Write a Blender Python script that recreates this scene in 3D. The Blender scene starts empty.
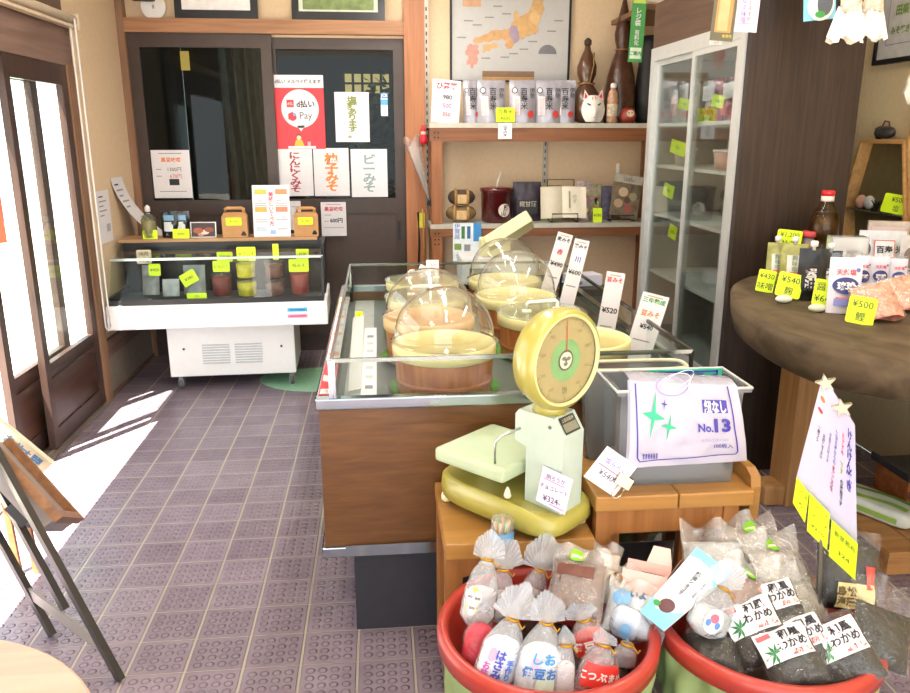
import bpy, bmesh, math, random
from math import sin, cos, pi, radians as rad
from mathutils import Vector, Matrix, Euler, noise
random.seed(7)
SC = bpy.context.scene
COL = SC.collection

# ------------------------------------------------------------------ camera
FPX, YAW, PITCH, EYE = 784.93, -0.0961, 0.2632, 1.4909
cam = bpy.data.cameras.new('camera')
cam.sensor_width = 36.0
cam.sensor_fit = 'HORIZONTAL'
cam.lens = FPX / 910 * 36.0
cam.clip_start = 0.02
camo = bpy.data.objects.new('camera', cam)
COL.objects.link(camo)
camo.location = (0, 0, EYE)
camo.rotation_euler = (pi / 2 - PITCH, 0, YAW)
SC.camera = camo

# ------------------------------------------------------------------ world, sun, lamps, exposure
world = bpy.data.worlds.new('world')
SC.world = world
world.use_nodes = True
bg = world.node_tree.nodes['Background']
bg.inputs[0].default_value = (0.86, 0.93, 1.0, 1)
bg.inputs[1].default_value = 2.9
sun = bpy.data.lights.new('sun', 'SUN')
sun.energy = 46.0
sun.angle = 0.008
sun.color = (1.0, 0.94, 0.86)
suno = bpy.data.objects.new('sun', sun)
COL.objects.link(suno)
suno.rotation_euler = Vector((0.233, 0.36, -1.0)).to_track_quat('-Z', 'Y').to_euler()
LAMPS = [(0.25, 1.2, 9), (0.25, 2.75, 14), (0.25, 4.3, 19), (1.55, 2.1, 11), (-0.9, 3.6, 4)]
for lx, ly, le in LAMPS:
    al = bpy.data.lights.new('ceiling_tube_light', 'AREA')
    al.shape = 'RECTANGLE'
    al.size, al.size_y = 0.16, 1.2
    al.energy = le
    al.color = (1.0, 0.97, 0.90)
    ao = bpy.data.objects.new('ceiling_tube_light', al)
    COL.objects.link(ao)
    ao.location = (lx, ly, 2.52)
vs = SC.view_settings
vs.view_transform = 'Standard'
vs.look = 'None'
vs.gamma = 1.0
vs.use_curve_mapping = False
vs.exposure = 0.35
SC.cycles.transparent_max_bounces = 32
SC.cycles.max_bounces = 10

# ------------------------------------------------------------------ pixel ray helper: a point on a plane X=, Y= or Z=
_M = camo.rotation_euler.to_matrix()


def P(x, y, X=None, Y=None, Z=None):
    d = _M @ Vector(((x - 455) / FPX, -(y - 346.5) / FPX, -1.0))
    o = Vector((0, 0, EYE))
    if X is not None:
        t = X / d.x
    elif Y is not None:
        t = Y / d.y
    else:
        t = (Z - EYE) / d.z
    return o + d * t


def span(x0, x1, y0, y1, Y):
    """centre X, base Z, width, height of something filling that box at depth Y"""
    a, b = P(x0, y1, Y=Y), P(x1, y1, Y=Y)
    c = P((x0 + x1) / 2, y0, Y=Y)
    return (a.x + b.x) / 2, (a.z + b.z) / 2, b.x - a.x, c.z - (a.z + b.z) / 2


# ------------------------------------------------------------------ materials
MATS = {}


def lin(h):
    h = h.lstrip('#')
    r = []
    for i in (0, 2, 4):
        c = int(h[i:i + 2], 16) / 255
        r.append(c / 12.92 if c <= 0.04045 else ((c + 0.055) / 1.055) ** 2.4)
    return (r[0], r[1], r[2], 1)


def newmat(name):
    m = bpy.data.materials.new(name)
    m.use_nodes = True
    nt = m.node_tree
    return m, nt, nt.nodes['Principled BSDF'], nt.nodes.new


def mat(hexc, rough=0.5, metal=0.0, var=0.10, scale=25.0, bump=0.0, spec=0.5, emit=0, trans=0, coat=0):
    key = (hexc, rough, metal, var, scale, bump, spec, emit, trans, coat)
    if key in MATS:
        return MATS[key]
    m, nt, b, new = newmat('surface_' + hexc.strip('#'))
    L = nt.links.new
    tc = new('ShaderNodeTexCoord')
    nz = new('ShaderNodeTexNoise')
    nz.inputs['Scale'].default_value = scale
    nz.inputs['Detail'].default_value = 4
    L(tc.outputs['Object'], nz.inputs['Vector'])
    mr = new('ShaderNodeMapRange')
    mr.inputs[1].default_value = 0.3
    mr.inputs[2].default_value = 0.7
    mr.inputs[3].default_value = 1 - var
    mr.inputs[4].default_value = 1 + var * 0.6
    L(nz.outputs['Fac'], mr.inputs[0])
    mx = new('ShaderNodeVectorMath')
    mx.operation = 'SCALE'
    mx.inputs[0].default_value = lin(hexc)[:3]
    L(mr.outputs[0], mx.inputs['Scale'])
    L(mx.outputs[0], b.inputs['Base Color'])
    b.inputs['Roughness'].default_value = rough
    b.inputs['Metallic'].default_value = metal
    b.inputs['Specular IOR Level'].default_value = spec
    b.inputs['Coat Weight'].default_value = coat
    b.inputs['Coat Roughness'].default_value = 0.08
    if trans:
        b.inputs['Subsurface Weight'].default_value = trans
        b.inputs['Subsurface Radius'].default_value = (0.01, 0.01, 0.01)
    if emit:
        b.inputs['Emission Color'].default_value = lin(hexc)
        b.inputs['Emission Strength'].default_value = emit
    if bump:
        bp = new('ShaderNodeBump')
        bp.inputs['Strength'].default_value = bump
        bp.inputs['Distance'].default_value = 0.004
        L(nz.outputs['Fac'], bp.inputs['Height'])
        L(bp.outputs[0], b.inputs['Normal'])
    MATS[key] = m
    return m


def wood(ha, hb, axis=2, scale=14.0, stretch=14.0, rough=0.45, bump=0.15, spec=0.4):
    key = ('wood', ha, hb, axis, scale, stretch, rough)
    if key in MATS:
        return MATS[key]
    m, nt, b, new = newmat('wood_' + ha.strip('#'))
    L = nt.links.new
    tc = new('ShaderNodeTexCoord')
    mp = new('ShaderNodeMapping')
    s = [scale * stretch / 6] * 3
    s[axis] = scale / stretch * 2
    mp.inputs['Scale'].default_value = s
    L(tc.outputs['Object'], mp.inputs['Vector'])
    nz = new('ShaderNodeTexNoise')
    nz.inputs['Scale'].default_value = 1.0
    nz.inputs['Detail'].default_value = 7
    nz.inputs['Distortion'].default_value = 0.6
    L(mp.outputs[0], nz.inputs['Vector'])
    cr = new('ShaderNodeValToRGB')
    cr.color_ramp.elements[0].position = 0.32
    cr.color_ramp.elements[0].color = lin(ha)
    cr.color_ramp.elements[1].position = 0.68
    cr.color_ramp.elements[1].color = lin(hb)
    L(nz.outputs['Fac'], cr.inputs[0])
    L(cr.outputs[0], b.inputs['Base Color'])
    b.inputs['Roughness'].default_value = rough
    b.inputs['Specular IOR Level'].default_value = spec
    if bump:
        bp = new('ShaderNodeBump')
        bp.inputs['Strength'].default_value = bump
        bp.inputs['Distance'].default_value = 0.002
        L(nz.outputs['Fac'], bp.inputs['Height'])
        L(bp.outputs[0], b.inputs['Normal'])
    MATS[key] = m
    return m


def clear(tint='#ffffff', haze=0.0, ior=1.45, rough=0.03, gloss=1.0, crinkle=0.0, hazecol='#ffffff'):
    """thin clear sheet: see-through, with a fresnel sheen and some milky haze"""
    key = ('clear', tint, haze, ior, rough, gloss, crinkle, hazecol)
    if key in MATS:
        return MATS[key]
    m = bpy.data.materials.new('clear_sheet')
    m.use_nodes = True
    nt = m.node_tree
    nt.nodes.clear()
    new, L = nt.nodes.new, nt.links.new
    out = new('ShaderNodeOutputMaterial')
    tr = new('ShaderNodeBsdfTransparent')
    tr.inputs[0].default_value = lin(tint)
    gl = new('ShaderNodeBsdfGlossy')
    gl.inputs['Roughness'].default_value = rough
    fr = new('ShaderNodeLayerWeight')
    fr.inputs[0].default_value = 0.5
    f0 = ((ior - 1) / (ior + 1)) ** 2
    if crinkle:
        tc = new('ShaderNodeTexCoord')
        nz = new('ShaderNodeTexNoise')
        nz.inputs['Scale'].default_value = 38
        nz.inputs['Detail'].default_value = 3
        nz.inputs['Distortion'].default_value = 1.2
        L(tc.outputs['Object'], nz.inputs['Vector'])
        bp = new('ShaderNodeBump')
        bp.inputs['Strength'].default_value = crinkle
        bp.inputs['Distance'].default_value = 0.02
        L(nz.outputs['Fac'], bp.inputs['Height'])
        L(bp.outputs[0], gl.inputs['Normal'])
        L(bp.outputs[0], fr.inputs['Normal'])
    mul = new('ShaderNodeMath')
    mul.operation = 'MULTIPLY'
    mul.use_clamp = True
    mul.inputs[1].default_value = gloss
    pw = new('ShaderNodeMath')
    pw.operation = 'POWER'
    pw.inputs[1].default_value = 5.0
    L(fr.outputs['Facing'], pw.inputs[0])
    sch = new('ShaderNodeMapRange')
    sch.inputs[3].default_value = f0
    sch.inputs[4].default_value = 0.85
    L(pw.outputs[0], sch.inputs[0])
    L(sch.outputs[0], mul.inputs[0])
    last = tr
    if haze:
        df = new('ShaderNodeBsdfDiffuse')
        df.inputs[0].default_value = lin(hazecol)
        tl = new('ShaderNodeBsdfTranslucent')
        tl.inputs[0].default_value = lin(hazecol)
        a = new('ShaderNodeAddShader')
        md = new('ShaderNodeMixShader')
        md.inputs[0].default_value = 0.45
        L(df.outputs[0], md.inputs[1])
        L(tl.outputs[0], md.inputs[2])
        mh = new('ShaderNodeMixShader')
        mh.inputs[0].default_value = haze
        L(tr.outputs[0], mh.inputs[1])
        L(md.outputs[0], mh.inputs[2])
        last = mh
    mx = new('ShaderNodeMixShader')
    L(mul.outputs[0], mx.inputs[0])
    L(last.outputs[0], mx.inputs[1])
    L(gl.outputs[0], mx.inputs[2])
    L(mx.outputs[0], out.inputs[0])
    MATS[key] = m
    return m


def chrome(hexc='#a4a8ac', rough=0.12):
    return mat(hexc, rough, 1.0, 0.03)


# ------------------------------------------------------------------ mesh builder
_TX = {}
JIT = random.Random(11)          # joiner's tolerance: no two boards end exactly flush


def text_mesh(s, bold=0.0, space=1.0):
    k = (s, bold, space)
    if k not in _TX:
        c = bpy.data.curves.new('lettering', 'FONT')
        c.body = s
        c.resolution_u = 2
        c.align_x = 'CENTER'
        c.offset = bold
        c.space_line = space
        o = bpy.data.objects.new('lettering', c)
        me = o.to_mesh()
        v = [(q.co.x, q.co.y) for q in me.vertices]
        f = [tuple(p.vertices) for p in me.polygons]
        o.to_mesh_clear()
        bpy.data.objects.remove(o)
        bpy.data.curves.remove(c)
        if v:
            x0, x1 = min(a for a, _ in v), max(a for a, _ in v)
            y0, y1 = min(b for _, b in v), max(b for _, b in v)
            cx, cy = (x0 + x1) / 2, (y0 + y1) / 2
            v = [(a - cx, b - cy) for a, b in v]
        else:
            x0 = x1 = y0 = y1 = 0
        _TX[k] = (v, f, x1 - x0, y1 - y0)
    return _TX[k]


class MB:
    def __init__(s):
        s.v, s.f, s.mi, s.sm, s.mats = [], [], [], [], []

    def midx(s, m):
        if m not in s.mats:
            s.mats.append(m)
        return s.mats.index(m)

    def add(s, verts, faces, m, T=None, smooth=False):
        b = len(s.v)
        if T is not None:
            verts = [T @ Vector(q) for q in verts]
        s.v.extend([tuple(q) for q in verts])
        i = s.midx(m)
        for f in faces:
            s.f.append(tuple(b + k for k in f))
            s.mi.append(i)
            s.sm.append(smooth)
        return s

    def box(s, x0, x1, y0, y1, z0, z1, m, T=None, bev=0.0):
        if bev:
            bm = bmesh.new()
            bmesh.ops.create_cube(bm, size=1.0)
            for q in bm.verts:
                q.co = ((x0 + x1) / 2 + q.co.x * (x1 - x0), (y0 + y1) / 2 + q.co.y * (y1 - y0), (z0 + z1) / 2 + q.co.z * (z1 - z0))
            bmesh.ops.bevel(bm, geom=bm.edges[:], offset=bev, segments=2, profile=0.6, affect='EDGES')
            bm.verts.ensure_lookup_table()
            vv = [q.co.copy() for q in bm.verts]
            ff = [[q.index for q in f.verts] for f in bm.faces]
            bm.verts.index_update()
            ff = [[q.index for q in f.verts] for f in bm.faces]
            bm.free()
            return s.add(vv, ff, m, T)
        j = [JIT.uniform(0.00005, 0.0005) for _ in range(6)]
        if x1 - x0 > 0.01:
            x0, x1 = x0 + j[0], x1 - j[1]
        if y1 - y0 > 0.01:
            y0, y1 = y0 + j[2], y1 - j[3]
        if z1 - z0 > 0.01:
            z0, z1 = z0 + j[4], z1 - j[5]
        v = [(x0, y0, z0), (x1, y0, z0), (x1, y1, z0), (x0, y1, z0), (x0, y0, z1), (x1, y0, z1), (x1, y1, z1), (x0, y1, z1)]
        f = [(0, 3, 2, 1), (4, 5, 6, 7), (0, 1, 5, 4), (1, 2, 6, 5), (2, 3, 7, 6), (3, 0, 4, 7)]
        return s.add(v, f, m, T)

    def cbox(s, c, size, m, T=None, bev=0.0):
        return s.box(c[0] - size[0] / 2, c[0] + size[0] / 2, c[1] - size[1] / 2, c[1] + size[1] / 2, c[2] - size[2] / 2, c[2] + size[2] / 2, m, T, bev)

    def lathe(s, *a, **k):
        return s._lathe(*a, **k)[0]

    def _lathe(s, prof, m, seg=32, T=None, smooth=True, sx=1.0, sy=1.0):
        v, f = [], []
        n = len(prof)
        for r, z in prof:
            for k in range(seg):
                a = 2 * pi * k / seg
                v.append((r * cos(a) * sx, r * sin(a) * sy, z))
        for i in range(n - 1):
            for k in range(seg):
                k2 = (k + 1) % seg
                f.append((i * seg + k, i * seg + k2, (i + 1) * seg + k2, (i + 1) * seg + k))
        s.add(v, f, m, T, smooth)
        caps = []
        if prof[0][0] > 1e-4:
            caps.append(tuple(range(seg))[::-1])
        if prof[-1][0] > 1e-4:
            caps.append(tuple((n - 1) * seg + k for k in range(seg)))
        return s, caps, v

    def solid(s, prof, m, seg=32, T=None, smooth=True, sx=1.0, sy=1.0):
        b = len(s.v)
        _, caps, v = s._lathe(prof, m, seg, T, smooth, sx, sy)
        i = s.midx(m)
        for c in caps:
            s.f.append(tuple(b + k for k in c))
            s.mi.append(i)
            s.sm.append(False)
        return s

    def tube(s, pts, r, m, seg=8, T=None, closed=False):
        pts = [Vector(p) for p in pts]
        n = len(pts)
        v, f = [], []
        up = Vector((0, 0, 1))
        for i, p in enumerate(pts):
            if closed:
                d = pts[(i + 1) % n] - pts[i - 1]
            else:
                d = pts[min(i + 1, n - 1)] - pts[max(i - 1, 0)]
            d.normalize()
            a = d.cross(up)
            if a.length < 1e-3:
                a = d.cross(Vector((1, 0, 0)))
            a.normalize()
            b = a.cross(d)
            for k in range(seg):
                t = 2 * pi * k / seg
                v.append(p + a * (r * cos(t)) + b * (r * sin(t)))
        for i in range(n if closed else n - 1):
            j = (i + 1) % n
            for k in range(seg):
                k2 = (k + 1) % seg
                f.append((i * seg + k, j * seg + k, j * seg + k2, i * seg + k2))
        if not closed:
            f.append(tuple(range(seg)))
            f.append(tuple((n - 1) * seg + k for k in range(seg))[::-1])
        return s.add(v, f, m, T, True)

    def bar(s, p, q, w, d, m, side=(1, 0, 0)):
        p, q = Vector(p), Vector(q)
        ax = (q - p).normalized()
        a = Vector(side)
        a = (a - ax * a.dot(ax)).normalized()
        b = ax.cross(a)
        v = []
        for o in (p, q):
            for i, j in ((-1, -1), (1, -1), (1, 1), (-1, 1)):
                v.append(o + a * (i * w / 2) + b * (j * d / 2))
        f = [(0, 1, 2, 3), (7, 6, 5, 4), (0, 4, 5, 1), (1, 5, 6, 2), (2, 6, 7, 3), (3, 7, 4, 0)]
        return s.add(v, f, m)

    def prism(s, poly, h0, h1, m, T=None):
        """poly in local XY, extruded along local Z"""
        n = len(poly)
        v = [(x, y, h0) for x, y in poly] + [(x, y, h1) for x, y in poly]
        f = [tuple(range(n))[::-1], tuple(n + k for k in range(n))]
        for k in range(n):
            f.append((k, (k + 1) % n, n + (k + 1) % n, n + k))
        return s.add(v, f, m, T)

    def grid(s, fn, nu, nv, m, T=None, smooth=True, wrap=False):
        v, f = [], []
        for j in range(nv + 1):
            for i in range(nu + (0 if wrap else 1)):
                v.append(fn(i / nu, j / nv))
        w = nu if wrap else nu + 1
        for j in range(nv):
            for i in range(nu):
                i2 = (i + 1) % w
                f.append((j * w + i, j * w + i2, (j + 1) * w + i2, (j + 1) * w + i))
        return s.add(v, f, m, T, smooth)

    def text(s, t, x, z, size, m, T=None, y=-0.001, bold=0.0, fit=None, vert=False, fn=None, rot=0.0, sx=1.0, space=0.95):
        """lettering centred on local (x, z), facing -Y; size = letter height; fit = greatest width"""
        if vert:
            t = '\n'.join(t)
        v, f, w, h = text_mesh(t, bold, space)
        if not v:
            return s
        k = size / 0.88
        if fit:
            k = min(k, (fit / h if vert else fit / w))
        c, sn = cos(rot), sin(rot)
        q = []
        for a, b in v:
            a, b = a * k * sx, b * k
            a, b = a * c - b * sn + x, a * sn + b * c + z
            q.append(fn(a, b) if fn else (a, y, b))
        return s.add(q, f, m, T)

    def rect(s, x0, x1, z0, z1, m, T=None, y=-0.0006, fn=None, n=6):
        if fn:
            return s.grid(lambda a, b: fn(x0 + (x1 - x0) * a, z0 + (z1 - z0) * b), n, n, m, T)
        return s.add([(x0, y, z0), (x1, y, z0), (x1, y, z1), (x0, y, z1)], [(0, 1, 2, 3)], m, T)

    def disc(s, x, z, rx, rz, m, T=None, y=-0.0006, seg=24, fn=None):
        q = [(x + rx * cos(2 * pi * k / seg), z + rz * sin(2 * pi * k / seg)) for k in range(seg)]
        if fn:
            v = [fn(x, z)] + [fn(a, b) for a, b in q]
            return s.add(v, [(0, 1 + k, 1 + (k + 1) % seg) for k in range(seg)], m, T)
        return s.add([(a, y, b) for a, b in q], [tuple(range(seg))], m, T)

    def poly(s, pts, m, T=None, y=-0.0008, fn=None):
        return s.add([fn(a, b) if fn else (a, y, b) for a, b in pts], [tuple(range(len(pts)))], m, T)

    def build(s, name, parent=None, loc=(0, 0, 0), rot=(0, 0, 0)):
        me = bpy.data.meshes.new(name)
        me.from_pydata(s.v, [], s.f)
        for m in s.mats:
            me.materials.append(m)
        me.polygons.foreach_set('material_index', s.mi)
        me.polygons.foreach_set('use_smooth', s.sm)
        me.update()
        o = bpy.data.objects.new(name, me)
        COL.objects.link(o)
        o.location = loc
        o.rotation_euler = rot
        if parent is not None:
            o.parent = parent
        return o


def tag(o, label, cat, group=None):
    o['label'] = label
    o['category'] = cat
    if group:
        o['group'] = group
    return o


def thing(name, label, cat, loc=(0, 0, 0), rot=(0, 0, 0), group=None):
    o = bpy.data.objects.new(name, None)
    COL.objects.link(o)
    o.empty_display_size = 0.05
    o.location = loc
    o.rotation_euler = rot
    return tag(o, label, cat, group)


def struct(mb, name, parent=None, **k):
    o = mb.build(name, parent, **k)
    if parent is None:
        o['kind'] = 'structure'
    return o


def kids(o):
    return [c for c in bpy.data.objects if c.parent == o]


def copy_tree(o, parent=None):
    c = o.copy()
    COL.objects.link(c)
    if parent is not None:
        c.parent = parent
    for ch in kids(o):
        copy_tree(ch, c)
    return c


WHITE = mat('#e4e2e0', 0.55, var=0.03)
PAPER = mat('#e4e0e4', 0.6, var=0.03)
BLACK = mat('#151314', 0.5, var=0.1)
INK = mat('#2a2730', 0.6, var=0.05)
RED = mat('#d8243a', 0.5, var=0.05)
ORANGE = mat('#ee7a2a', 0.5, var=0.05)
PINK = mat('#ee5f92', 0.5, var=0.05)
GREY = mat('#8d8d92', 0.5, var=0.06)
BLUE = mat('#3a49b0', 0.5, var=0.05)
LIME = mat('#d3f21c', 0.55, var=0.03)
GREEN = mat('#3f9a4a', 0.5, var=0.05)
TEAL = mat('#1f9c7c', 0.4, var=0.05)
GLASS = clear('#f4faf8', 0.0, 1.45, 0.02)
PLASTIC = clear('#fbfcfc', 0.05, 1.5, 0.05, 1.4)
CHROME = chrome()
TINT = {'w': PAPER, 'k': INK, 'r': RED, 'o': ORANGE, 'p': PINK, 'g': GREY, 'b': BLUE, 'n': GREEN, 'l': LIME, 't': TEAL}


def card(name, label, cat, w, h, lines=(), loc=(0, 0, 0), tilt=0.0, roll=0.0, yaw=0.0, base=None, rects=(), group=None, t=0.0016, scrib=(), parent=None, corner=0.0):
    """a flat printed card standing on its lower edge, front to -Y; lines = (text, u, v, height, ink[, options])"""
    base = base or PAPER
    b = MB()
    if corner:
        pts = []
        for cx, cz, a0 in ((w / 2 - corner, corner, -90), (w / 2 - corner, h - corner, 0), (-w / 2 + corner, h - corner, 90), (-w / 2 + corner, corner, 180)):
            for k in range(5):
                a = rad(a0 + k * 22.5)
                pts.append((cx + corner * cos(a), cz + corner * sin(a)))
        T = Matrix(((1, 0, 0, 0), (0, 0, -1, 0), (0, 1, 0, 0), (0, 0, 0, 1)))
        b.prism(pts, -t / 2, t / 2, base, T)
    else:
        b.box(-w / 2, w / 2, -t / 2, t / 2, 0, h, base)
    y = -t / 2 - 0.0004
    for u0, v0, u1, v1, m in rects:
        b.rect((u0 - 0.5) * w, (u1 - 0.5) * w, v0 * h, v1 * h, TINT.get(m, m) if isinstance(m, str) else m, y=y)
        y -= 0.00012
    for u0, u1, v, m in scrib:
        x = (u0 - 0.5) * w
        hh = 0.008 * h
        b.rect(x, (u1 - 0.5) * w, v * h - hh, v * h + hh, TINT.get(m, m) if isinstance(m, str) else m, y=y)
    for L in lines:
        s, u, v, sz, m = L[:5]
        o = dict(L[5]) if len(L) > 5 else {}
        fit = o.pop('fit', 0.94)
        vert = o.get('vert', False)
        b.text(s, (u - 0.5) * w, v * h, sz * h, TINT.get(m, m) if isinstance(m, str) else m, y=y - 0.0004, fit=fit * (h if vert else w), **o)
    o = b.build(name, parent, loc, (-tilt, roll, yaw))
    if parent is None:
        tag(o, label, cat, group)
    return o


def price_tag(label, w, h, text, loc, tilt=0.25, roll=0.0, yaw=0.0, foot=None, group=None, base=None):
    """lime card with hand lettering; foot = a small white stone or clear holder it stands in"""
    lines = []
    rows = text.split('/')
    for k, r in enumerate(rows):
        lines.append((r, 0.5, 1 - (k + 0.5) / len(rows) * 0.9 - 0.05, 0.62 / max(2, len(rows)), INK, dict(fit=0.85)))
    return card('price_tag', label, 'price tag', w, h, lines, loc, tilt, roll, yaw, base or LIME, group=group, corner=min(w, h) * 0.1)

# ------------------------------------------------------------------ the setting
def floor_material():
    m, nt, b, new = newmat('studded_quarry_tile')
    L = nt.links.new

    def mth(op, a, c=None, clamp=False):
        n = new('ShaderNodeMath')
        n.operation = op
        n.use_clamp = clamp
        for i, q in enumerate((a, c)):
            if q is None:
                continue
            if isinstance(q, (int, float)):
                n.inputs[i].default_value = q
            else:
                L(q, n.inputs[i])
        return n.outputs[0]

    tc = new('ShaderNodeTexCoord')
    sp = new('ShaderNodeSeparateXYZ')
    L(tc.outputs['Object'], sp.inputs[0])
    u = mth('DIVIDE', mth('ADD', sp.outputs[0], 1.0835), 0.165)
    v = mth('DIVIDE', mth('SUBTRACT', sp.outputs[1], 3.6955), 0.15414)
    fu, fv = mth('FRACT', u), mth('FRACT', v)
    du = mth('SUBTRACT', 0.5, mth('ABSOLUTE', mth('SUBTRACT', fu, 0.5)))
    dv = mth('SUBTRACT', 0.5, mth('ABSOLUTE', mth('SUBTRACT', fv, 0.5)))

    def smooth(x, lo, hi):
        n = new('ShaderNodeMapRange')
        n.interpolation_type = 'SMOOTHSTEP'
        L(x, n.inputs[0])
        n.inputs[1].default_value, n.inputs[2].default_value = lo, hi
        return n.outputs[0]
    inu = smooth(du, 0.020, 0.034)
    inv = smooth(dv, 0.008, 0.018)
    tile = mth('MULTIPLY', inu, inv)
    su = mth('FRACT', mth('MULTIPLY', mth('SUBTRACT', fu, 0.08), 4 / 0.84))
    sv = mth('FRACT', mth('MULTIPLY', mth('SUBTRACT', fv, 0.08), 4 / 0.84))
    d2 = mth('ADD', mth('POWER', mth('SUBTRACT', su, 0.5), 2.0), mth('POWER', mth('SUBTRACT', sv, 0.5), 2.0))
    stud = mth('SUBTRACT', 1.0, smooth(mth('SQRT', d2), 0.27, 0.39))
    inner = mth('MULTIPLY', smooth(du, 0.07, 0.085), smooth(dv, 0.07, 0.085))
    stud = mth('MULTIPLY', stud, inner)
    h = mth('ADD', mth('MULTIPLY', tile, 1.0), mth('MULTIPLY', stud, 0.9))
    # colour
    cmb = new('ShaderNodeCombineXYZ')
    L(mth('FLOOR', u), cmb.inputs[0])
    L(mth('FLOOR', v), cmb.inputs[1])
    wn = new('ShaderNodeTexWhiteNoise')
    L(cmb.outputs[0], wn.inputs['Vector'])
    cr = new('ShaderNodeValToRGB')
    for p, c in ((0.0, '#7c6e79'), (1.0, '#8a7c87')):
        e = cr.color_ramp.elements[int(p)]
        e.position, e.color = p, lin(c)
    L(wn.outputs['Value'], cr.inputs[0])
    nz = new('ShaderNodeTexNoise')
    nz.inputs['Scale'].default_value = 9
    nz.inputs['Detail'].default_value = 6
    L(tc.outputs['Object'], nz.inputs['Vector'])
    mr = new('ShaderNodeMapRange')
    mr.inputs[3].default_value, mr.inputs[4].default_value = 0.75, 1.25
    L(nz.outputs['Fac'], mr.inputs[0])
    sc = new('ShaderNodeVectorMath')
    sc.operation = 'SCALE'
    L(cr.outputs[0], sc.inputs[0])
    L(mr.outputs[0], sc.inputs['Scale'])
    mx = new('ShaderNodeMix')
    mx.data_type = 'RGBA'
    L(tile, mx.inputs[0])
    mx.inputs[6].default_value = lin('#a59c90')
    L(sc.outputs[0], mx.inputs[7])
    L(mx.outputs[2], b.inputs['Base Color'])
    b.inputs['Roughness'].default_value = 0.27
    b.inputs['Specular IOR Level'].default_value = 0.5
    bp = new('ShaderNodeBump')
    bp.inputs['Strength'].default_value = 1.0
    bp.inputs['Distance'].default_value = 0.011
    L(h, bp.inputs['Height'])
    L(bp.outputs[0], b.inputs['Normal'])
    return m


PLASTER = mat('#d9bf9e', 0.85, var=0.05, scale=40, bump=0.15)
PLASTER_R = mat('#e2cda2', 0.85, var=0.05, scale=40, bump=0.15)
TRIM = wood('#7c5b45', '#97745a', axis=2, rough=0.5)
TRIM_H = wood('#94694a', '#b38460', axis=0, rough=0.5)
TRIM_Y = wood('#685045', '#7f665b', axis=1, rough=0.55)
ORANGEWOOD = wood('#99603c', '#b0744c', axis=2, rough=0.45)
BRONZE = mat('#41322b', 0.42, 0.0, 0.12, 12)
DOORBROWN = wood('#33241f', '#46322a', axis=2, rough=0.4)
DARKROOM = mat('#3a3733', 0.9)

b = MB()
b.box(-1.75, 2.35, -1.2, 5.6, -0.06, 0.0, floor_material())
struct(b, 'floor')
b = MB()
b.box(-1.75, 2.5, -1.2, 5.65, 2.6, 2.68, mat('#e9e2d2', 0.9, var=0.03))
struct(b, 'ceiling')

# left wall: plaster beyond the sliding doors, plaster near the camera, wooden lintel over the opening
b = MB()
b.box(-1.64, -1.6, 4.53, 5.5, 0.0, 2.6, PLASTER)
b.box(-1.72, -1.6, -1.2, 1.5, 0.0, 2.6, PLASTER)
b.box(-1.66, -1.6, 1.5, 4.53, 2.03, 2.6, mat('#6d5544', 0.7))
struct(b, 'wall_left')
b = MB()
b.box(-1.645, -1.575, 1.5, 4.53, 1.835, 2.03, TRIM_Y)
struct(b, 'trim_1')                                             # lintel board
b = MB()
b.box(-1.64, -1.57, 4.43, 4.53, 0.0, 1.84, TRIM)
struct(b, 'trim_2')                                             # door post
b = MB()
b.box(-1.70, -1.56, 1.5, 4.43, 0.0, 0.012, mat('#6f625a', 0.5))
b.box(-1.602, -1.588, 1.5, 4.43, 0.012, 0.02, mat('#a89f94', 0.3, 0.6))
b.box(-1.662, -1.648, 1.5, 4.43, 0.012, 0.02, mat('#a89f94', 0.3, 0.6))
struct(b, 'trim_3')                                             # door track
b = MB()
b.box(-1.6, -1.578, 4.53, 5.47, 0.24, 0.34, TRIM_Y)
b.box(-1.6, -1.585, 4.53, 5.47, 0.03, 0.24, mat('#857c70', 0.7))
b.box(-1.6, -1.575, 4.53, 5.47, 0.0, 0.03, TRIM_Y)
struct(b, 'baseboard_left')
b = MB()
b.box(-1.70, -1.58, 1.5, 1.56, 0.0, 1.84, TRIM)
struct(b, 'trim_4')


def sliding_door(name, x, y0, y1):
    z0, z1 = 0.02, 1.835
    o = struct(MB().box(x - 0.016, x + 0.016, y0, y0 + 0.055, z0, z1, DOORBROWN).box(x - 0.016, x + 0.016, y1 - 0.075, y1, z0, z1, DOORBROWN)
               .box(x - 0.015, x + 0.015, y0, y1, z1 - 0.10, z1, DOORBROWN).box(x - 0.015, x + 0.015, y0, y1, 0.395, 0.435, DOORBROWN)
               .box(x - 0.015, x + 0.015, y0, y1, 0.33, 0.36, DOORBROWN).box(x - 0.015, x + 0.015, y0, y1, z0, 0.11, DOORBROWN), name)
    MB().box(x - 0.006, x + 0.006, y0 + 0.05, y1 - 0.07, 0.10, 0.40, wood('#35211a', '#4c3226', axis=1, rough=0.3)).build('lower_panel', o)
    MB().add([(x, y0 + 0.05, 0.43), (x, y1 - 0.07, 0.43), (x, y1 - 0.07, z1 - 0.09), (x, y0 + 0.05, z1 - 0.09)], [(0, 1, 2, 3)], GLASS).build('glass_pane', o)
    return o


sliding_door('door_1', -1.595, 3.71, 4.43)
sliding_door('door_2', -1.655, 3.47, 4.19)

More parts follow.
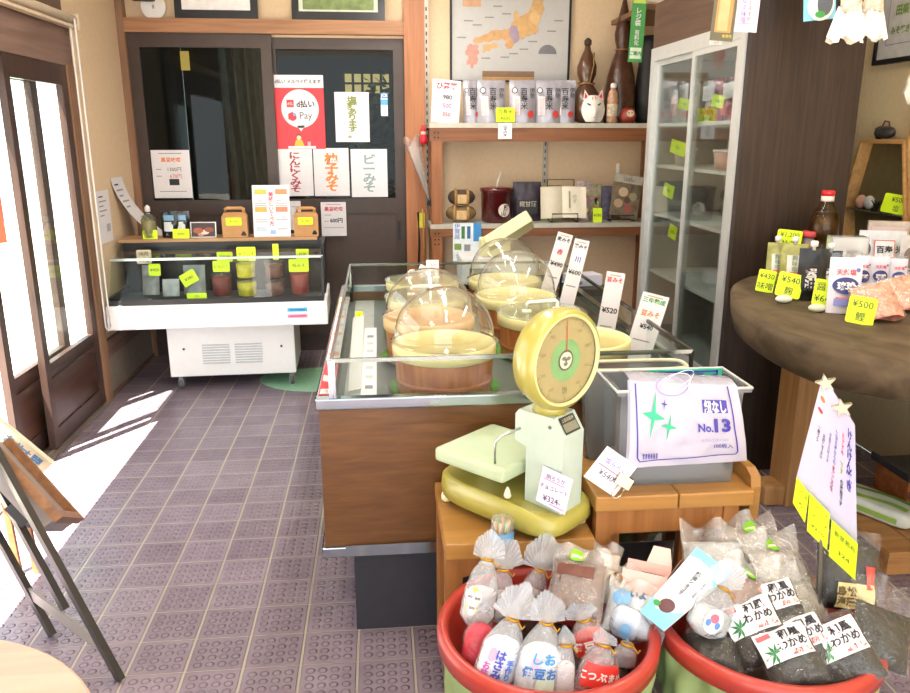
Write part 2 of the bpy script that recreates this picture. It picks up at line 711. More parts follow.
# back wall with the dark framed sliding doors
b = MB()
b.box(-1.72, -1.58, 5.5, 5.6, 0, 2.6, PLASTER)
b.box(-1.6, 0.2, 5.5, 5.6, 2.1, 2.6, PLASTER)
b.box(0.2, 2.5, 5.5, 5.6, 0, 2.6, PLASTER)
struct(b, 'wall_back')
b = MB()
b.box(-1.6, 0.19, 5.43, 5.5, 2.115, 2.20, TRIM_H)
struct(b, 'trim_5')
b = MB()
b.box(-1.6, -1.555, 5.43, 5.5, 0, 2.6, TRIM)
struct(b, 'trim_6')
b = MB()
b.box(0.19, 0.325, 5.42, 5.5, 0, 2.6, ORANGEWOOD)
struct(b, 'trim_7')


def back_door(name, x0, x1, y):
    o = struct(MB().box(x0, x0 + 0.07, y, y + 0.04, 0.02, 2.115, BRONZE).box(x1 - 0.07, x1, y, y + 0.04, 0.02, 2.115, BRONZE)
               .box(x0, x1, y, y + 0.038, 2.03, 2.115, BRONZE).box(x0, x1, y, y + 0.038, 0.97, 1.07, BRONZE)
               .box(x0, x1, y, y + 0.038, 0.0, 0.12, BRONZE), name)
    MB().box(x0 + 0.06, x1 - 0.06, y + 0.014, y + 0.026, 0.1, 0.98, mat('#4a3b34', 0.45)).build('lower_panel', o)
    MB().box(x0 + 0.06, x1 - 0.06, y + 0.016, y + 0.022, 1.06, 2.04, clear('#c9cfca', 0.0, 1.5, 0.01, 0.4)).build('glass_pane', o)
    return o


back_door('door_3', -1.555, -0.66, 5.46)
o = back_door('door_4', -0.71, 0.19, 5.505)
MB().box(0.135, 0.15, 5.498, 5.506, 0.78, 0.92, BLACK).build('handle', o)

# dim room seen through the back doors
b = MB()
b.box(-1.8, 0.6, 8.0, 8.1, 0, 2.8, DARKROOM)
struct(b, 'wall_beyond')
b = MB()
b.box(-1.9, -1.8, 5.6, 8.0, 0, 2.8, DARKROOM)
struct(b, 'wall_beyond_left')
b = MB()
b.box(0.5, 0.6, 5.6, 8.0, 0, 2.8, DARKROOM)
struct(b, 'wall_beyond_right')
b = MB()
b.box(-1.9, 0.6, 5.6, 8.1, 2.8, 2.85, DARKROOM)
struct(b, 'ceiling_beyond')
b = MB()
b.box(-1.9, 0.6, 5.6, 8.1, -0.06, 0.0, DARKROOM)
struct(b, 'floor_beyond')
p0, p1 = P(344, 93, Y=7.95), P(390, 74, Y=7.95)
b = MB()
lit = mat('#f7dc92', 0.6, emit=0.9)  # glowing panel set behind the glass in place of a reflected window
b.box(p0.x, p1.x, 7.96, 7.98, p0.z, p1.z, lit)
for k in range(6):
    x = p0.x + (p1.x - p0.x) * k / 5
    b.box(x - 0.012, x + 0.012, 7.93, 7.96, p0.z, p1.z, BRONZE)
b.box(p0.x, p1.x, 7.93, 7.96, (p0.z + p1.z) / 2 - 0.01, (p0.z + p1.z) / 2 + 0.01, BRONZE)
struct(b, 'glow_panel_1')
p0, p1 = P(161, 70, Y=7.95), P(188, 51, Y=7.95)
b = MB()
b.box(p0.x, p1.x, 7.96, 7.98, p0.z, p1.z, mat('#f1c66a', 0.6, emit=0.9))  # small warm glowing panel behind the left pane
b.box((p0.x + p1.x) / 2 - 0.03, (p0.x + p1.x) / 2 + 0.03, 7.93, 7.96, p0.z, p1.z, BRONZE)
struct(b, 'glow_panel_2')

# right wall
b = MB()
b.box(2.35, 2.5, -1.2, 5.6, 0, 2.6, PLASTER_R)
struct(b, 'wall_right')

# outside the sliding doors: bright paving and a pale house front
b = MB()
b.box(-14, -1.75, -12, 16, -0.16, -0.1, mat('#b9b4ab', 0.8))
struct(b, 'pavement')
b = MB()
b.box(-9.2, -9.0, -8, 14, -0.1, 3.2, mat('#d9d6d0', 0.8))
struct(b, 'wall_across_street')
b = MB()
b.box(-1.75, 2.5, -9, -1.2, -0.16, -0.06, mat('#a8a49c', 0.8))
struct(b, 'pavement_front')
o = MB().tube([(-2.16, 5.35, -0.1), (-2.16, 5.35, 2.6)], 0.05, mat('#9fdcca', 0.5), 12).build('downpipe')
tag(o, 'pale green pole standing outside behind the glass sliding door', 'pole')
t = thing('banner', 'red and yellow banner standing outside the open doorway', 'banner', (-2.85, 5.55, -0.1), (0, 0, rad(60)))
MB().tube([(0, 0, 0), (0, 0, 2.2)], 0.012, GREY).build('pole', t)
c = MB().box(0.01, 0.40, -0.003, 0.003, 0.75, 1.45, WHITE)
c.box(0.01, 0.40, -0.004, 0.004, 1.28, 1.45, mat('#2e3a46', 0.6)).box(0.03, 0.12, -0.0045, 0.0045, 1.22, 1.27, mat('#e8d23a', 0.6))
c.box(0.20, 0.40, -0.0045, 0.0045, 0.85, 1.2, mat('#e0523a', 0.6))
c.build('cloth', t)

# roller blind over the opening, its cord loop by the post
t = thing('roller_blind', 'cream roller blind rolled up above the sliding doors', 'blind', (-1.55, 3.0, 2.065))
CREAM = mat('#e2cfb6', 0.6, var=0.04)
T = Matrix.Rotation(-pi / 2, 4, 'X')
MB().solid([(0.024, -1.4), (0.024, 1.53)], CREAM, 18, T).build('roll', t)
MB().box(-0.02, 0.02, -1.4, 1.54, -0.044, -0.030, mat('#cdb89c', 0.6)).build('rail', t)
MB().box(-0.024, 0.026, 1.53, 1.55, -0.046, 0.03, CREAM).build('bracket', t)
zl = P(100, 332, X=-1.54).z - 2.065
pts = [(0.006, 1.462, zl * k / 24) for k in range(25)]
pts2 = [(0.028, 1.472, zl * k / 24) for k in range(24, -1, -1)]
pts.append((0.017, 1.467, zl - 0.022))
MB().tube(pts + pts2, 0.0048, WHITE, 6).build('cord', t)

# ------------------------------------------------------------------ chest freezer at the back left, with its goods
FR = rad(2.0)
FX, FY = -0.93, 4.52
ENAMEL = mat('#f2f2f0', 0.35, var=0.02)
fz = thing('display_freezer', 'white island display freezer with sloped glass front on castors', 'freezer', (FX, FY, 0), (0, 0, FR))
FT = Matrix.Translation((FX, FY, 0)) @ Matrix.Rotation(FR, 4, 'Z')


def FP(x, y, yl, zl=None):
    """point of the pixel ray on the freezer's own plane: local depth yl (or local height zl)"""
    inv = FT.inverted()
    o = inv @ Vector((0, 0, EYE))
    d = (inv.to_3x3() @ (P(x, y, Y=4.0) - Vector((0, 0, EYE))))
    t = (yl - o.y) / d.y if zl is None else (zl - o.z) / d.z
    return o + d * t


b = MB().box(-0.33, 0.41, 0.13, 0.62, 0.088, 0.42, ENAMEL, bev=0.006)
cab = b.build('lower_cabinet', fz)
g = MB()
for gx in (-0.055, 0.135):
    for k in range(8):
        z = 0.165 + 0.016 * k
        g.box(gx - 0.08, gx + 0.08, 0.124, 0.13, z, z + 0.007, mat('#c9cbcd', 0.5))
g.build('vent_grille', cab)
for x in (-0.24, 0.33):
    MB().solid([(0.007, 0), (0.007, 0.004)], BLACK, 12, Matrix.Translation((x, 0.13, 0.26)) @ Matrix.Rotation(pi / 2, 4, 'X')).build('screw_cap', cab)
MB().box(-0.62, 0.62, 0.0, 0.60, 0.415, 0.555, ENAMEL, bev=0.010).build('upper_body', fz)
b = MB().box(0.385, 0.505, -0.0022, -0.0006, 0.455, 0.535, mat('#f6f8fb', 0.4))
b.box(0.388, 0.502, -0.003, -0.0022, 0.498, 0.522, mat('#55b7e0', 0.4)).box(0.388, 0.502, -0.003, -0.0022, 0.462, 0.482, mat('#ee8fb8', 0.4))
b.rect(0.40, 0.49, 0.505, 0.513, mat('#1d6fb0', 0.4), y=-0.0034).rect(0.40, 0.49, 0.469, 0.475, mat('#d42a6a', 0.4), y=-0.0034)
b.build('sticker', fz)
DK = mat('#1c1d20', 0.4)
b = MB()
b.box(-0.60, 0.60, 0.012, 0.03, 0.553, 0.585, DK)                # black sill under the glass
b.box(-0.60, 0.60, 0.03, 0.60, 0.553, 0.557, mat('#4c5054', 0.5))  # bin floor
b.box(-0.60, 0.60, 0.41, 0.60, 0.557, 0.86, DK)                # back
b.box(0.585, 0.605, 0.25, 0.60, 0.557, 0.86, DK)
b.box(-0.605, -0.585, 0.02, 0.60, 0.557, 0.60, DK)
b.build('cabinet_rim', fz)
b = MB()
b.add([(-0.6, 0.02, 0.582), (0.59, 0.02, 0.582), (0.59, 0.15, 0.795), (-0.6, 0.15, 0.795)], [(0, 1, 2, 3)], GLASS)
b.add([(-0.6, 0.02, 0.582), (-0.6, 0.15, 0.795), (-0.6, 0.42, 0.835), (-0.6, 0.42, 0.582)], [(0, 1, 2, 3)], GLASS)
b.add([(0.59, 0.02, 0.582), (0.59, 0.15, 0.795), (0.59, 0.42, 0.835), (0.59, 0.42, 0.582)], [(0, 1, 2, 3)], GLASS)
b.add([(-0.6, 0.15, 0.795), (0.59, 0.15, 0.795), (0.59, 0.41, 0.835), (-0.6, 0.41, 0.835)], [(0, 1, 2, 3)], GLASS)
b.build('glass_hood', fz)
b = MB().bar((-0.605, 0.15, 0.797), (0.60, 0.15, 0.797), 0.012, 0.014, mat('#b9c2bd', 0.3, 0.5), (0, 1, 0))
b.bar((0.595, 0.02, 0.58), (0.595, 0.15, 0.797), 0.012, 0.012, DK)
b.build('glass_trim', fz)
b = MB().box(-0.62, 0.56, 0.40, 0.60, 0.862, 0.882, wood('#a9825c', '#c09a70', axis=0))
b.build('top_shelf', fz)
for x in (-0.28, 0.38):
    for y in (0.17, 0.55):
        c = MB().box(x - 0.012, x + 0.012, y - 0.012, y + 0.012, 0.05, 0.078, GREY)
        c.box(x - 0.016, x - 0.012, y - 0.008, y + 0.035, 0.02, 0.06, GREY).box(x + 0.012, x + 0.016, y - 0.008, y + 0.035, 0.02, 0.06, GREY)
        c = c.build('castor', fz)
        MB().solid([(0.030, -0.012), (0.036, -0.007), (0.036, 0.007), (0.030, 0.012)], mat('#5a5c5e', 0.5), 18,
                   Matrix.Translation((x, y + 0.014, 0.0365)) @ Matrix.Rotation(pi / 2, 4, 'Y')).build('wheel', c)
o = MB().tube([(0, 0, 0), (0.0, -0.06, -0.03), (0.0, -0.05, -0.3), (0.03, -0.10, -0.44), (0.09, -0.16, -0.462)], 0.007, BLACK, 8).build('power_cable', None, (-0.29, 4.86, 0.47))
tag(o, 'black power cable hanging behind the white display freezer', 'cable')
b = MB()
q = []
for k in range(28):
    a = 2 * pi * k / 28
    q.append((0.40 * cos(a) * (1 + 0.06 * sin(3 * a)), 0.25 * sin(a)))
b.prism(q, 0.0, 0.005, mat('#86b394', 0.85, var=0.12, scale=60, bump=0.4))
o = b.build('floor_mat', None, (-0.37, 4.80, 0.0))
tag(o, 'green mat lying on the tiled floor beside the display freezer', 'mat')

# goods standing on the wooden shelf of the freezer
SHZ = 0.8825


def on_fshelf(x0, x1, y0, y1, yl=0.45):
    a, c = FP(x0, y1, yl), FP(x1, y1, yl)
    tz = FP((x0 + x1) / 2, y0, yl).z
    w = FT @ Vector(((a.x + c.x) / 2, yl, 0))
    return (w.x, w.y, SHZ), c.x - a.x, tz - SHZ


loc, w, h = on_fshelf(142, 159, 209, 241)
t = thing('bottle', 'small glass bottle with white cap standing leftmost on freezer shelf', 'bottle', loc)
MB().solid([(0.04, 0), (0.045, 0.01), (0.045, 0.11), (0.03, 0.135), (0.014, 0.15), (0.014, 0.165)], clear('#c8c8a0', 0.10, 1.5, 0.03), 20).build('glass_body', t)
MB().solid([(0.036, 0.006), (0.039, 0.01), (0.039, 0.10), (0.02, 0.11)], mat('#b7ad7c', 0.5), 16).build('contents', t)
MB().solid([(0.012, 0.16), (0.016, 0.163), (0.016, 0.185), (0.006, 0.2)], WHITE, 16).build('cap', t)


def pouch_fn(w, h, t, top=0.0, side=-1):
    def fn(x, z):
        u = max(-1, min(1, 2 * x / w))
        v = max(0, min(1, z / h))
        e = (1 - abs(u) ** 3.0)
        p = (1 - v) ** 0.75 * (0.72 + 0.28 * sin(pi * min(1, v * 1.6))) + top
        return (x, side * (t / 2 * e * p + 0.0006), z)
    return fn


def pouch(w, h, t, m, crinkle=0.0, nu=14, nv=16, seedv=0.0):
    b = MB()
    for side in (-1, 1):
        f = pouch_fn(w, h, t, side=side)

        def g(a, c, f=f, side=side):
            x, y, z = f((a - 0.5) * w, c * h)
            if crinkle and 0.02 < a < 0.98 and c < 0.97:
                y += side * crinkle * noise.noise(Vector((x * 22 + seedv, z * 18, side * 3.0)))
                if side * y < 0.0004:
                    y = side * 0.0004
            return (x, y, z)
        b.grid(g if side < 0 else (lambda a, c: g(1 - a, c)), nu, nv, m)
    return b


for k, (x0, x1, lab) in enumerate(((163, 180, 'shiny black foil pouch second from the left on freezer shelf'), (174, 191, 'shiny black foil pouch with blue print beside the photo card'))):
    loc, w, h = on_fshelf(x0, x1, 211, 240, 0.47 + 0.015 * k)
    b = pouch(w * 1.05, h, 0.05, mat('#1d2024', 0.18, 0.2, coat=0.4), 0.012)
    f = pouch_fn(w, h, 0.055)
    b.rect(-w * 0.3, w * 0.25, h * 0.25, h * 0.6, mat('#cfd3cf', 0.4), fn=lambda x, z: (x, f(x, z)[1] - 0.007, z))
    b.rect(-w * 0.3, w * 0.3, h * 0.65, h * 0.85, mat('#6f9fc0', 0.3), fn=lambda x, z: (x, f(x, z)[1] - 0.007, z))
    o = b.build('pouch', None, loc, (0, 0, rad(-6 + 14 * k)))
    tag(o, lab, 'pouch')
loc, w, h = on_fshelf(191, 217, 222, 240, 0.44)
b = MB().box(-w / 2, w / 2, -0.001, 0.001, 0, h, PAPER)
b.rect(-w * 0.46, w * 0.46, h * 0.06, h * 0.94, mat('#3c3230', 0.5), y=-0.0016)
for dx, dz, r, c in ((-0.2, 0.45, 0.2, '#a5583f'), (0.05, 0.35, 0.17, '#d7c3b4'), (0.22, 0.5, 0.18, '#8f4434'), (0.0, 0.6, 0.14, '#5a2c26'), (-0.1, 0.2, 0.12, '#b98c74')):
    b.disc(dx * w, dz * h, r * w, r * h * 0.9, mat(c, 0.5), y=-0.002 - r * 0.001)
o = b.build('photo_card', None, loc, (rad(-8), 0, 0))
tag(o, 'photo card of brown food leaning on the freezer shelf', 'photo card')


def kraft(x0, x1, lab, tl):
    loc, w, h = on_fshelf(x0, x1, 208, 241, 0.47)
    K = mat('#b98a58', 0.7, var=0.08)
    t = thing('gift_box', lab, 'box', loc, (0, 0, rad(4)))
    bh = h * 0.72
    b = MB().box(-w / 2, w / 2, -0.045, 0.045, 0, bh, K)
    b.add([(-w / 2, -0.045, bh), (w / 2, -0.045, bh), (w * 0.42, 0, h * 0.86), (-w * 0.42, 0, h * 0.86)], [(0, 1, 2, 3)], K)
    b.add([(-w / 2, 0.045, bh), (-w * 0.42, 0, h * 0.86), (w * 0.42, 0, h * 0.86), (w / 2, 0.045, bh)], [(0, 1, 2, 3)], K)
    b.add([(-w / 2, -0.045, bh), (-w * 0.42, 0, h * 0.86), (-w / 2, 0.045, bh)], [(0, 1, 2)], K)
    b.add([(w / 2, -0.045, bh), (w / 2, 0.045, bh), (w * 0.42, 0, h * 0.86)], [(0, 1, 2)], K)
    for a, c in ((0.30, 0.10), (0.38, 0.10), (0.34, 0.16)):
        b.disc(a * w, c * h, 0.065 * w, 0.05 * h, BLACK, y=-0.0456)
    b.build('carton', t)
    hd = MB()
    hd.tube([(-w * 0.36, 0, h * 0.84), (-w * 0.36, 0, h * 0.97), (-w * 0.28, 0, h), (w * 0.28, 0, h), (w * 0.36, 0, h * 0.97), (w * 0.36, 0, h * 0.84)], 0.011, K, 6)
    hd.build('handle', t)
    price_tag('lime price tag on the kraft gift box ' + tl, w * 0.62, h * 0.27, '¥1,300', (loc[0], loc[1] - 0.0495, loc[2] + h * 0.42), 0.0)


kraft(224, 249, 'brown kraft gift box with handle beside the photo card', 'left of the menu leaflet')
kraft(295, 319, 'brown kraft gift box with handle at right end of freezer shelf', 'at the right end of freezer shelf')
loc, w, h = on_fshelf(254, 291, 185, 237, 0.43)
card('menu_leaflet', 'white food menu leaflet with red vertical heading on freezer shelf', 'leaflet', w, h,
     [('美味しい食べ方', 0.5, 0.54, 0.62, 'r', dict(vert=True, bold=0.02, fit=0.66)), ('味噌汁', 0.22, 0.70, 0.028, 'k'), ('焼きおにぎり', 0.78, 0.70, 0.028, 'k', dict(fit=0.3)),
      ('きゅうり', 0.22, 0.38, 0.028, 'k'), ('なす田楽', 0.78, 0.38, 0.028, 'k')],
     loc, 0.12, rects=[(0.06, 0.82, 0.38, 0.92, mat('#e3b34c')), (0.62, 0.82, 0.94, 0.92, mat('#d98a5a')), (0.06, 0.48, 0.38, 0.58, mat('#d8a24a')), (0.62, 0.48, 0.94, 0.58, mat('#cf7f62')),
                       (0.08, 0.1, 0.36, 0.2, mat('#b9c6d8')), (0.45, 0.05, 0.6, 0.13, mat('#8fb0d8'))],
     scrib=[(0.06, 0.38, 0.65, 'g'), (0.62, 0.94, 0.65, 'g'), (0.06, 0.38, 0.61, 'g'), (0.62, 0.94, 0.61, 'g'), (0.06, 0.38, 0.33, 'g'), (0.62, 0.94, 0.33, 'g'), (0.06, 0.38, 0.29, 'g'), (0.65, 0.92, 0.15, 'g')])
for x0, x1, y0, y1, s, lab in ((143, 158, 230, 241, '柚子/¥480', 'lime price tag in front of the small glass bottle'), (173, 190, 229, 241, '¥600', 'lime price tag in front of the black foil pouches')):
    loc, w, h = on_fshelf(x0, x1, y0, y1, 0.408)
    price_tag(lab, w, h, s, loc, 0.2)

# goods inside the freezer
JAR = clear('#ffffff', 0.05, 1.5, 0.03, 1.2)
jars = [(222, 0.25, '#8a3a35', 0.150, 'lidded tub of red paste behind left freezer tag pair'), (247, 0.22, '#d8d03c', 0.225, 'tall stack of yellow tubs in the display freezer'),
        (275, 0.22, '#7a5348', 0.215, 'stacked clear tubs of brown paste in the display freezer'), (300, 0.24, '#a64a44', 0.170, 'tub of dark red paste at right end of freezer')]
for x, yl, c, hh, lab in jars:
    p = FP(x, 285, yl)
    w = FT @ Vector((p.x, yl, 0.558))
    t = thing('food_tub', lab, 'tub', w)
    n = 2 if hh > 0.19 else 1
    for k in range(n):
        z = k * hh / n
        q = hh / n
        MB().solid([(0.045, z + 0.002), (0.052, z + 0.004), (0.058, z + q * 0.72), (0.05, z + q * 0.74)], mat(c, 0.5, var=0.25, scale=60), 20).build('contents', t)
        MB().solid([(0.050, z), (0.062, z + q * 0.80), (0.066, z + q * 0.82), (0.066, z + q * 0.9), (0.05, z + q * 0.98)], JAR, 24).build('tub_wall', t)
for x0, x1, y0, y1, yl, c, lab in ((143, 160, 268, 295, 0.22, '#8d8f90', 'grey vacuum pack lying leftmost in the display freezer'), (163, 180, 282, 297, 0.16, '#9aa0a2', 'pale frozen pack flat on the freezer floor'),
                                   (184, 206, 268, 294, 0.2, '#7f8688', 'grey pack holding a tilted lime tag in the freezer')):
    p = FP((x0 + x1) / 2, y1, yl)
    a, c2 = FP(x0, y1, yl), FP(x1, y1, yl)
    w = FT @ Vector((p.x, yl, 0.575))
    hh = max(0.05, FP((x0 + x1) / 2, y0, yl).z - 0.558)
    b = pouch(c2.x - a.x, hh, 0.05, mat(c, 0.35, var=0.2), 0.01)
    o = b.build('frozen_pack', None, w, (rad(-12), 0, 0))
    tag(o, lab, 'frozen pack')
ftags = [(137, 152, 250, 264, 0.31, 'cream', '味噌/¥540', 'cream handwritten tag at left end of the freezer'), (149, 161, 264, 276, 0.2, 'l', '¥450', 'lime tag on the leftmost grey freezer pack'),
         (184, 201, 271, 284, 0.17, 'l', '¥380', 'lime tag tilted on the grey pack in the freezer'), (187, 207, 293, 299, 0.07, 'l', '¥300', 'lime tag lying low against the freezer glass'),
         (213, 230, 261, 272, 0.17, 'l', 'にんにく', 'lime tag in front of the red paste tub'), (217, 233, 252, 262, 0.27, 'l', '辛味噌', 'lime tag standing behind the red paste tub'),
         (237, 256, 247, 261, 0.155, 'l', 'ゆずみそ', 'lime tag over the yellow freezer tubs'), (273, 279, 244, 260, 0.16, 'l', '', 'narrow lime tag on edge over brown paste tubs'),
         (289, 309, 259, 272, 0.15, 'l', '梅みそ', 'lime tag in front of the dark red freezer tub'), (296, 309, 249, 259, 0.27, 'l', '¥500', 'lime tag behind the dark red freezer tub')]
for x0, x1, y0, y1, yl, c, s, lab in ftags:
    a, d = FP(x0, y1, yl), FP(x1, y1, yl)
    top = FP((x0 + x1) / 2, y0, yl).z
    w = FT @ Vector(((a.x + d.x) / 2, yl, a.z))
    price_tag(lab, d.x - a.x, top - a.z, s, w, 0.1, roll=(-0.5 if 'tilted' in lab else 0.0), base=(mat('#e6d9bd', 0.6) if c == 'cream' else None))

# ------------------------------------------------------------------ glass topped display case with barrels
CX0, CX1, CY0, CY1 = -0.182, 0.955, 2.12, 3.86
CASEWOOD = wood('#5a3a1d', '#6d4826', axis=0, scale=34, stretch=9, rough=0.3, bump=0.05)
case = thing('display_case', 'long brown wood display case with chrome edges and glass top', 'display case', ((CX0 + CX1) / 2, (CY0 + CY1) / 2, 0))


def cs(mb, name, parent=case):
    ox, oy = (CX0 + CX1) / 2, (CY0 + CY1) / 2
    mb.v = [(x - ox, y - oy, z) for x, y, z in mb.v]
    return mb.build(name, parent)


cs(MB().box(-0.10, 0.90, 2.156, CY1 - 0.04, 0.0, 0.29, mat('#2e2f38', 0.55, var=0.12)), 'plinth')
cs(MB().box(CX0, CX1, CY0, CY1, 0.31, 0.69, CASEWOOD).box(CX0, CX0 + 0.03, CY0, CY1, 0.69, 0.745, CASEWOOD).box(CX1 - 0.03, CX1, CY0, CY1, 0.69, 0.745, CASEWOOD)
   .box(CX0, CX1, CY0, CY0 + 0.03, 0.69, 0.745, CASEWOOD).box(CX0, CX1, CY1 - 0.03, CY1, 0.69, 0.745, CASEWOOD), 'body')
b = MB()
e = 0.010
for z0, z1 in ((0.280, 0.312), (0.742, 0.775)):
    b.box(CX0 - e, CX1 + e, CY0 - e, CY0 + 0.025, z0, z1, CHROME, bev=0.004)
    b.box(CX0 - e, CX0 + 0.025, CY0 + 0.02, CY1, z0, z1, CHROME, bev=0.004)
    b.box(CX1 - 0.025, CX1 + e, CY0 + 0.02, CY1, z0, z1, CHROME, bev=0.004)
    b.box(CX0 - e, CX1 + e, CY1 - 0.02, CY1 + e, z0, z1, CHROME, bev=0.004)
b.box(CX0 + 0.06, CX0 + 0.42, CY0 - e - 0.002, CY0 - e, 0.282, 0.318, CHROME)
cs(b, 'chrome_edge')
cs(MB().box(CX0 + 0.03, CX1 - 0.03, CY0 + 0.03, CY1 - 0.03, 0.688, 0.702, mat('#5d655f', 0.35, 0.2))
   .box(CX0 + 0.06, CX0 + 0.15, CY0 + 0.05, CY1 - 0.05, 0.702, 0.705, mat('#aeb2aa', 0.35, 0.4)), 'deck')
CGLASS = clear('#f6faf8', 0.0, 1.4, 0.02, 0.55)
GX0, GX1, GY0, GY1, GZ = -0.142, 0.897, 2.125, 3.80, 0.884
b = MB()
gt = 0.003
b.box(GX0, GX1, GY0, GY0 + gt, 0.775, GZ, CGLASS)
b.box(GX0, GX1, GY1 - gt, GY1, 0.70, GZ, CGLASS)
b.box(GX0, GX0 + gt, GY0, GY1, 0.72, GZ, CGLASS)
b.box(GX1 - gt, GX1, GY0, GY1, 0.72, GZ, CGLASS)
cs(b, 'glass_panels')
b = MB()
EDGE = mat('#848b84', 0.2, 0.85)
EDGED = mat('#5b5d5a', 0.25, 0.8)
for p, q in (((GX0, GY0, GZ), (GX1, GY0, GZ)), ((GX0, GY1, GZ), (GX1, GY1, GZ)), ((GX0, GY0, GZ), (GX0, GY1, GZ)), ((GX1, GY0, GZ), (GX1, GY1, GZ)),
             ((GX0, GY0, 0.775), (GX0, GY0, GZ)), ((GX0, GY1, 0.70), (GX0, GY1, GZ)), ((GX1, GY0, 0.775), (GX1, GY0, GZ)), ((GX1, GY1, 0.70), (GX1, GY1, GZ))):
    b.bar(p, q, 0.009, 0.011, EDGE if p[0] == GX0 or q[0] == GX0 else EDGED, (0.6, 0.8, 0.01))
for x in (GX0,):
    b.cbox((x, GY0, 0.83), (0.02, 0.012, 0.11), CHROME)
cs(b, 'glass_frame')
GREENMAT = mat('#5f9a3f', 0.8, var=0.3, scale=80, bump=0.5)

BARREL = wood('#94572b', '#b97a45', axis=2, scale=22, stretch=8, rough=0.45, bump=0.3)
LINER = mat('#d3cb92', 0.4, var=0.03, trans=0.15)
LINER2 = mat('#d3ae7c', 0.4, var=0.05, trans=0.15)
DOME = clear('#fdfdfb', 0.035, 1.55, 0.02, 2.0)
ZD = 0.703


def barrel(lab, x, y, r=0.165, liner=None, zr=0.856, fill='#c4b678', green=False):
    t = thing('barrel', lab, 'barrel', (x, y, ZD), group=None)
    h = zr - ZD
    n = 30
    b = MB()

    def fn(a, v):
        th = 2 * pi * a
        rr = (r - 0.016 + 0.010 * v) * (1 - 0.004 * (abs(((a * n) % 1) - 0.5) > 0.42))
        return (rr * cos(th), rr * sin(th), v * (h - 0.012))
    b.grid(fn, n * 4, 3, BARREL, wrap=True)
    b.solid([(r - 0.03, 0.0), (r - 0.02, 0.001)], BARREL, 30)
    b.build('staves', t)
    hb = MB()
    hb.lathe([(r - 0.014, 0.030), (r - 0.011, 0.032), (r - 0.011, 0.046), (r - 0.014, 0.048)], mat('#a9683e', 0.5), 40)
    hb.build('hoop', t)
    LN = liner or LINER
    b = MB()
    b.lathe([(r - 0.006, h - 0.038), (r - 0.001, h - 0.036), (r, h - 0.002), (r - 0.003, h + 0.002), (r - 0.012, h + 0.002), (r - 0.018, h - 0.03), (r - 0.025, h - 0.075)], LN, 48)
    b.build('liner_rim', t)
    MB().solid([(0.0001, h - 0.072), (0.06, h - 0.068), (r - 0.028, h - 0.074)], mat(fill, 0.6, var=0.2, scale=50, bump=0.6), 32).build('paste', t)
    if green:
        pass
    return t, h


def dome_lid(lab, x, y, r, z, hh, knob=False):
    t = thing('dome_lid', lab, 'lid', (x, y, z))
    prof = [(r + 0.010, 0.0), (r + 0.012, 0.004), (r + 0.002, 0.008)]
    for k in range(13):
        a = pi / 2 * k / 12
        prof.append((max(0.0001, r * cos(a) ** 0.85), 0.008 + hh * sin(a)))
    b = MB()
    b.lathe(prof, DOME, 48)
    b.build('dome', t)
    return t


def flat_lid(lab, x, y, r, z, handle='#e9efe8', ang=0.0):
    t = thing('flat_lid', lab, 'lid', (x, y, z), (0, 0, ang))
    MB().solid([(r + 0.006, 0.0), (r + 0.008, 0.003), (r + 0.002, 0.007), (r - 0.012, 0.008)], clear('#f6faf6', 0.06, 1.5, 0.03, 1.3), 44).build('disc', t)
    b = MB()
    hm = mat(handle, 0.3)
    b.tube([(-0.062, 0, 0.008), (-0.062, 0, 0.034), (-0.054, 0, 0.041), (0.054, 0, 0.041), (0.062, 0, 0.034), (0.062, 0, 0.008)], 0.006, hm, 8)
    b.cbox((-0.062, 0, 0.011), (0.03, 0.02, 0.005), hm).cbox((0.062, 0, 0.011), (0.03, 0.02, 0.005), hm)
    b.build('handle', t)
    return t


ZR = 0.856
barrel('brown barrel with pale yellow liner nearest the case front glass', 0.197, 2.40)
dome_lid('clear dome lid over the barrel nearest the front glass', 0.197, 2.40, 0.160, ZR + 0.003, 0.165)
barrel('brown barrel with orange tinted liner behind the front barrel', 0.172, 2.765, liner=LINER2, fill='#cf9650')
dome_lid('clear dome lid over the barrel with orange tinted liner', 0.172, 2.765, 0.157, ZR + 0.003, 0.165)
barrel('third barrel from the front in left row, under flat lid with white handle', 0.185, 3.135)
flat_lid('clear flat lid on the third barrel of left row', 0.185, 3.135, 0.165, ZR + 0.003, ang=0.1)
barrel('rearmost barrel of the left row in the display case', 0.19, 3.505)
flat_lid('clear flat lid on the rearmost barrel of left row', 0.19, 3.505, 0.165, ZR + 0.003, ang=0.0)
barrel('brown barrel under flat lid behind the yellow scale dial', 0.592, 2.79)
flat_lid('clear flat lid with white handle behind the scale dial', 0.592, 2.79, 0.162, ZR + 0.003, ang=0.25)
barrel('barrel under the nearer dome lid in right row', 0.553, 3.135)
dome_lid('nearer clear dome lid of right row, by the tall white signs', 0.553, 3.135, 0.160, ZR + 0.003, 0.170)
barrel('barrel under the rearmost dome lid in right row', 0.565, 3.50)
dome_lid('rearmost clear dome lid in front of the cream label printer', 0.565, 3.50, 0.160, ZR + 0.003, 0.175)
barrel('open barrel without lid beside the yellow scale dial', 0.640, 2.42, fill='#c9a24e')
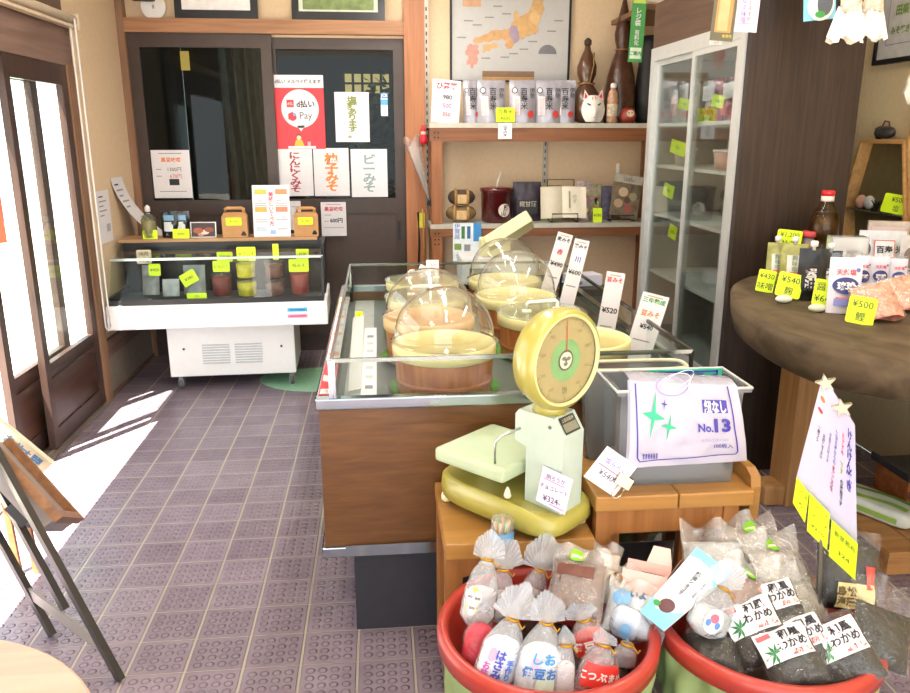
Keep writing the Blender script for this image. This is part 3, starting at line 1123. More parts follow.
for i, (x, y) in enumerate(((0.197, 2.40), (0.172, 2.765), (0.185, 3.135), (0.592, 2.79), (0.64, 2.42))):
    b = MB()
    rr = 0.176

    def fn(a, v):
        th = 2 * pi * a
        return (rr * (0.86 + 0.14 * v + 0.02 * sin(17 * th)) * cos(th), rr * (0.86 + 0.14 * v + 0.02 * sin(17 * th)) * sin(th), 0.001 + 0.012 * v)
    b.grid(fn, 80, 2, GREENMAT, wrap=True)
    o = b.build('leaf_strip', None, (x, y, ZD))
    tag(o, ['green leaf strip around foot of the barrel nearest the front glass', 'green leaf strip around foot of the orange lined barrel', 'green leaf strip around foot of third left row barrel',
            'green leaf strip around foot of the flat lidded barrel behind the dial', 'green leaf strip around foot of the open barrel'][i], 'leaf strip')

# tall white price signs along the right hand side of the case
for i, (xb0, yb0, xt0, yt0, xt1, yt1, Y, lines, lab) in enumerate((
        (543, 282, 558, 231, 572, 236, 3.30, [('麦みそ', 'k'), ('赤', 'r'), ('¥490', 'k')], 'tall white price sign leaning beside the rearmost dome, nearest the calculator'),
        (562, 292, 575, 238, 588, 244, 3.12, [('糀みそ', 'k'), ('川', 'b'), ('¥600', 'k')], 'tall white price sign second from the far end of case'),
        (596, 334, 607, 271, 622, 280, 2.80, [('豆みそ', 'r'), ('', 'k'), ('¥520', 'k')], 'tall white price sign with red heading behind the scale dial'),
        (627, 345, 643, 291, 667, 299, 2.52, [('三年熟成', 'n'), ('豆みそ', 'o'), ('¥540', 'k')], 'tall white price sign nearest the front right corner of case'))):
    A, B, C = P(xb0, yb0, Y=Y), P(xt0, yt0, Y=Y), P(xt1, yt1, Y=Y)
    h = (B - A).length
    w = (C - B).length
    roll = math.atan2(B.x - A.x, B.z - A.z)
    ex = Vector((cos(roll), 0, -sin(roll)))
    base = A + ex * (w / 2)
    n0 = lines
    h2 = h
    down = Vector((sin(roll), 0, cos(roll)))
    ext = min(0.10, max(0.0, (base.z - 0.715) / cos(roll)))
    base = base - down * ext
    h2 = h + ext
    L = []
    for k, (s, c) in enumerate(n0):
        if s:
            L.append((s, 0.5, 1 - (0.12 + 0.24 * k) * h / h2, 0.10 * h / h2, c, dict(bold=0.03, fit=0.86)))
    card('price_sign', lab, 'price sign', w, h2, L, base, 0.0, roll, rad(-12), scrib=[(0.15, 0.8, 1 - 0.86 * h / h2, 'g'), (0.2, 0.8, 1 - 0.05 * h / h2, mat('#f0a070'))])

# small sign behind the left row
A, B = P(427, 272, Y=3.62), P(440, 256, Y=3.62)
card('price_sign', 'small white sign standing behind the rear barrel of left row', 'price sign', B.x - A.x, 0.12, [('みそ', 0.55, 0.80, 0.11, 'p'), ('¥450', 0.55, 0.62, 0.11, 'b')],
     (0.5 * (A.x + B.x), 3.69, 0.80), 0.0)
card('shelf_card', 'small white angled card in front of the small white sign', 'card', 0.05, 0.035, [], (0.5 * (A.x + B.x) - 0.05, 3.685, 0.86), 0.1, 0.5)

# the strip cards lying along the left edge of the deck
b = MB()
b.box(-0.025, 0.025, 0, 0.9, 0, 0.002, PAPER)
for k in range(7):
    b.cbox((0, 0.09 + k * 0.11, 0.0025), (0.026, 0.035, 0.001), mat('#b9bbb6') if k % 3 else mat('#77797a'))
o = b.build('paper_strip', None, (-0.045, 2.33, 0.7055), (0, 0, 0))
tag(o, 'long printed paper strip lying inside the left edge of case', 'paper strip')
A, B = P(345, 352, Y=2.42), P(368, 291, Y=3.0)
o = MB().box(-0.022, 0.022, 0, 0.62, -0.001, 0.001, clear('#ffffff', 0.55, 1.5, 0.06, 1.5)).build('plastic_sleeve', None, (-0.088, 2.36, 0.72), (rad(9), rad(-12), rad(-2)))
tag(o, 'long milky plastic sleeve leaning along the left glass of case', 'sleeve')
price_tag('lime tag at far end of the plastic sleeve in the case', 0.03, 0.03, '¥', (-0.085, 3.0, 0.80), 0.1)

# printed strips lying on the chrome ledge outside the left glass
for k, (y0, y1, lab) in enumerate(((2.15, 2.46, 'red and white printed strip on the left ledge of the case'), (2.50, 3.55, 'long white strip with orange marks on the left ledge of case'))):
    b = MB()
    w = 0.044
    b.box(0, w, 0, y1 - y0, 0, 0.0015, mat('#d83a40', 0.5) if k == 0 else mat('#ddd5d6', 0.5))
    T = Matrix.Translation((0, 0, 0.0015)) @ Matrix.Rotation(-pi / 2, 4, 'X')
    if k == 0:
        b.rect(0.004, w - 0.004, 0.005, 0.05, WHITE, T, y=-0.0004)
        b.text('いみそ', w / 2, 0.028, 0.014, mat('#7c4a44'), T, y=-0.0008, fit=0.034)
        b.poly([(0.004, 0.13), (0.04, 0.10), (0.04, 0.16), (0.004, 0.19)], WHITE, T, y=-0.0004)
    else:
        for j in range(7):
            b.disc(w / 2, 0.08 + 0.14 * j, 0.016, 0.03, mat('#e07a3a', 0.5) if j % 2 == 0 else mat('#b9a7c0', 0.5), T, y=-0.0004)
    o = b.build('printed_strip', None, (CX0 - 0.002, y0, 0.7758))
    tag(o, lab, 'printed strip')

# ------------------------------------------------------------------ printed sheets on the back doors
YG = 5.47


def sheet(name, lab, cat, x0, x1, y0, y1, lines=(), Y=5.455, base=None, **k):
    x, z, w, h = span(x0, x1, y0, y1, Y)
    return card(name, lab, cat, w, h, lines, (x, Y, z), base=base, **k)


sheet('notice', 'white price notice with black jar picture on the left back door', 'notice', 155, 193, 150, 198,
      [('黒豆味噌', 0.5, 0.80, 0.09, 'o', dict(bold=0.02)), ('1300円', 0.58, 0.60, 0.09, 'k', dict(fit=0.5)), ('670円', 0.6, 0.46, 0.09, 'r', dict(fit=0.5))],
      rects=[(0.42, 0.27, 0.68, 0.40, INK)], scrib=[(0.1, 0.24, 0.60, 'g'), (0.1, 0.24, 0.46, 'g'), (0.15, 0.85, 0.14, 'g'), (0.2, 0.8, 0.93, 'g')])
REDP = mat('#e3343f', 0.45, var=0.02)
x, z, w, h = span(276, 326, 75, 149, 5.50)
b = MB()
b.box(-w / 2, w / 2, -0.001, 0.001, 0, h, REDP)
b.rect(-w / 2, w / 2, h * 0.83, h, PAPER, y=-0.0014)
b.text('d払い メルペイ使えます', 0, h * 0.915, 0.036, INK, y=-0.002, fit=w * 0.9, bold=0.02)
b.disc(0.02 * w, h * 0.55, w * 0.37, w * 0.37, PAPER, y=-0.0014, seg=40)
b.poly([(-0.06 * w, h * 0.32), (0.1 * w, h * 0.32), (0.02 * w, h * 0.24)], PAPER, y=-0.0014)
b.rect(-0.24 * w, -0.10 * w, h * 0.57, h * 0.67, REDP, y=-0.002)
b.text('d払', -0.17 * w, h * 0.62, 0.03, PAPER, y=-0.0024, fit=w * 0.11)
b.text('d払い', 0.13 * w, h * 0.615, 0.058, INK, y=-0.002, fit=w * 0.36, bold=0.03)
b.poly([(-0.22 * w, h * 0.48), (-0.13 * w, h * 0.51), (-0.06 * w, h * 0.48), (-0.06 * w, h * 0.41), (-0.13 * w, h * 0.38), (-0.22 * w, h * 0.41)], REDP, y=-0.002)
b.poly([(-0.13 * w, h * 0.51), (-0.06 * w, h * 0.48), (-0.06 * w, h * 0.45), (-0.12 * w, h * 0.46)], mat('#6db1e8'), y=-0.0024)
b.text('Pay', 0.13 * w, h * 0.445, 0.055, mat('#55525a'), y=-0.002, fit=w * 0.3, bold=0.0)
b.rect(-0.25 * w, 0.30 * w, h * 0.005, h * 0.04, PAPER, y=-0.0014)
b.disc(-0.03 * w, h * 0.17, 0.055 * w, 0.04 * h, mat('#5b3a2c'), y=-0.0015)
b.disc(-0.03 * w, h * 0.155, 0.045 * w, 0.032 * h, mat('#f0c9a6'), y=-0.0019)
b.poly([(-0.13 * w, h * 0.04), (0.07 * w, h * 0.04), (0.03 * w, h * 0.125), (-0.09 * w, h * 0.125)], mat('#f2b53a'), y=-0.0017)
b.rect(0.14 * w, 0.2 * w, h * 0.04, h * 0.1, mat('#f0a8b8'), y=-0.0017)
tag(b.build('poster', None, (x, 5.5, z)), 'red payment poster with white speech bubble on right back door', 'poster')
MK = mat('#8b8a3a', 0.6)
for x0, x1, y0, y1, s, c, lab in ((336, 370, 92, 142, '塩麹あります。', mat('#7f8a3c'), 'white sheet with green brush lettering on the right back door'),
                                  (279, 314, 148, 196, 'にんにくみそ', mat('#a8404a'), 'white sheet with dark red brush lettering below red poster'),
                                  (315, 350, 148, 196, '柚子みそ', mat('#ef8a34'), 'white sheet with orange brush lettering, middle of lower three'),
                                  (352, 388, 149, 197, 'ピーみそ', mat('#8fa3a6'), 'white sheet with grey brush lettering, right of lower three')):
    if len(s) >= 6:
        half = (len(s) + 1) // 2
    sheet('notice', lab, 'notice', x0, x1, y0, y1, [(s, 0.5, 0.5, (0.20 if len(s) < 5 else 0.145), c, dict(vert=True, bold=0.035, fit=0.84, sx=1.5 if len(s) > 5 else 1.25, space=0.85))], Y=5.50)
sheet('sticker', 'small blue and white sticker on the right back door glass', 'sticker', 381, 388, 93, 116, [('JCB', 0.5, 0.88, 0.16, 'w', dict(bold=0.03))], Y=5.503,
      rects=[(0.0, 0.78, 1, 1.0, mat('#4f8fcf')), (0.0, 0.48, 1, 0.72, mat('#58a8e6')), (0.1, 0.1, 0.9, 0.25, mat('#e3e6ea'))])
sheet('notice', 'small white price notice on the lower panel of right back door', 'notice', 322, 347, 202, 236,
      [('黒豆味噌', 0.5, 0.80, 0.12, 'r', dict(bold=0.02)), ('600円', 0.6, 0.46, 0.15, 'k', dict(bold=0.03, fit=0.5))], Y=5.48, scrib=[(0.12, 0.4, 0.62, 'g'), (0.12, 0.3, 0.44, 'g'), (0.1, 0.9, 0.25, 'g'), (0.2, 0.8, 0.93, 'g')])
sheet('notice', 'white notice mostly hidden behind the menu leaflet', 'notice', 280, 302, 201, 230, [], Y=5.452, scrib=[(0.6, 0.9, 0.8, 'k'), (0.6, 0.9, 0.5, 'g')])
# two sheets on the left wall by the blind cord
for k, (ya, yb, za, zb, rx, lab) in enumerate(((4.70, 4.92, 0.88, 1.18, 0, 'white printed sheet on left wall beside the cord loop'), (4.98, 5.20, 0.86, 1.24, 0.35, 'white printed sheet curling off the left wall'))):
    b = MB()
    n = 10
    T = Matrix.Rotation(pi / 2, 4, 'Z')

    def fn(a, v, k=k):
        out = 0.03 + (0.20 * (1 - v) ** 2 if k else 0.0)
        return ((a - 0.5) * (yb - ya) + (0.16 * (1 - v) if k else 0), -out + 0.028, v * (zb - za))
    b.grid(fn, 4, n, PAPER, T, smooth=True)
    for j in range(5):
        v = 0.9 - j * 0.09
        q = [fn(0.15, v), fn(0.15 + 0.55 * (0.6 + 0.4 * (j % 2)), v), fn(0.15 + 0.55 * (0.6 + 0.4 * (j % 2)), v - 0.025), fn(0.15, v - 0.025)]
        b.add([(a, y - 0.0015, z) for a, y, z in q], [(0, 1, 2, 3)], GREY if j else INK, T)
    q = [fn(0.55, 0.35), fn(0.85, 0.35), fn(0.85, 0.2), fn(0.55, 0.2)]
    b.add([(a, y - 0.0015, z) for a, y, z in q], [(0, 1, 2, 3)], mat('#b4b0b8'), T)
    tag(b.build('notice', None, (-1.598, (ya + yb) / 2, za)), lab, 'notice')

# framed pictures leaning on the ledge over the doors
for k, (x0, x1, lab) in enumerate(((175, 258, 'dark framed white certificate standing on left of door ledge'), (292, 385, 'dark framed picture standing on right of the door ledge'))):
    A, B = P(x0, 17, Y=5.45), P(x1, 17, Y=5.45)
    w = B.x - A.x
    t = thing('framed_picture', lab, 'picture', ((A.x + B.x) / 2, 5.452, 2.201), (rad(-4), 0, 0))
    F = mat('#26282c', 0.35)
    b = MB()
    h = 0.36
    for a in (-w / 2, w / 2 - 0.045):
        b.box(a, a + 0.045, -0.01, 0.01, 0, h, F)
    b.box(-w / 2, w / 2, -0.01, 0.01, 0, 0.05, F).box(-w / 2, w / 2, -0.01, 0.01, h - 0.05, h, F)
    b.build('frame', t)
    b = MB().box(-w / 2 + 0.04, w / 2 - 0.04, -0.004, 0.004, 0.045, h - 0.045, mat('#ece9ea', 0.6) if k == 0 else mat('#d6dbc9', 0.6))
    if k:
        b.rect(-w / 2 + 0.07, w / 2 - 0.07, 0.062, 0.2, mat('#7f8f5a', 0.6, var=0.4, scale=20), y=-0.005)
    b.build('print', t)
o = MB().solid([(0.075, 0), (0.075, 0.008)], WHITE, 28, Matrix.Rotation(pi / 2, 4, 'X')).text('8', 0, 0.0, 0.03, INK, y=-0.0092).build('round_plaque', None, (P(153, 2, Y=5.45).x, 5.45, 2.265), (rad(-3), 0, 0))
tag(o, 'round white plaque standing at the left end of door ledge', 'plaque')
o = MB().box(-0.07, 0.07, -0.03, 0.03, 0, 0.05, mat('#2b2624', 0.5), bev=0.015).build('black_clip_lamp', None, (P(143, 0, Y=5.40).x, 5.40, 2.29))
o.name = 'door_bell'
tag(o, 'black bell box on the wall above the round plaque', 'bell')

# curtain behind the panes, and a shrub standing in for reflected greenery
b = MB()
x0, x1 = -1.12, -0.70


def cf(a, v):
    return (x0 + (x1 - x0) * a + 0.02 * sin(v * 6), 6.2 + 0.05 * sin(a * 34) + 0.02 * sin(a * 57 + v * 2), 0.004 + 2.79 * v)


b.grid(cf, 110, 8, mat('#8f989c', 0.8, var=0.25, scale=14))
tag(b.build('curtain'), 'pale grey pleated curtain hanging behind the left back door glass', 'curtain')
t = thing('reflected_shrub', 'green leafy shrub standing in for greenery reflected in right back door glass', 'plant', (0.02, 6.9, 0.0))
MB().solid([(0.13, 0), (0.17, 0.3), (0.15, 0.3)], mat('#6a4a3a', 0.7), 20).tube([(0, 0, 0.25), (0.02, 0, 1.2), (0, 0.02, 1.8)], 0.02, mat('#5a4a36', 0.8), 8).build('pot', t)
b = MB()
rr = random.Random(3)
LF = mat('#56703a', 0.6, var=0.4, scale=8)
for k in range(420):
    a, e_, d = rr.uniform(0, 2 * pi), rr.uniform(-1, 1), rr.uniform(0.4, 1.0)
    c = Vector((0.30 * d * cos(a) * math.sqrt(1 - e_ * e_), 0.3 * d * sin(a) * math.sqrt(1 - e_ * e_), 1.45 + 0.55 * d * e_))
    T = Matrix.Translation(c) @ Euler((rr.uniform(-1, 1), rr.uniform(-1, 1), rr.uniform(0, 6))).to_matrix().to_4x4()
    b.add([(-0.02, 0, 0), (0, -0.06, 0.01), (0.02, 0, 0), (0, 0.06, 0.01)], [(0, 1, 2, 3)], LF, T)
b.build('foliage', t)

# ------------------------------------------------------------------ wooden shelf unit against the back wall
SY0, SY1 = 5.16, 5.485
SX0, SX1 = 0.345, 1.90
SW = wood('#6f4429', '#8a5836', axis=0, rough=0.45)
SWV = wood('#7a4a2c', '#99623c', axis=2, rough=0.45)
EDGE_G = mat('#b9b3a6', 0.4)
su = thing('wooden_shelf', 'brown wooden shelf unit standing against the back wall', 'shelf', ((SX0 + SX1) / 2, (SY0 + SY1) / 2, 0))
ZU, ZL, ZB = 1.565, 0.925, 0.14


def ls(mb, name):
    ox, oy = (SX0 + SX1) / 2, (SY0 + SY1) / 2
    mb.v = [(x - ox, y - oy, z) for x, y, z in mb.v]
    return mb.build(name, su)


for z, t_ in ((ZU, 0.115), (ZL, 0.085)):
    ls(MB().box(SX0 - 0.01, SX1, SY0, SY1, z - 0.03, z, EDGE_G).box(SX0 - 0.01, SX1, SY0 + 0.004, SY0 + 0.04, z - t_, z - 0.03, SW).box(SX0, SX1, SY1 - 0.03, SY1, z - t_, z - 0.03, SW), 'shelf_board')
ls(MB().box(SX0, SX1, SY0 + 0.02, SY1, ZB - 0.03, ZB, SW), 'shelf_board')
for x in (SX0, SX1 - 0.07):
    for y in (SY0 + 0.006, SY1 - 0.05):
        b = MB().box(x, x + 0.07, y, y + 0.045, 0, ZU - 0.03, SWV)
        if y < 5.3:
            for z in (ZU - 0.06, ZU - 0.09, ZL - 0.06, ZL - 0.10, ZL - 0.13):
                for dx in (0.022, 0.045):
                    b.add([(x + dx + 0.006 * cos(k * pi / 4), y - 0.0045, z + 0.006 * sin(k * pi / 4)) for k in range(8)], [tuple(range(8))], BLACK)
        ls(b, 'leg')
# slotted steel standards
for k, (px, ya, yb, lab) in enumerate(((427, 20, 125, 'slotted steel wall standard beside the wooden door post'), (547, 140, 190, 'slotted steel wall standard behind the lower shelf goods'))):
    x = P(px, 100, Y=5.48).x
    b = MB().box(x - 0.014, x + 0.014, 5.488, 5.499, 0.8 if k else 1.0, 1.5 if k else 2.35, mat('#a39c90', 0.4, 0.6))
    for j in range(26):
        z = (0.82 if k else 1.02) + j * 0.05
        if z < (1.48 if k else 2.33):
            b.box(x - 0.004, x + 0.004, 5.487, 5.489, z, z + 0.025, BLACK)
    tag(b.build('wall_standard'), lab, 'wall standard')

# upper shelf: silver rice pouches, price card, gourd, carved bottle, fox mask
UY = 5.24
FOIL = mat('#a9a6b0', 0.30, 0.35, 0.10, 30)
for k, (x0, x1, lab) in enumerate(((463, 480, 'silver stand-up pouch leftmost on upper shelf, half hidden'), (477, 505, 'silver stand-up pouch second from left on upper shelf'),
                                   (509, 535, 'silver stand-up pouch in the middle, right of lime tag'), (534, 560, 'silver stand-up pouch with red seal, fourth on upper shelf'), (552, 574, 'silver stand-up pouch at right end of the pouch row'))):
    Yk = UY + (0.03 if k in (0, 4) else 0.0) + 0.01 * (k % 2)
    x, z, w, h = span(x0, x1, 80, 124, Yk)
    h = P((x0 + x1) / 2, 80, Y=Yk).z - ZU
    b = pouch(w, h, 0.07, FOIL, 0.006, seedv=k)
    f = pouch_fn(w, h, 0.082)
    F = lambda a, c: (a, f(a, c)[1] - 0.004, c)
    b.rect(-w * 0.36, -w * 0.12, h * 0.18, h * 0.62, mat('#f2d2d4', 0.5), fn=lambda a, c: (a, f(a, c)[1] - 0.003, c))
    b.text('百寿米', w * 0.05, h * 0.56, 0.075, INK, fn=F, vert=True, bold=0.01, fit=h * 0.5)
    b.text('伊勢', w * 0.36, h * 0.7, 0.03, INK, fn=F, vert=True, fit=h * 0.3)
    b.disc(-w * 0.3, h * 0.76, w * 0.11, w * 0.11, INK, fn=F)
    b.disc(-w * 0.3, h * 0.76, w * 0.08, w * 0.08, mat('#ddd8d4', 0.5), fn=lambda a, c: (a, f(a, c)[1] - 0.005, c))
    b.disc(w * 0.3, h * 0.2, w * 0.12, w * 0.14, mat('#d3453c', 0.4), fn=F)
    for j in range(4):
        b.rect(-w * 0.34 + j * 0.05 * w, -w * 0.325 + j * 0.05 * w, h * 0.2, h * 0.58, mat('#d0605f', 0.5), fn=F, n=2)
    o = b.build('rice_pouch', None, (x, Yk, ZU), (rad(-3), 0, rad(4 - 3 * k)))
    tag(o, lab, 'pouch', 'silver pouches on the upper shelf')
x, z, w, h = span(429, 457, 79, 124, 5.20)
card('price_card', 'white price card leaning at the left end of the upper shelf', 'price card', w, h - (ZU - z), [
    ('ひ祭糀', 0.52, 0.86, 0.15, 'r', dict(bold=0.03, fit=0.75)), ('980', 0.55, 0.60, 0.13, 'k', dict(bold=0.03, fit=0.5)), ('500', 0.55, 0.40, 0.13, 'p', dict(bold=0.03, fit=0.5)), ('350', 0.55, 0.2, 0.12, 'r', dict(bold=0.03, fit=0.45))],
    (x + 0.01, 5.19, ZU), 0.15, rad(4), scrib=[(0.1, 0.35, 0.55, 'p'), (0.1, 0.35, 0.36, 'p'), (0.1, 0.35, 0.17, 'p')])
x, z, w, h = span(496, 515, 106, 121, 5.175)
price_tag('lime price tag leaning before the silver pouches', w, h, '百寿米/¥600', (x, 5.175, ZU + 0.005), 0.2)
x, z, w, h = span(498, 512, 123, 139, 5.155)
card('price_card', 'small white card hanging on the edge of upper shelf', 'price card', w, h, [('¥540', 0.5, 0.5, 0.3, 'k', dict(rot=pi / 2))], (x, 5.157, z), 0.0)

x, z, w, h = span(573, 602, 42, 124, 5.27)
GOURD = mat('#5b3a26', 0.28, 0, 0.3, 14, coat=0.3)
t = thing('gourd', 'dark brown bottle gourd with cord standing on upper shelf', 'gourd', (x, 5.345, ZU))
H = h
MB().solid([(0.03, 0), (0.075, 0.02), (0.098, 0.10), (0.085, 0.19), (0.045, 0.245), (0.042, 0.262), (0.062, 0.31), (0.064, 0.36), (0.042, 0.42), (0.022, 0.46), (0.017, 0.49)], GOURD, 32).build('body', t)
MB().solid([(0.016, 0.485), (0.024, 0.495), (0.024, 0.52), (0.008, 0.535)], mat('#3f2a1c', 0.5), 16).build('stopper', t)
MB().tube([(0.05 * cos(k * pi / 10), 0.05 * sin(k * pi / 10), 0.252 + 0.004 * sin(k)) for k in range(20)], 0.008, mat('#8a6a40', 0.7), 6, closed=True).tube([(0.01, -0.05, 0.25), (0.025, -0.075, 0.36), (0.03, -0.05, 0.44)], 0.005, mat('#8a6a40', 0.7), 6).build('cord', t)
x, z, w, h = span(604, 634, 10, 124, 5.30)
t = thing('carved_bottle', 'tall dark carved wooden bottle behind the small drink bottle', 'ornament', (x, 5.31, ZU))
MB().solid([(0.10, 0), (0.105, 0.05), (0.10, 0.18), (0.088, 0.30), (0.062, 0.40), (0.040, 0.455), (0.038, 0.47), (0.052, 0.52), (0.055, 0.56), (0.042, 0.63), (0.026, 0.70), (0.013, 0.76), (0.008, 0.79)], mat('#4c2c1d', 0.3, 0, 0.45, 30, bump=0.6), 28).build('body', t)
MB().tube([(0.041 * cos(k * pi / 8), 0.041 * sin(k * pi / 8), 0.462) for k in range(16)], 0.007, mat('#8a5a34', 0.6), 6, closed=True).build('cord', t)
# fox mask
x, z, w, h = span(583, 603, 92, 122, 5.18)
t = thing('fox_mask', 'white fox mask with red ears leaning on the gourd', 'mask', (x, 5.185, ZU + 0.006), (rad(-10), 0, rad(-6)))
MW = mat('#e6e2dc', 0.4, var=0.04)
b = MB()


def mf(a, v):
    u = (a - 0.5) * 2
    ww = 0.072 * (0.30 + 0.75 * math.sin(pi * min(1, 0.12 + v * 0.78)) ** 0.8)
    d = 0.05 * (1 - u * u) * (0.5 + 0.5 * sin(pi * v)) + 0.030 * math.exp(-((u / 0.35) ** 2) - ((v - 0.25) / 0.22) ** 2)
    return (u * ww, -d - 0.004, v * 0.165)


b.grid(mf, 20, 16, MW)
b.grid(lambda a, v: (mf(1 - a, v)[0], -0.002, mf(1 - a, v)[2]), 8, 8, MW)
for s in (-1, 1):
    b.add([mf(0.5 + s * 0.13, 0.60), mf(0.5 + s * 0.30, 0.70), mf(0.5 + s * 0.32, 0.66), mf(0.5 + s * 0.18, 0.56)], [(0, 1, 2, 3)], BLACK, Matrix.Translation((0, -0.0025, 0)))
    b.add([mf(0.5 + s * 0.08, 0.75), mf(0.5 + s * 0.12, 0.90), mf(0.5 + s * 0.05, 0.92)], [(0, 1, 2)], RED, Matrix.Translation((0, -0.0035, 0)))
b.add([mf(0.44, 0.13), mf(0.56, 0.13), mf(0.5, 0.09)], [(0, 1, 2)], RED, Matrix.Translation((0, -0.004, 0)))
b.build('face', t)
for s in (-1, 1):
    c = MB().add([(s * 0.022, -0.012, 0.150), (s * 0.066, -0.012, 0.138), (s * 0.056, -0.008, 0.205), (s * 0.022, 0.0, 0.15), (s * 0.066, 0.0, 0.138)], [(0, 1, 2), (3, 2, 4), (0, 2, 3), (1, 4, 2)], MW)
    c.add([(s * 0.032, -0.0135, 0.152), (s * 0.058, -0.0135, 0.146), (s * 0.054, -0.0105, 0.188)], [(0, 1, 2)], RED)
    c.build('ear', t)
x, z, w, h = span(606, 618, 84, 122, 5.19)
t = thing('drink_bottle', 'small drink bottle with white cap beside the fox mask', 'bottle', (x, 5.195, ZU))
MB().solid([(0.03, 0), (0.036, 0.01), (0.036, 0.13), (0.038, 0.15), (0.03, 0.19), (0.016, 0.215), (0.016, 0.222)], mat('#b58a70', 0.25, var=0.4, scale=40), 20).build('body', t)
MB().lathe([(0.0367, 0.045), (0.0367, 0.12)], mat('#c9b9a0', 0.4, var=0.5, scale=50), 20).build('label', t)
MB().solid([(0.018, 0.218), (0.019, 0.22), (0.019, 0.242), (0.012, 0.248)], WHITE, 16).build('cap', t)
x, z, w, h = span(618, 635, 104, 123, 5.2)
t = thing('folk_doll', 'small red round folk doll on the upper shelf by the fridge', 'doll', (x + 0.005, 5.2, ZU))
MB().solid([(0.03, 0), (0.052, 0.02), (0.056, 0.05), (0.04, 0.085), (0.02, 0.1), (0.0001, 0.104)], mat('#8c2e22', 0.4, var=0.15), 24).build('body', t)
MB().disc(0, 0.06, 0.026, 0.022, mat('#d9b9a0', 0.5), y=-0.056).disc(-0.01, 0.064, 0.004, 0.005, BLACK, y=-0.057).disc(0.01, 0.064, 0.004, 0.005, BLACK, y=-0.057).build('face', t)
x, z, w, h = span(635, 652, 40, 122, 5.3)
o = MB().solid([(0.06, 0), (0.075, 0.03), (0.08, 0.25), (0.065, 0.4), (0.07, 0.5), (0.05, 0.55)], mat('#1e1d1e', 0.6, var=0.4, scale=20, bump=0.5), 20).build('dark_vase', None, (x + 0.02, 5.32, ZU))
tag(o, 'dark rough vase on the upper shelf beside the fridge', 'vase')

# framed map above
x0, x1 = P(450, 60, Y=5.47).x, P(570, 60, Y=5.47).x
zb = P(500, 82, Y=5.47).z
t = thing('framed_map', 'large framed map of Japan hanging above the wooden shelf', 'map', ((x0 + x1) / 2, 5.49, zb))
w, h = x1 - x0, 0.80
b = MB()
for a in (-w / 2, w / 2 - 0.014):
    b.box(a, a + 0.014, -0.018, 0.004, 0, h, BLACK)
b.box(-w / 2, w / 2, -0.018, 0.004, 0, 0.012, BLACK).box(-w / 2, w / 2, -0.018, 0.004, h - 0.012, h, BLACK)
b.build('frame', t)
b = MB().box(-w / 2 + 0.01, w / 2 - 0.01, -0.006, 0.002, 0.01, h - 0.01, mat('#b9b7b6', 0.45, var=0.03))


def ip(px, py):
    q = P(px, py, Y=5.483)
    return (q.x - (x0 + x1) / 2, q.z - zb)


Z4 = lambda a, c: ip(420 + a / 2.8875, c / 2.8875)

land = [
    (((137, 132), (146, 126), (152, 131), (163, 127), (170, 133), (166, 142), (172, 152), (165, 160), (168, 172), (163, 187), (156, 185), (152, 198), (146, 196), (143, 184), (136, 190), (134, 178), (141, 168), (137, 158), (132, 160), (130, 148), (136, 142)), '#c68f80'),
    (((152, 117), (160, 108), (172, 107), (184, 100), (196, 97), (206, 88), (222, 86), (236, 88), (248, 84), (258, 92), (256, 110), (246, 118), (238, 112), (226, 117), (212, 116), (198, 122), (184, 120), (170, 126), (158, 125)), '#c99d6c'),
    (((180, 132), (190, 126), (203, 128), (214, 122), (226, 127), (222, 138), (208, 140), (200, 148), (190, 146), (186, 154), (178, 150), (182, 141)), '#d3a878'),
    (((240, 90), (254, 84), (262, 76), (274, 78), (280, 92), (276, 104), (268, 112), (274, 124), (264, 140), (252, 142), (244, 130), (250, 118), (240, 108)), '#cfa070'),
    (((258, 90), (264, 70), (276, 62), (284, 74), (286, 92), (292, 106), (282, 120), (272, 126), (266, 112), (258, 106)), '#a08fa2'),
    (((262, 72), (272, 56), (270, 40), (276, 30), (284, 36), (282, 50), (296, 44), (312, 36), (322, 18), (328, -10), (356, -10), (354, 14), (360, 26), (350, 44), (346, 62), (338, 74), (342, 88), (332, 100), (322, 94), (316, 104), (304, 104), (298, 114), (288, 112), (284, 94), (280, 76)), '#cca36c'),
    (((318, 40), (334, 34), (348, 44), (346, 62), (338, 74), (326, 70), (316, 58)), '#d4b07a'),
    (((322, 18), (328, -10), (356, -10), (354, 14), (340, 20)), '#c29a68')]
for k, (pts, c) in enumerate(land):
    b.poly([Z4(a, q) for a, q in pts], mat(c, 0.6, var=0.12, scale=30), y=-0.0075 - 0.0006 * k)
b.poly([(Z4(368, 156)[0] + 0.062 * cos(k * pi / 14), Z4(368, 156)[1] + 0.058 * sin(k * pi / 14)) for k in range(15)], mat('#77767a', 0.6), y=-0.0075)
q0, q1 = Z4(180, 222), Z4(330, 206)
b.rect(q0[0], q1[0], q0[1], q1[1], mat('#8b6a50', 0.6), y=-0.0075)
q0, q1 = Z4(180, 232), Z4(330, 224)
b.rect(q0[0], q1[0], q0[1], q1[1], mat('#c79a62', 0.6), y=-0.0075)
for a, q in ((165, 72), (200, 50), (250, 40), (300, 142), (325, 120), (245, 165), (190, 168), (120, 108), (270, 155), (400, 60), (380, 90), (140, 60), (225, 18)):
    u = Z4(a, q)
    b.rect(u[0] - 0.03, u[0] + 0.03, u[1] - 0.004, u[1] + 0.004, mat('#8a8680', 0.6), y=-0.0075)
u = Z4(150, 5)
b.rect(u[0] - 0.06, u[0] + 0.06, u[1] - 0.03, u[1] + 0.03, mat('#c79a7c', 0.6), y=-0.0075)
b.build('print', t)

# lower shelf goods
LYF = 5.20


def on_lshelf(x0, x1, y0, y1, Y):
    x, z, w, h = span(x0, x1, y0, y1, Y)
    return x, w, P((x0 + x1) / 2, y0, Y=Y).z - ZL


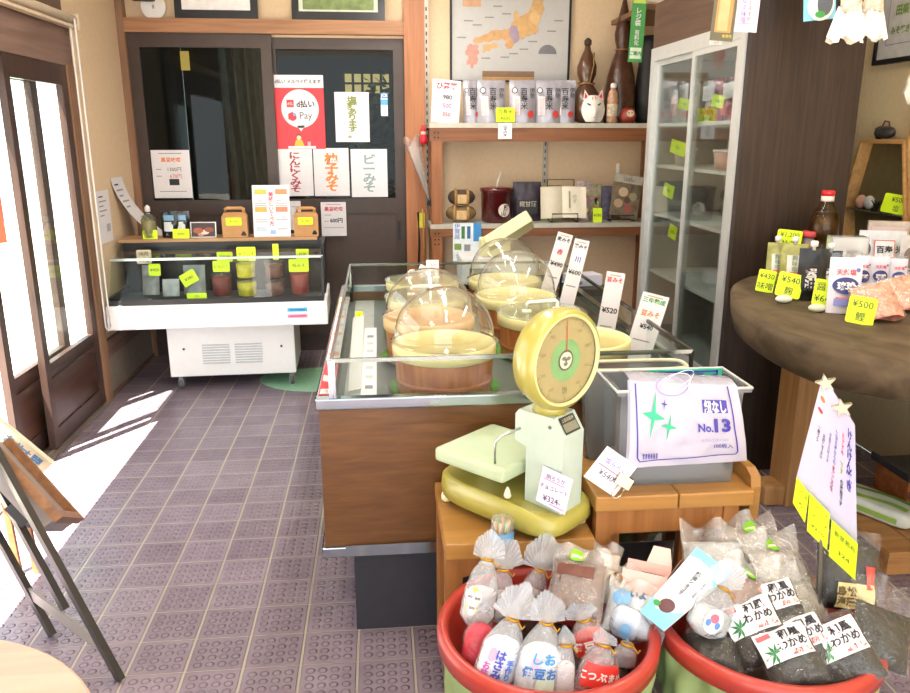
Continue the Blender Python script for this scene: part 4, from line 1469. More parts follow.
for k, (x0, x1, y0, y1, z0) in enumerate(((446, 476, 205, 222, 0.0), (448, 475, 190, 206, 0.105))):
    x, w, h = on_lshelf(x0, x1, y0, y1, 5.26)
    SK = mat('#a9814f', 0.7, var=0.25, scale=50)
    t = thing('straw_bale', ['small straw bound keg at left end of the lower shelf, bottom one', 'small straw bound keg stacked on top at left end of lower shelf'][k], 'keg', (x, 5.27, ZL + z0 + 0.012))
    T = Matrix.Translation((0, 0, 0.05)) @ Matrix.Rotation(pi / 2, 4, 'Y')
    MB().solid([(0.012, -w / 2), (0.035, -w * 0.42), (0.05, -w * 0.25), (0.05, w * 0.25), (0.035, w * 0.42), (0.012, w / 2)], mat('#4b3a2a' if k else '#7d6540', 0.7, var=0.3, scale=40), 20, T).build('body', t)
    for sx in (-0.22, 0.22):
        MB().tube([(sx * w, 0.052 * cos(j * pi / 10), 0.05 + 0.05 * sin(j * pi / 10)) for j in range(20)], 0.010, SK, 6, closed=True).build('rope', t)
    MB().cbox((0, -0.05, 0.04), (w * 0.34, 0.012, 0.06), mat('#c9a878', 0.7, var=0.2), bev=0.004).build('tag', t)
x, w, h = on_lshelf(481, 513, 185, 222, 5.27)
t = thing('lacquer_pot', 'dark red lacquer pot with round white label on lower shelf', 'pot', (x, 5.29, ZL))
MB().solid([(w * 0.42, 0), (w * 0.47, 0.01), (w * 0.5, 0.20), (w * 0.52, 0.205)], mat('#4a1013', 0.18, var=0.1, coat=0.6), 32).build('body', t)
MB().solid([(w * 0.53, 0.205), (w * 0.53, 0.225), (w * 0.3, 0.232), (0.0001, 0.232)], mat('#571418', 0.18, coat=0.5), 32).build('lid', t)
MB().tube([(0.0, 0, 0.23), (0.005, 0, 0.26), (0.02, 0, 0.31), (0.025, 0, 0.33)], 0.006, mat('#d9d2c6', 0.5), 6).build('ladle', t)
b = MB()
fnp = lambda a, c: ((w * 0.49) * sin(a / (w * 0.49) + 0.35), -(w * 0.49) * cos(a / (w * 0.49) + 0.35) - 0.002, c)
b.disc(0, 0.085, 0.043, 0.043, mat('#ddd4cb', 0.5), fn=lambda a, c: fnp(a, c))
fnq = lambda a, c: tuple(Vector(fnp(a, c)) + Vector((0.0005, -0.002, 0)))
b.text('勝', 0.012, 0.10, 0.034, INK, fn=fnq, bold=0.03).text('山', -0.008, 0.066, 0.03, INK, fn=fnq, bold=0.03)
b.build('label', t)
x, w, h = on_lshelf(513, 541, 182, 221, 5.3)
b = pouch(w, h, 0.08, mat('#3a2f3c', 0.35, var=0.4, scale=30), 0.006)
b.rect(-w * 0.35, w * 0.35, h * 0.2, h * 0.55, mat('#1c1820', 0.4), y=-0.05)
b.text('糀甘酒', 0, h * 0.45, 0.04, mat('#b7b09a', 0.5), y=-0.052, bold=0.02, fit=w * 0.6)
tag(b.build('pouch', None, (x, 5.33, ZL)), 'dark purple patterned pouch right of the lacquer pot', 'pouch')
x, w, h = on_lshelf(533, 562, 186, 220, 5.36)
b = MB().box(-w / 2, w / 2, -0.05, 0.05, 0, h, mat('#8f9a66', 0.6, var=0.06)).box(-w / 2 - 0.003, w / 2 + 0.003, -0.053, 0.053, h - 0.05, h, mat('#9aa672', 0.6))
tag(b.build('gift_box', None, (x, 5.39, ZL)), 'pale olive green box behind the open book', 'box')
# open book on a wire stand
x, w, h = on_lshelf(540, 585, 186, 221, 5.22)
t = thing('open_book', 'open book with cream pages on the lower shelf', 'book', (x, 5.22, ZL + 0.03), (rad(-14), 0, 0))
b = MB()
PG = mat('#dcd3bd', 0.6, var=0.04)
for s in (-1, 1):
    b.grid(lambda a, v, s=s: (s * a * w / 2, -0.012 * sin(pi * min(1, a * 1.3)) - 0.03 * (1 - a) * 0 - (a * 0.035), v * (h - 0.03) - 0.01 * a), 10, 2, PG)
    b.grid(lambda a, v, s=s: (s * a * w / 2, 0.012 - (a * 0.035), v * (h - 0.03) - 0.01 * a), 4, 2, mat('#b7ab92', 0.6))
for j in range(4):
    b.rect(w * 0.12, w * 0.12 + 0.01, h * 0.25, h * 0.72, mat('#b5ac9a'), y=-0.034)
b.text('ゆず', w * 0.25, h * 0.5, 0.03, mat('#9a9180'), y=-0.034, vert=True)
b.build('pages', t)
t = thing('wire_stand', 'black wire stand holding the open book', 'stand', (x, 5.20, ZL + 0.006))
MB().tube([(-w * 0.28, -0.045, 0.0), (-w * 0.28, -0.045, 0.055), (w * 0.28, -0.045, 0.055), (w * 0.28, -0.045, 0.0)], 0.004, BLACK, 6).tube([(-w * 0.28, -0.045, 0.002), (-w * 0.28, 0.08, 0.002), (-w * 0.3, 0.12, h + 0.03), (w * 0.3, 0.12, h + 0.03), (w * 0.28, 0.08, 0.002), (w * 0.28, -0.045, 0.002)], 0.004, BLACK, 6).build('frame', t)
for k, (x0, x1, y0, y1, c, lab) in enumerate(((576, 590, 181, 218, '#b9a3a0', 'floral patterned packet right of the open book'), (588, 601, 184, 216, '#a8a083', 'flower print packet with green, beside the floral packet'), (600, 611, 186, 218, '#5f5a72', 'dull purple packet behind the lime tag on lower shelf'))):
    x, w, h = on_lshelf(x0, x1, y0, y1, 5.27 + 0.03 * k)
    b = pouch(w, h, 0.05, mat(c, 0.45, var=0.55, scale=28), 0.004, seedv=3.0 + k)
    for j in range(7 if k < 2 else 0):
        b.disc((random.random() - 0.5) * w * 0.7, h * (0.2 + 0.6 * random.random()), 0.014, 0.014, mat(random.choice(('#d98aa0', '#e0c95a', '#8fae62', '#d9d2cc')), 0.5), y=-0.03)
    tag(b.build('packet', None, (x, 5.29 + 0.03 * k, ZL)), lab, 'packet')
x, w, h = on_lshelf(593, 602, 208, 220, 5.18)
price_tag('lime price tag standing at the lower shelf edge', w, h, '¥380', (x, 5.18, ZL), 0.1)
x, w, h = on_lshelf(606, 639, 179, 221, 5.2)
t = thing('brochure', 'photo brochure leaning on a wire stand by the fridge', 'brochure', (x, 5.20, ZL + 0.035), (rad(-16), rad(9), rad(-8)))
b = MB().box(-w * 0.42, w * 0.42, -0.003, 0.003, 0, h, mat('#6f6250', 0.4, var=0.5, scale=22))
b.rect(-w * 0.42, w * 0.42, h * 0.8, h, mat('#a9a294', 0.4, var=0.3), y=-0.0035)
b.text('SEEN', 0, h * 0.88, 0.028, mat('#4d4a44'), y=-0.0042, fit=w * 0.6)
for dx, dz, r, c in ((-0.2, 0.3, 0.13, '#a98f70'), (0.1, 0.2, 0.14, '#8f4f46'), (0.2, 0.5, 0.12, '#8f8a6a'), (-0.1, 0.58, 0.14, '#b8a184'), (0.05, 0.4, 0.1, '#5a3f36')):
    b.disc(dx * w, dz * h, r * w, r * w, mat(c, 0.5), y=-0.004)
b.build('leaflet', t)
t = thing('wire_stand', 'black wire stand under the photo brochure', 'stand', (x - 0.01, 5.19, ZL + 0.006))
MB().tube([(-w * 0.35, -0.02, 0.0), (-w * 0.35, -0.02, 0.04), (w * 0.35, -0.02, 0.04), (w * 0.35, -0.02, 0)], 0.004, BLACK, 6).tube([(-w * 0.35, -0.02, 0.002), (-w * 0.35, 0.09, 0.002), (w * 0.35, 0.09, 0.002), (w * 0.35, -0.02, 0.002)], 0.004, BLACK, 6).build('frame', t)
x, w, h = on_lshelf(615, 622, 165, 185, 5.36)
t = thing('sauce_bottle', 'slim bottle with pale cap standing behind the photo brochure', 'bottle', (x, 5.38, ZL))
MB().solid([(0.03, 0), (0.033, 0.01), (0.033, 0.2), (0.012, 0.27), (0.012, 0.31)], mat('#6a4a34', 0.3), 18).build('body', t)
MB().solid([(0.014, 0.30), (0.015, 0.305), (0.015, 0.37), (0.01, 0.376)], mat('#cfc9bc', 0.4), 14).build('cap', t)

# things hanging round the post and shelf
x, z, w, h = span(453, 481, 223, 264, 5.15)
card('leaflet', 'blue and white leaflet taped to the front of wooden shelf', 'leaflet', w, h, [('伊賀越', 0.15, 0.8, 0.12, 'b', dict(vert=True))], (x, 5.154, z),
     rects=[(0.72, 0.55, 1.0, 1.0, mat('#3f8fd0')), (0.3, 0.62, 0.42, 0.92, mat('#3f7f4a')), (0.5, 0.62, 0.62, 0.92, mat('#2f6f9f')), (0.05, 0.35, 0.3, 0.5, mat('#7f9a4a')), (0.4, 0.32, 0.62, 0.48, mat('#8f8f96')), (0.7, 0.1, 0.9, 0.25, mat('#d8743a')), (0.0, 0.0, 0.6, 0.08, mat('#6fa8d8'))],
     base=mat('#e3ebf2', 0.5), scrib=[(0.1, 0.5, 0.22, 'g'), (0.1, 0.5, 0.17, 'g')])
t = thing('santa_ornament', 'tiny red and white santa ornament pinned to the wooden post', 'ornament', (0.31, 5.405, P(418, 130, Y=5.4).z - 0.09))
MB().solid([(0.02, 0), (0.03, 0.02), (0.02, 0.06), (0.0001, 0.07)], RED, 14).build('body', t)
MB().solid([(0.0001, 0.05), (0.018, 0.06), (0.018, 0.08), (0.0001, 0.09)], mat('#f0cdb0'), 12).build('head', t)
MB().solid([(0.022, 0.082), (0.016, 0.1), (0.002, 0.125)], RED, 12).build('hat', t)
A, B = P(412, 140, Y=5.30), P(430, 203, Y=5.30)
t = thing('cellophane_cone', 'clear cellophane cone hanging point down from the wooden post', 'cellophane cone', tuple(B))
CF = clear('#ffffff', 0.30, 1.5, 0.06, 1.8, 0.5)
d = (A - B)
L_ = d.length
q = d.to_track_quat('Z', 'Y').to_matrix().to_4x4()
b = MB()
b.grid(lambda a, v: ((0.006 + 0.105 * v ** 0.9 * (1 + 0.10 * sin(5 * 2 * pi * a))) * cos(2 * pi * a), 0.5 * (0.006 + 0.105 * v ** 0.9) * sin(2 * pi * a), v * L_ * (1 + 0.08 * sin(2 * pi * a * 2))), 36, 10, CF, q, wrap=True)
b.build('wrap', t)
MB().tube([(0, 0, 0.02), (0.01, 0, 0.2), (0.0, 0, L_ * 0.8)], 0.010, mat('#6d6a68', 0.5), 8, q).tube([(0, 0, -0.02), (0.0, 0, 0.06)], 0.012, mat('#3a3836', 0.5), 8, q).build('contents', t)
o = MB().tube([(0, 0, 0), (0.005, 0, -0.2), (-0.005, 0, -0.52)], 0.008, BLACK, 6).tube([(0.03, 0, 0.02), (0.04, 0, -0.25), (0.03, 0, -0.5)], 0.005, mat('#c79a4a', 0.6), 6).build('rope_bundle', None, (P(424, 205, Y=5.40).x - 0.04, 5.405, P(424, 212, Y=5.4).z))
tag(o, 'dark and tan ropes hanging down the wooden post', 'rope')
x, z, w, h = span(415, 422, 213, 228, 5.40)
card('price_tag', 'narrow yellow slip pinned low on the wooden post', 'price tag', w, h, [], (x + 0.02, 5.412, z), base=mat('#d6d03a', 0.5))

# ------------------------------------------------------------------ glass door refrigerator against the right side
RX0, RX1, RY0, RY1, RZ = 1.484, 1.965, 3.215, 4.36, 1.905
ALU = mat('#c4c6c4', 0.35, 0.35, 0.04)
SIDE = wood('#221813', '#38281f', axis=2, scale=26, stretch=16, rough=0.5, bump=0.1)
RO = ((RX0 + RX1) / 2, (RY0 + RY1) / 2)
fr = thing('refrigerator', 'tall display refrigerator with two sliding glass doors and dark wood side', 'refrigerator', (RO[0], RO[1], 0))


def rs(mb, name, parent=None):
    mb.v = [(x - RO[0], y - RO[1], z) for x, y, z in mb.v]
    return mb.build(name, parent or fr)


INNER = mat('#a7a9a4', 0.5)
rs(MB().box(RX1 - 0.03, RX1, RY0 + 0.02, RY1, 0.0, RZ, INNER).box(RX0 + 0.04, RX1 - 0.03, RY1 - 0.03, RY1, 0, RZ, INNER).box(RX0 + 0.04, RX1 - 0.03, RY0 + 0.02, RY0 + 0.045, 0, RZ, INNER)
   .box(RX0 + 0.04, RX1 - 0.03, RY0 + 0.045, RY1 - 0.03, RZ - 0.03, RZ, INNER).box(RX0 + 0.02, RX1 - 0.03, RY0 + 0.045, RY1 - 0.03, 0.0, 0.36, INNER), 'cabinet')
rs(MB().box(RX0 + 0.006, RX1 + 0.01, RY0 - 0.018, RY0 + 0.018, 0, 2.25, SIDE), 'side_panel')
rs(MB().box(RX0 + 0.004, RX1, RY0 + 0.018, RY1, RZ + 0.03, 2.16, wood('#4a3426', '#604636', axis=1, rough=0.5)), 'header_panel')
b = MB()
b.box(RX0 - 0.004, RX0 + 0.04, RY0 + 0.02, RY1, RZ - 0.035, RZ + 0.03, ALU)
b.box(RX0 - 0.004, RX0 + 0.04, RY0 + 0.018, RY0 + 0.06, 0.3, RZ, ALU)
b.box(RX0 - 0.004, RX0 + 0.04, RY1 - 0.05, RY1, 0.3, RZ, ALU)
b.box(RX0 - 0.004, RX0 + 0.04, RY0 + 0.02, RY1, 0.30, 0.40, ALU)
rs(b, 'door_frame')
RG = clear('#eef2f0', 0.0, 1.75, 0.01, 1.2)
yc = P(693, 70, X=RX0).y
for k, (y0, y1, xo) in enumerate(((RY0 + 0.06, yc + 0.02, 0.0), (yc - 0.02, RY1 - 0.05, 0.018))):
    d = MB()
    for a in (y0, y1 - 0.032):
        d.box(RX0 + xo, RX0 + xo + 0.016, a, a + 0.032, 0.40, RZ - 0.035, ALU)
    d.box(RX0 + xo, RX0 + xo + 0.016, y0, y1, 0.40, 0.44, ALU).box(RX0 + xo, RX0 + xo + 0.016, y0, y1, RZ - 0.06, RZ - 0.035, ALU)
    d = rs(d, 'door')
    rs(MB().box(RX0 + xo + 0.006, RX0 + xo + 0.011, y0 + 0.03, y1 - 0.03, 0.43, RZ - 0.06, RG), 'glass_pane', d)
zs1 = P(690, 122, X=RX0 + 0.05).z
zs2 = P(690, 222, X=RX0 + 0.05).z
FRS = [zs1, (zs1 + zs2) / 2 + 0.02, zs2, zs2 - 0.32]
for z in FRS:
    rs(MB().box(RX0 + 0.05, RX1 - 0.04, RY0 + 0.045, RY1 - 0.03, z - 0.016, z, mat('#d5d6d2', 0.4)), 'rack')

# chilled goods
pk = [(665, 681, '#c9c4c0', 0), (696, 708, '#bdb7b4', 0), (705, 716, '#b9464e', 0), (716, 726, '#c98a90', 0), (726, 736, '#a83c46', 0)]
for k, (a, c, col, s) in enumerate(pk):
    ya, yb = P(a, 115, X=RX0 + 0.12).y, P(c, 115, X=RX0 + 0.12).y
    w = abs(yb - ya)
    b = pouch(w, 0.20, 0.06, mat(col, 0.4, var=0.2), 0.006, seedv=k)
    b.disc(-w * 0.1, 0.05, 0.022, 0.022, RED, y=-0.035).rect(-w * 0.3, w * 0.3, 0.1, 0.17, PAPER, y=-0.035)
    tag(b.build('chilled_pouch', None, (RX0 + 0.15 + 0.02 * (k % 2), (ya + yb) / 2, zs1), (0, 0, -pi / 2)),
        ['pale pouch at far end of the top fridge rack', 'white pouch with red dot behind the right fridge door', 'dark red pouch on the top fridge rack', 'pinkish pouch on the top fridge rack', 'deep red pouch on top fridge rack nearest the door frame'][k], 'pouch')
for k, (a, c, col) in enumerate(((712, 722, '#d9a9a0'), (722, 732, '#cf8f8c'), (668, 690, '#b4aea8'))):
    ya, yb = P(a, 150, X=RX0 + 0.12).y, P(c, 150, X=RX0 + 0.12).y
    w = min(0.13, abs(yb - ya))
    t = thing('chilled_tub', ['pink lidded tub on the second fridge rack', 'rosy lidded tub on second fridge rack nearest the side', 'grey pack at far end of the second fridge rack'][k], 'tub', (RX0 + 0.16, (ya + yb) / 2, FRS[1]))
    MB().solid([(w * 0.36, 0), (w * 0.46, 0.08)], mat(col, 0.4), 20).build('tub_wall', t)
    MB().solid([(w * 0.48, 0.08), (w * 0.48, 0.09)], PAPER, 20).build('lid', t)
for k, (x0, x1, y0, y1, lab) in enumerate(((677, 690, 99, 110, 'lime tag behind the far door of the fridge, top rack'), (710, 722, 95, 108, 'lime tag behind the near door of the fridge, top rack'), (669, 684, 141, 154, 'lime tag on the second rack of the fridge'),
                                           (662, 672, 184, 196, 'lime tag halfway down the fridge, near its far edge'), (667, 675, 225, 237, 'lowest lime tag in the fridge'))):
    A, B = P(x0, y1, X=RX0 + 0.06), P(x1, y1, X=RX0 + 0.06)
    C = P((x0 + x1) / 2, y0, X=RX0 + 0.06)
    price_tag(lab, abs(A.y - B.y), C.z - A.z, '¥540', (RX0 + 0.062, (A.y + B.y) / 2, A.z), 0.1, 0.12, -pi / 2)
# things above
x0, x1 = P(640, 10, Y=4.9).x, P(702, 10, Y=4.9).x
z = P(640, 12, Y=4.9).z
o = MB().box(x0, x1 + 0.3, 4.8, 5.5, z, z + 0.03, wood('#6b4c36', '#80603f', axis=0)).build('high_ledge')
o['kind'] = 'structure'
o.name = 'trim_8'
o = MB().solid([(0.035, -0.22), (0.035, 0.28)], mat('#e3d6c0', 0.6), 18, Matrix.Rotation(pi / 2, 4, 'Y')).build('paper_roll', None, (P(672, 0, Y=4.85).x, 4.84, z + 0.067))
tag(o, 'cream paper roll lying on the high wooden ledge', 'paper roll')
# green vertical sign hanging from the ledge
A, B = P(628, 62, Y=4.78), P(642, 62, Y=4.78)
w = B.x - A.x
GSG = mat('#4f9f55', 0.5, var=0.04)
card('hanging_sign', 'green vertical paper sign hanging from the high wooden ledge', 'sign', w, 0.62, [('この秋', 0.5, 0.80, 0.075, 'w', dict(vert=True, bold=0.03)), ('レジ袋', 0.5, 0.40, 0.072, 'w', dict(vert=True, bold=0.03, fit=0.16)), ('有料化', 0.5, 0.22, 0.06, 'w', dict(vert=True, bold=0.02, fit=0.14)), ('ご案内', 0.5, 0.08, 0.035, 'n', dict(bold=0.03))],
     ((A.x + B.x) / 2, 4.788, A.z), 0.0, 0.03, base=GSG, rects=[(0.06, 0.52, 0.94, 0.55, mat('#cfe06a')), (0.1, 0.03, 0.9, 0.13, mat('#dff0dc'))])

# ------------------------------------------------------------------ papers hanging at the top right from an overhead rail
YH = 3.02
t = thing('overhead_rail', 'wooden rail under the ceiling from which paper posters hang', 'rail', (1.55, YH + 0.02, 2.44))
MB().box(-0.75, 0.80, -0.02, 0.02, -0.025, 0.025, SW).build('bar', t)
MB().box(-0.70, -0.66, -0.015, 0.015, 0.02, 0.16, SW).box(0.66, 0.70, -0.015, 0.015, 0.02, 0.16, SW).build('bracket', t)


def hang(name, lab, x0, x1, yb, lines, base, rects=(), roll=0.0, Y=YH, top=2.42, scrib=()):
    A, B = P(x0, yb, Y=Y), P(x1, yb, Y=Y)
    return card(name, lab, name.replace('_', ' '), B.x - A.x, top - A.z, lines, ((A.x + B.x) / 2, Y - 0.003, A.z), 0.0, roll, base=base, rects=rects, scrib=scrib)


hang('poster', 'dark olive poster with orange picture hanging above the fridge', 709, 732, 41, [('新発売', 0.72, 0.03, 0.03, mat('#e6cf3a'), dict(fit=0.4))], mat('#5b5a45', 0.5), [(0.15, 0.05, 0.85, 0.5, mat('#d9824a')), (0.25, 0.06, 0.7, 0.25, mat('#e8a273'))], rad(3), Y=3.0)
hang('slip', 'small red and white slip showing below the olive poster', 709, 722, 45, [('みそ', 0.5, 0.012, 0.015, 'r')], WHITE, [(0.0, 0.025, 1, 0.06, RED)], rad(3), Y=3.03)
hang('poster', 'pale pink handwritten poster hanging above the dark wood panel', 733, 756, 32, [('ゆず味噌', 0.35, 0.13, 0.035, 'b', dict(vert=True)), ('おすすめ', 0.6, 0.13, 0.03, 'k', dict(vert=True))], mat('#efc8d8', 0.5), [(0.12, 0.05, 0.88, 0.055, GREY)], rad(2), Y=3.0)
hang('poster', 'light blue poster with white disc hanging before the dark wood panel', 803, 835, 20, [], mat('#7fc3e0', 0.5), [], rad(-6), scrib=[], Y=3.0)
A, B = P(803, 24, Y=2.994), P(835, 20, Y=2.994)
b = MB()
b.disc(0, 0, (B.x - A.x) * 0.42, (B.x - A.x) * 0.42, WHITE, y=0)
b.disc(0.015, 0.01, 0.03, 0.045, mat('#5a5f6a'), y=-0.001).disc(0.0, -0.03, 0.02, 0.012, GREEN, y=-0.0012)
tag(b.build('sticker', None, ((A.x + B.x) / 2, 2.993, P(819, 6, Y=3.0).z)), 'white round sticker with dark bottle picture on the light blue poster', 'sticker')
# crumpled white paper ornaments
for k, (xc, yb, lab) in enumerate(((847, 40, 'white folded paper ornament hanging left, in front of the panel'), (869, 38, 'white folded paper ornament hanging nearest the framed menu'))):
    yo = (2.80, 2.97)[k]
    B = P(xc, yb, Y=yo)
    t = thing('paper_ornament', lab, 'ornament', (B.x, yo, B.z))
    b = MB()
    rr = random.Random(k + 5)
    n = 14

    def pf(a, v, k=k):
        th = 2 * pi * a
        r = 0.055 - 0.03 * v + 0.012 * sin(3 * th + k) + 0.010 * (int(a * n * 2) % 2)
        return (r * cos(th), 0.8 * r * sin(th), 0.012 * sin(5 * th + k) + v * 0.10)
    b.grid(pf, n * 2, 3, mat('#e4ded2', 0.7), smooth=False, wrap=True)
    b.build('skirt', t)
    b = MB()
    b.grid(lambda a, v: ((0.034 + 0.012 * noise.noise(Vector((a * 9, v * 9, k)))) * cos(2 * pi * a), (0.034 + 0.012 * noise.noise(Vector((a * 9, v * 9, k + 4)))) * sin(2 * pi * a), 0.09 + 0.14 * v), 22, 10, mat('#c8b9a4', 0.7, var=0.5, scale=50), smooth=False, wrap=True)
    b.build('body', t)
    MB().tube([(0, 0, 0.2), (0, 0.03, 2.42 - B.z), (0, 3.025 - yo, 2.425 - B.z)], 0.003, WHITE, 6).build('string', t)

# framed menu on the right wall
WX = 2.345
A = P(876, 66, X=WX)
B = P(910, 60, X=WX)
t = thing('framed_menu', 'framed menu with green and pink rows on the right wall', 'menu', (WX - 0.012, A.y - 0.45, A.z))
w, h = 0.9, 0.62
b = MB()
for a in (-w / 2, w / 2 - 0.022):
    b.box(-0.012, 0.012, a, a + 0.022, 0, h, BLACK)
b.box(-0.012, 0.012, -w / 2, w / 2, 0, 0.022, BLACK).box(-0.012, 0.012, -w / 2, w / 2, h - 0.022, h, BLACK)
b.build('frame', t)
T = Matrix.Rotation(-pi / 2, 4, 'Z')
b = MB().box(-0.004, 0.008, -w / 2 + 0.02, w / 2 - 0.02, 0.02, h - 0.02, mat('#d3d0cb', 0.5))
for q in (0.08, 0.54):
    b.rect(-w / 2 + 0.075, w / 2 - 0.075, q, q + 0.004, mat('#9a8fb0'), T, y=-0.005)
b.rect(-w / 2 + 0.075, -w / 2 + 0.079, 0.08, 0.54, mat('#9a8fb0'), T, y=-0.005)
for k in range(5):
    z = 0.14 + 0.085 * k
    b.text(['みそ焼き', '田楽', '豆腐', '甘酒', '味噌汁'][k], -w / 2 + 0.17, z, 0.04, mat('#7f9a4a'), T, y=-0.0055, bold=0.04, fit=0.13)
    b.rect(-w / 2 + 0.29, -w / 2 + 0.42, z - 0.012, z + 0.012, PINK if k % 2 == 0 else mat('#e8a0b8'), T, y=-0.005)
b.build('print', t)

# honeycomb shelves on the right wall
HXW = wood('#b98a50', '#d2a468', axis=1, rough=0.5)
HX0 = 2.277
Q = [P(860, 139, X=HX0), P(904, 138, X=HX0), P(841, 207, X=HX0)]
zt, zm = Q[0].z, Q[2].z
zb = 2 * zm - zt
yf, yn = Q[0].y, Q[1].y
ex = Q[2].y - yf


def hexshelf(lab, dy, dz, shelf):
    pts = [(yf, zt), (yn, zt), (yn - ex, zm), (yn, zb), (yf, zb), (yf + ex, zm)]
    cy, cz = (yf + yn) / 2, zm
    t = thing('honeycomb_shelf', lab, 'shelf', (HX0, cy + dy, zb + dz))
    b = MB()
    for i in range(6):
        (y0, z0), (y1, z1) = pts[i], pts[(i + 1) % 6]
        s = 0.94
        q = [(y0, z0), (y1, z1), (cy + (y1 - cy) * s, cz + (z1 - cz) * s), (cy + (y0 - cy) * s, cz + (z0 - cz) * s)]
        v = [(x, y - cy, z - zb) for x in (0, 0.07) for y, z in q]
        b.add(v, [(3, 2, 1, 0), (4, 5, 6, 7), (0, 1, 5, 4), (1, 2, 6, 5), (2, 3, 7, 6), (3, 0, 4, 7)], HXW)
    b.build('frame', t)
    MB().add([(0.062, y - cy, z - zb) for y, z in pts] + [(0.069, y - cy, z - zb) for y, z in pts], [(0, 1, 2, 3, 4, 5), (11, 10, 9, 8, 7, 6)] + [(i, (i + 1) % 6, 6 + (i + 1) % 6, 6 + i) for i in range(6)], mat('#6f6242', 0.6)).build('back_panel', t)
    if shelf:
        MB().box(0.0, 0.06, yn - ex * 0.9 - cy, yf + ex * 0.9 - cy, zm - zb - 0.004, zm - zb + 0.003, clear('#b9c4b6', 0.15, 1.5, 0.03)).build('glass_shelf', t)
    return t


hexshelf('honeycomb wall shelf with glass plate above the round table', 0, 0, True)
hexshelf('honeycomb wall shelf nearer the viewer, cut by photo edge', -(yf - yn) - ex - 0.02, (zt - zm), False)
zg = zm + 0.004
pn = P(868, 205, X=HX0 + 0.06)
for k, (px, c, lab) in enumerate(((866, '#dfa890', 'pink salt rock on the glass plate of honeycomb shelf'), (874, '#d9d6d0', 'white salt rock beside the pink one on the honeycomb shelf'))):
    y = P(px, 205, X=HX0 + 0.06).y
    b = MB()
    b.grid(lambda a, v: (0.024 * sin(pi * v) * cos(2 * pi * a) * (1 + 0.2 * sin(a * 19 + k)), 0.026 * sin(pi * v) * sin(2 * pi * a), 0.032 - 0.032 * cos(pi * v)), 14, 8, mat(c, 0.6, bump=0.4), wrap=True)
    tag(b.build('salt_rock', None, (HX0 + 0.035, y, zg)), lab, 'rock')
y = P(883, 202, X=HX0 + 0.08).y
b = MB()
for k in range(9):
    a = k * 0.7
    b.tube([(0, 0, 0), (0.012 * cos(a), 0.02 * sin(a), 0.03), (0.022 * cos(a), 0.04 * sin(a), 0.045)], 0.003, mat('#3a302a', 0.7), 5)
tag(b.build('dried_twigs', None, (HX0 + 0.05, y, zg)), 'dark dried twigs on the honeycomb shelf behind lime tag', 'twigs')
A, B = P(884, 218, X=HX0 + 0.015), P(903, 218, X=HX0 + 0.015)
price_tag('lime price tag standing on the honeycomb shelf', abs(A.y - B.y), 0.085, '¥500/塩', (HX0 + 0.015, (A.y + B.y) / 2, zg), 0.2, 0.1, -pi / 2 + 0.5)
# dark ornament on top of the honeycomb
Q0 = P(876, 138, X=HX0 + 0.05)
t = thing('iron_ornament', 'small dark animal shaped ornament on top of honeycomb shelf', 'ornament', (HX0 + 0.038, P(888, 138, X=HX0 + 0.05).y, zt))
IR = mat('#4a4644', 0.45, 0.3, 0.3, 40)
b = MB()
b.grid(lambda a, v: (0.03 * sin(pi * v) * cos(2 * pi * a), 0.055 * -cos(pi * v), 0.03 + 0.028 * sin(pi * v) * sin(2 * pi * a)), 16, 12, IR, wrap=True)
b.build('body', t)
MB().solid([(0.012, -0.004), (0.024, 0.02), (0.020, 0.045), (0.0001, 0.055)], IR, 14, Matrix.Translation((0, 0.05, 0.004))).build('head', t)
MB().tube([(0, -0.02, 0.05), (0, -0.01, 0.075), (0, 0.02, 0.08), (0, 0.035, 0.055)], 0.004, mat('#7a3f36', 0.5), 6).build('handle', t)
# white cloth bit at the right border
B = P(908, 100, X=2.2)
b = MB()
b.grid(lambda a, v: ((0.035 + 0.015 * noise.noise(Vector((a * 7, v * 5, 1)))) * sin(pi * (0.15 + 0.8 * v)) * cos(2 * pi * a), (0.045 + 0.02 * noise.noise(Vector((a * 6, v * 6, 3)))) * sin(pi * (0.15 + 0.8 * v)) * sin(2 * pi * a), v * 0.15), 18, 10, mat('#e5ddd0', 0.7), wrap=True, smooth=False)
b.tube([(0, 0, 0.13), (0.05, -0.02, 0.26), (0.148, -0.03, 0.30)], 0.003, WHITE, 6)
tag(b.build('paper_flower', None, (2.2, B.y - 0.03, B.z - 0.02)), 'crumpled white paper flower hanging at the right border', 'paper flower')

# ------------------------------------------------------------------ thick round slab table and what stands on it
TZ = 0.92
SLAB = wood('#3f3325', '#61523f', axis=1, scale=14, stretch=5, rough=0.7, bump=0.6, spec=0.2)
tb = thing('slab_table', 'round thick dark wood slab table on square wooden legs', 'table', (1.75, 2.45, 0))
rim = [(1.578, 3.150), (1.42, 3.00), (1.320, 2.81), (1.222, 2.55), (1.179, 2.286), (1.194, 2.04), (1.254, 1.919), (1.353, 1.822), (1.50, 1.73), (1.75, 1.68), (2.06, 1.76), (2.28, 2.0), (2.33, 2.35), (2.33, 2.75), (2.22, 3.06), (2.0, 3.16), (1.78, 3.175)]
q = []
for k in range(len(rim)):
    p_ = [Vector(rim[(k + d) % len(rim)]) - Vector((1.75, 2.45)) for d in (-1, 0, 1, 2)]
    for s in range(4):
        u = s / 4
        c_ = 0.5 * ((2 * p_[1]) + (p_[2] - p_[0]) * u + (2 * p_[0] - 5 * p_[1] + 4 * p_[2] - p_[3]) * u * u + (3 * p_[1] - p_[0] - 3 * p_[2] + p_[3]) * u ** 3)
        q.append((c_.x, c_.y))
b = MB()
lay = [(-0.118, 0.93), (-0.10, 0.975), (-0.06, 0.995), (-0.018, 1.0), (-0.006, 0.99), (0.0, 0.975)]
n = len(q)
v = [(x * s, y * s, TZ + z) for z, s in lay for x, y in q]
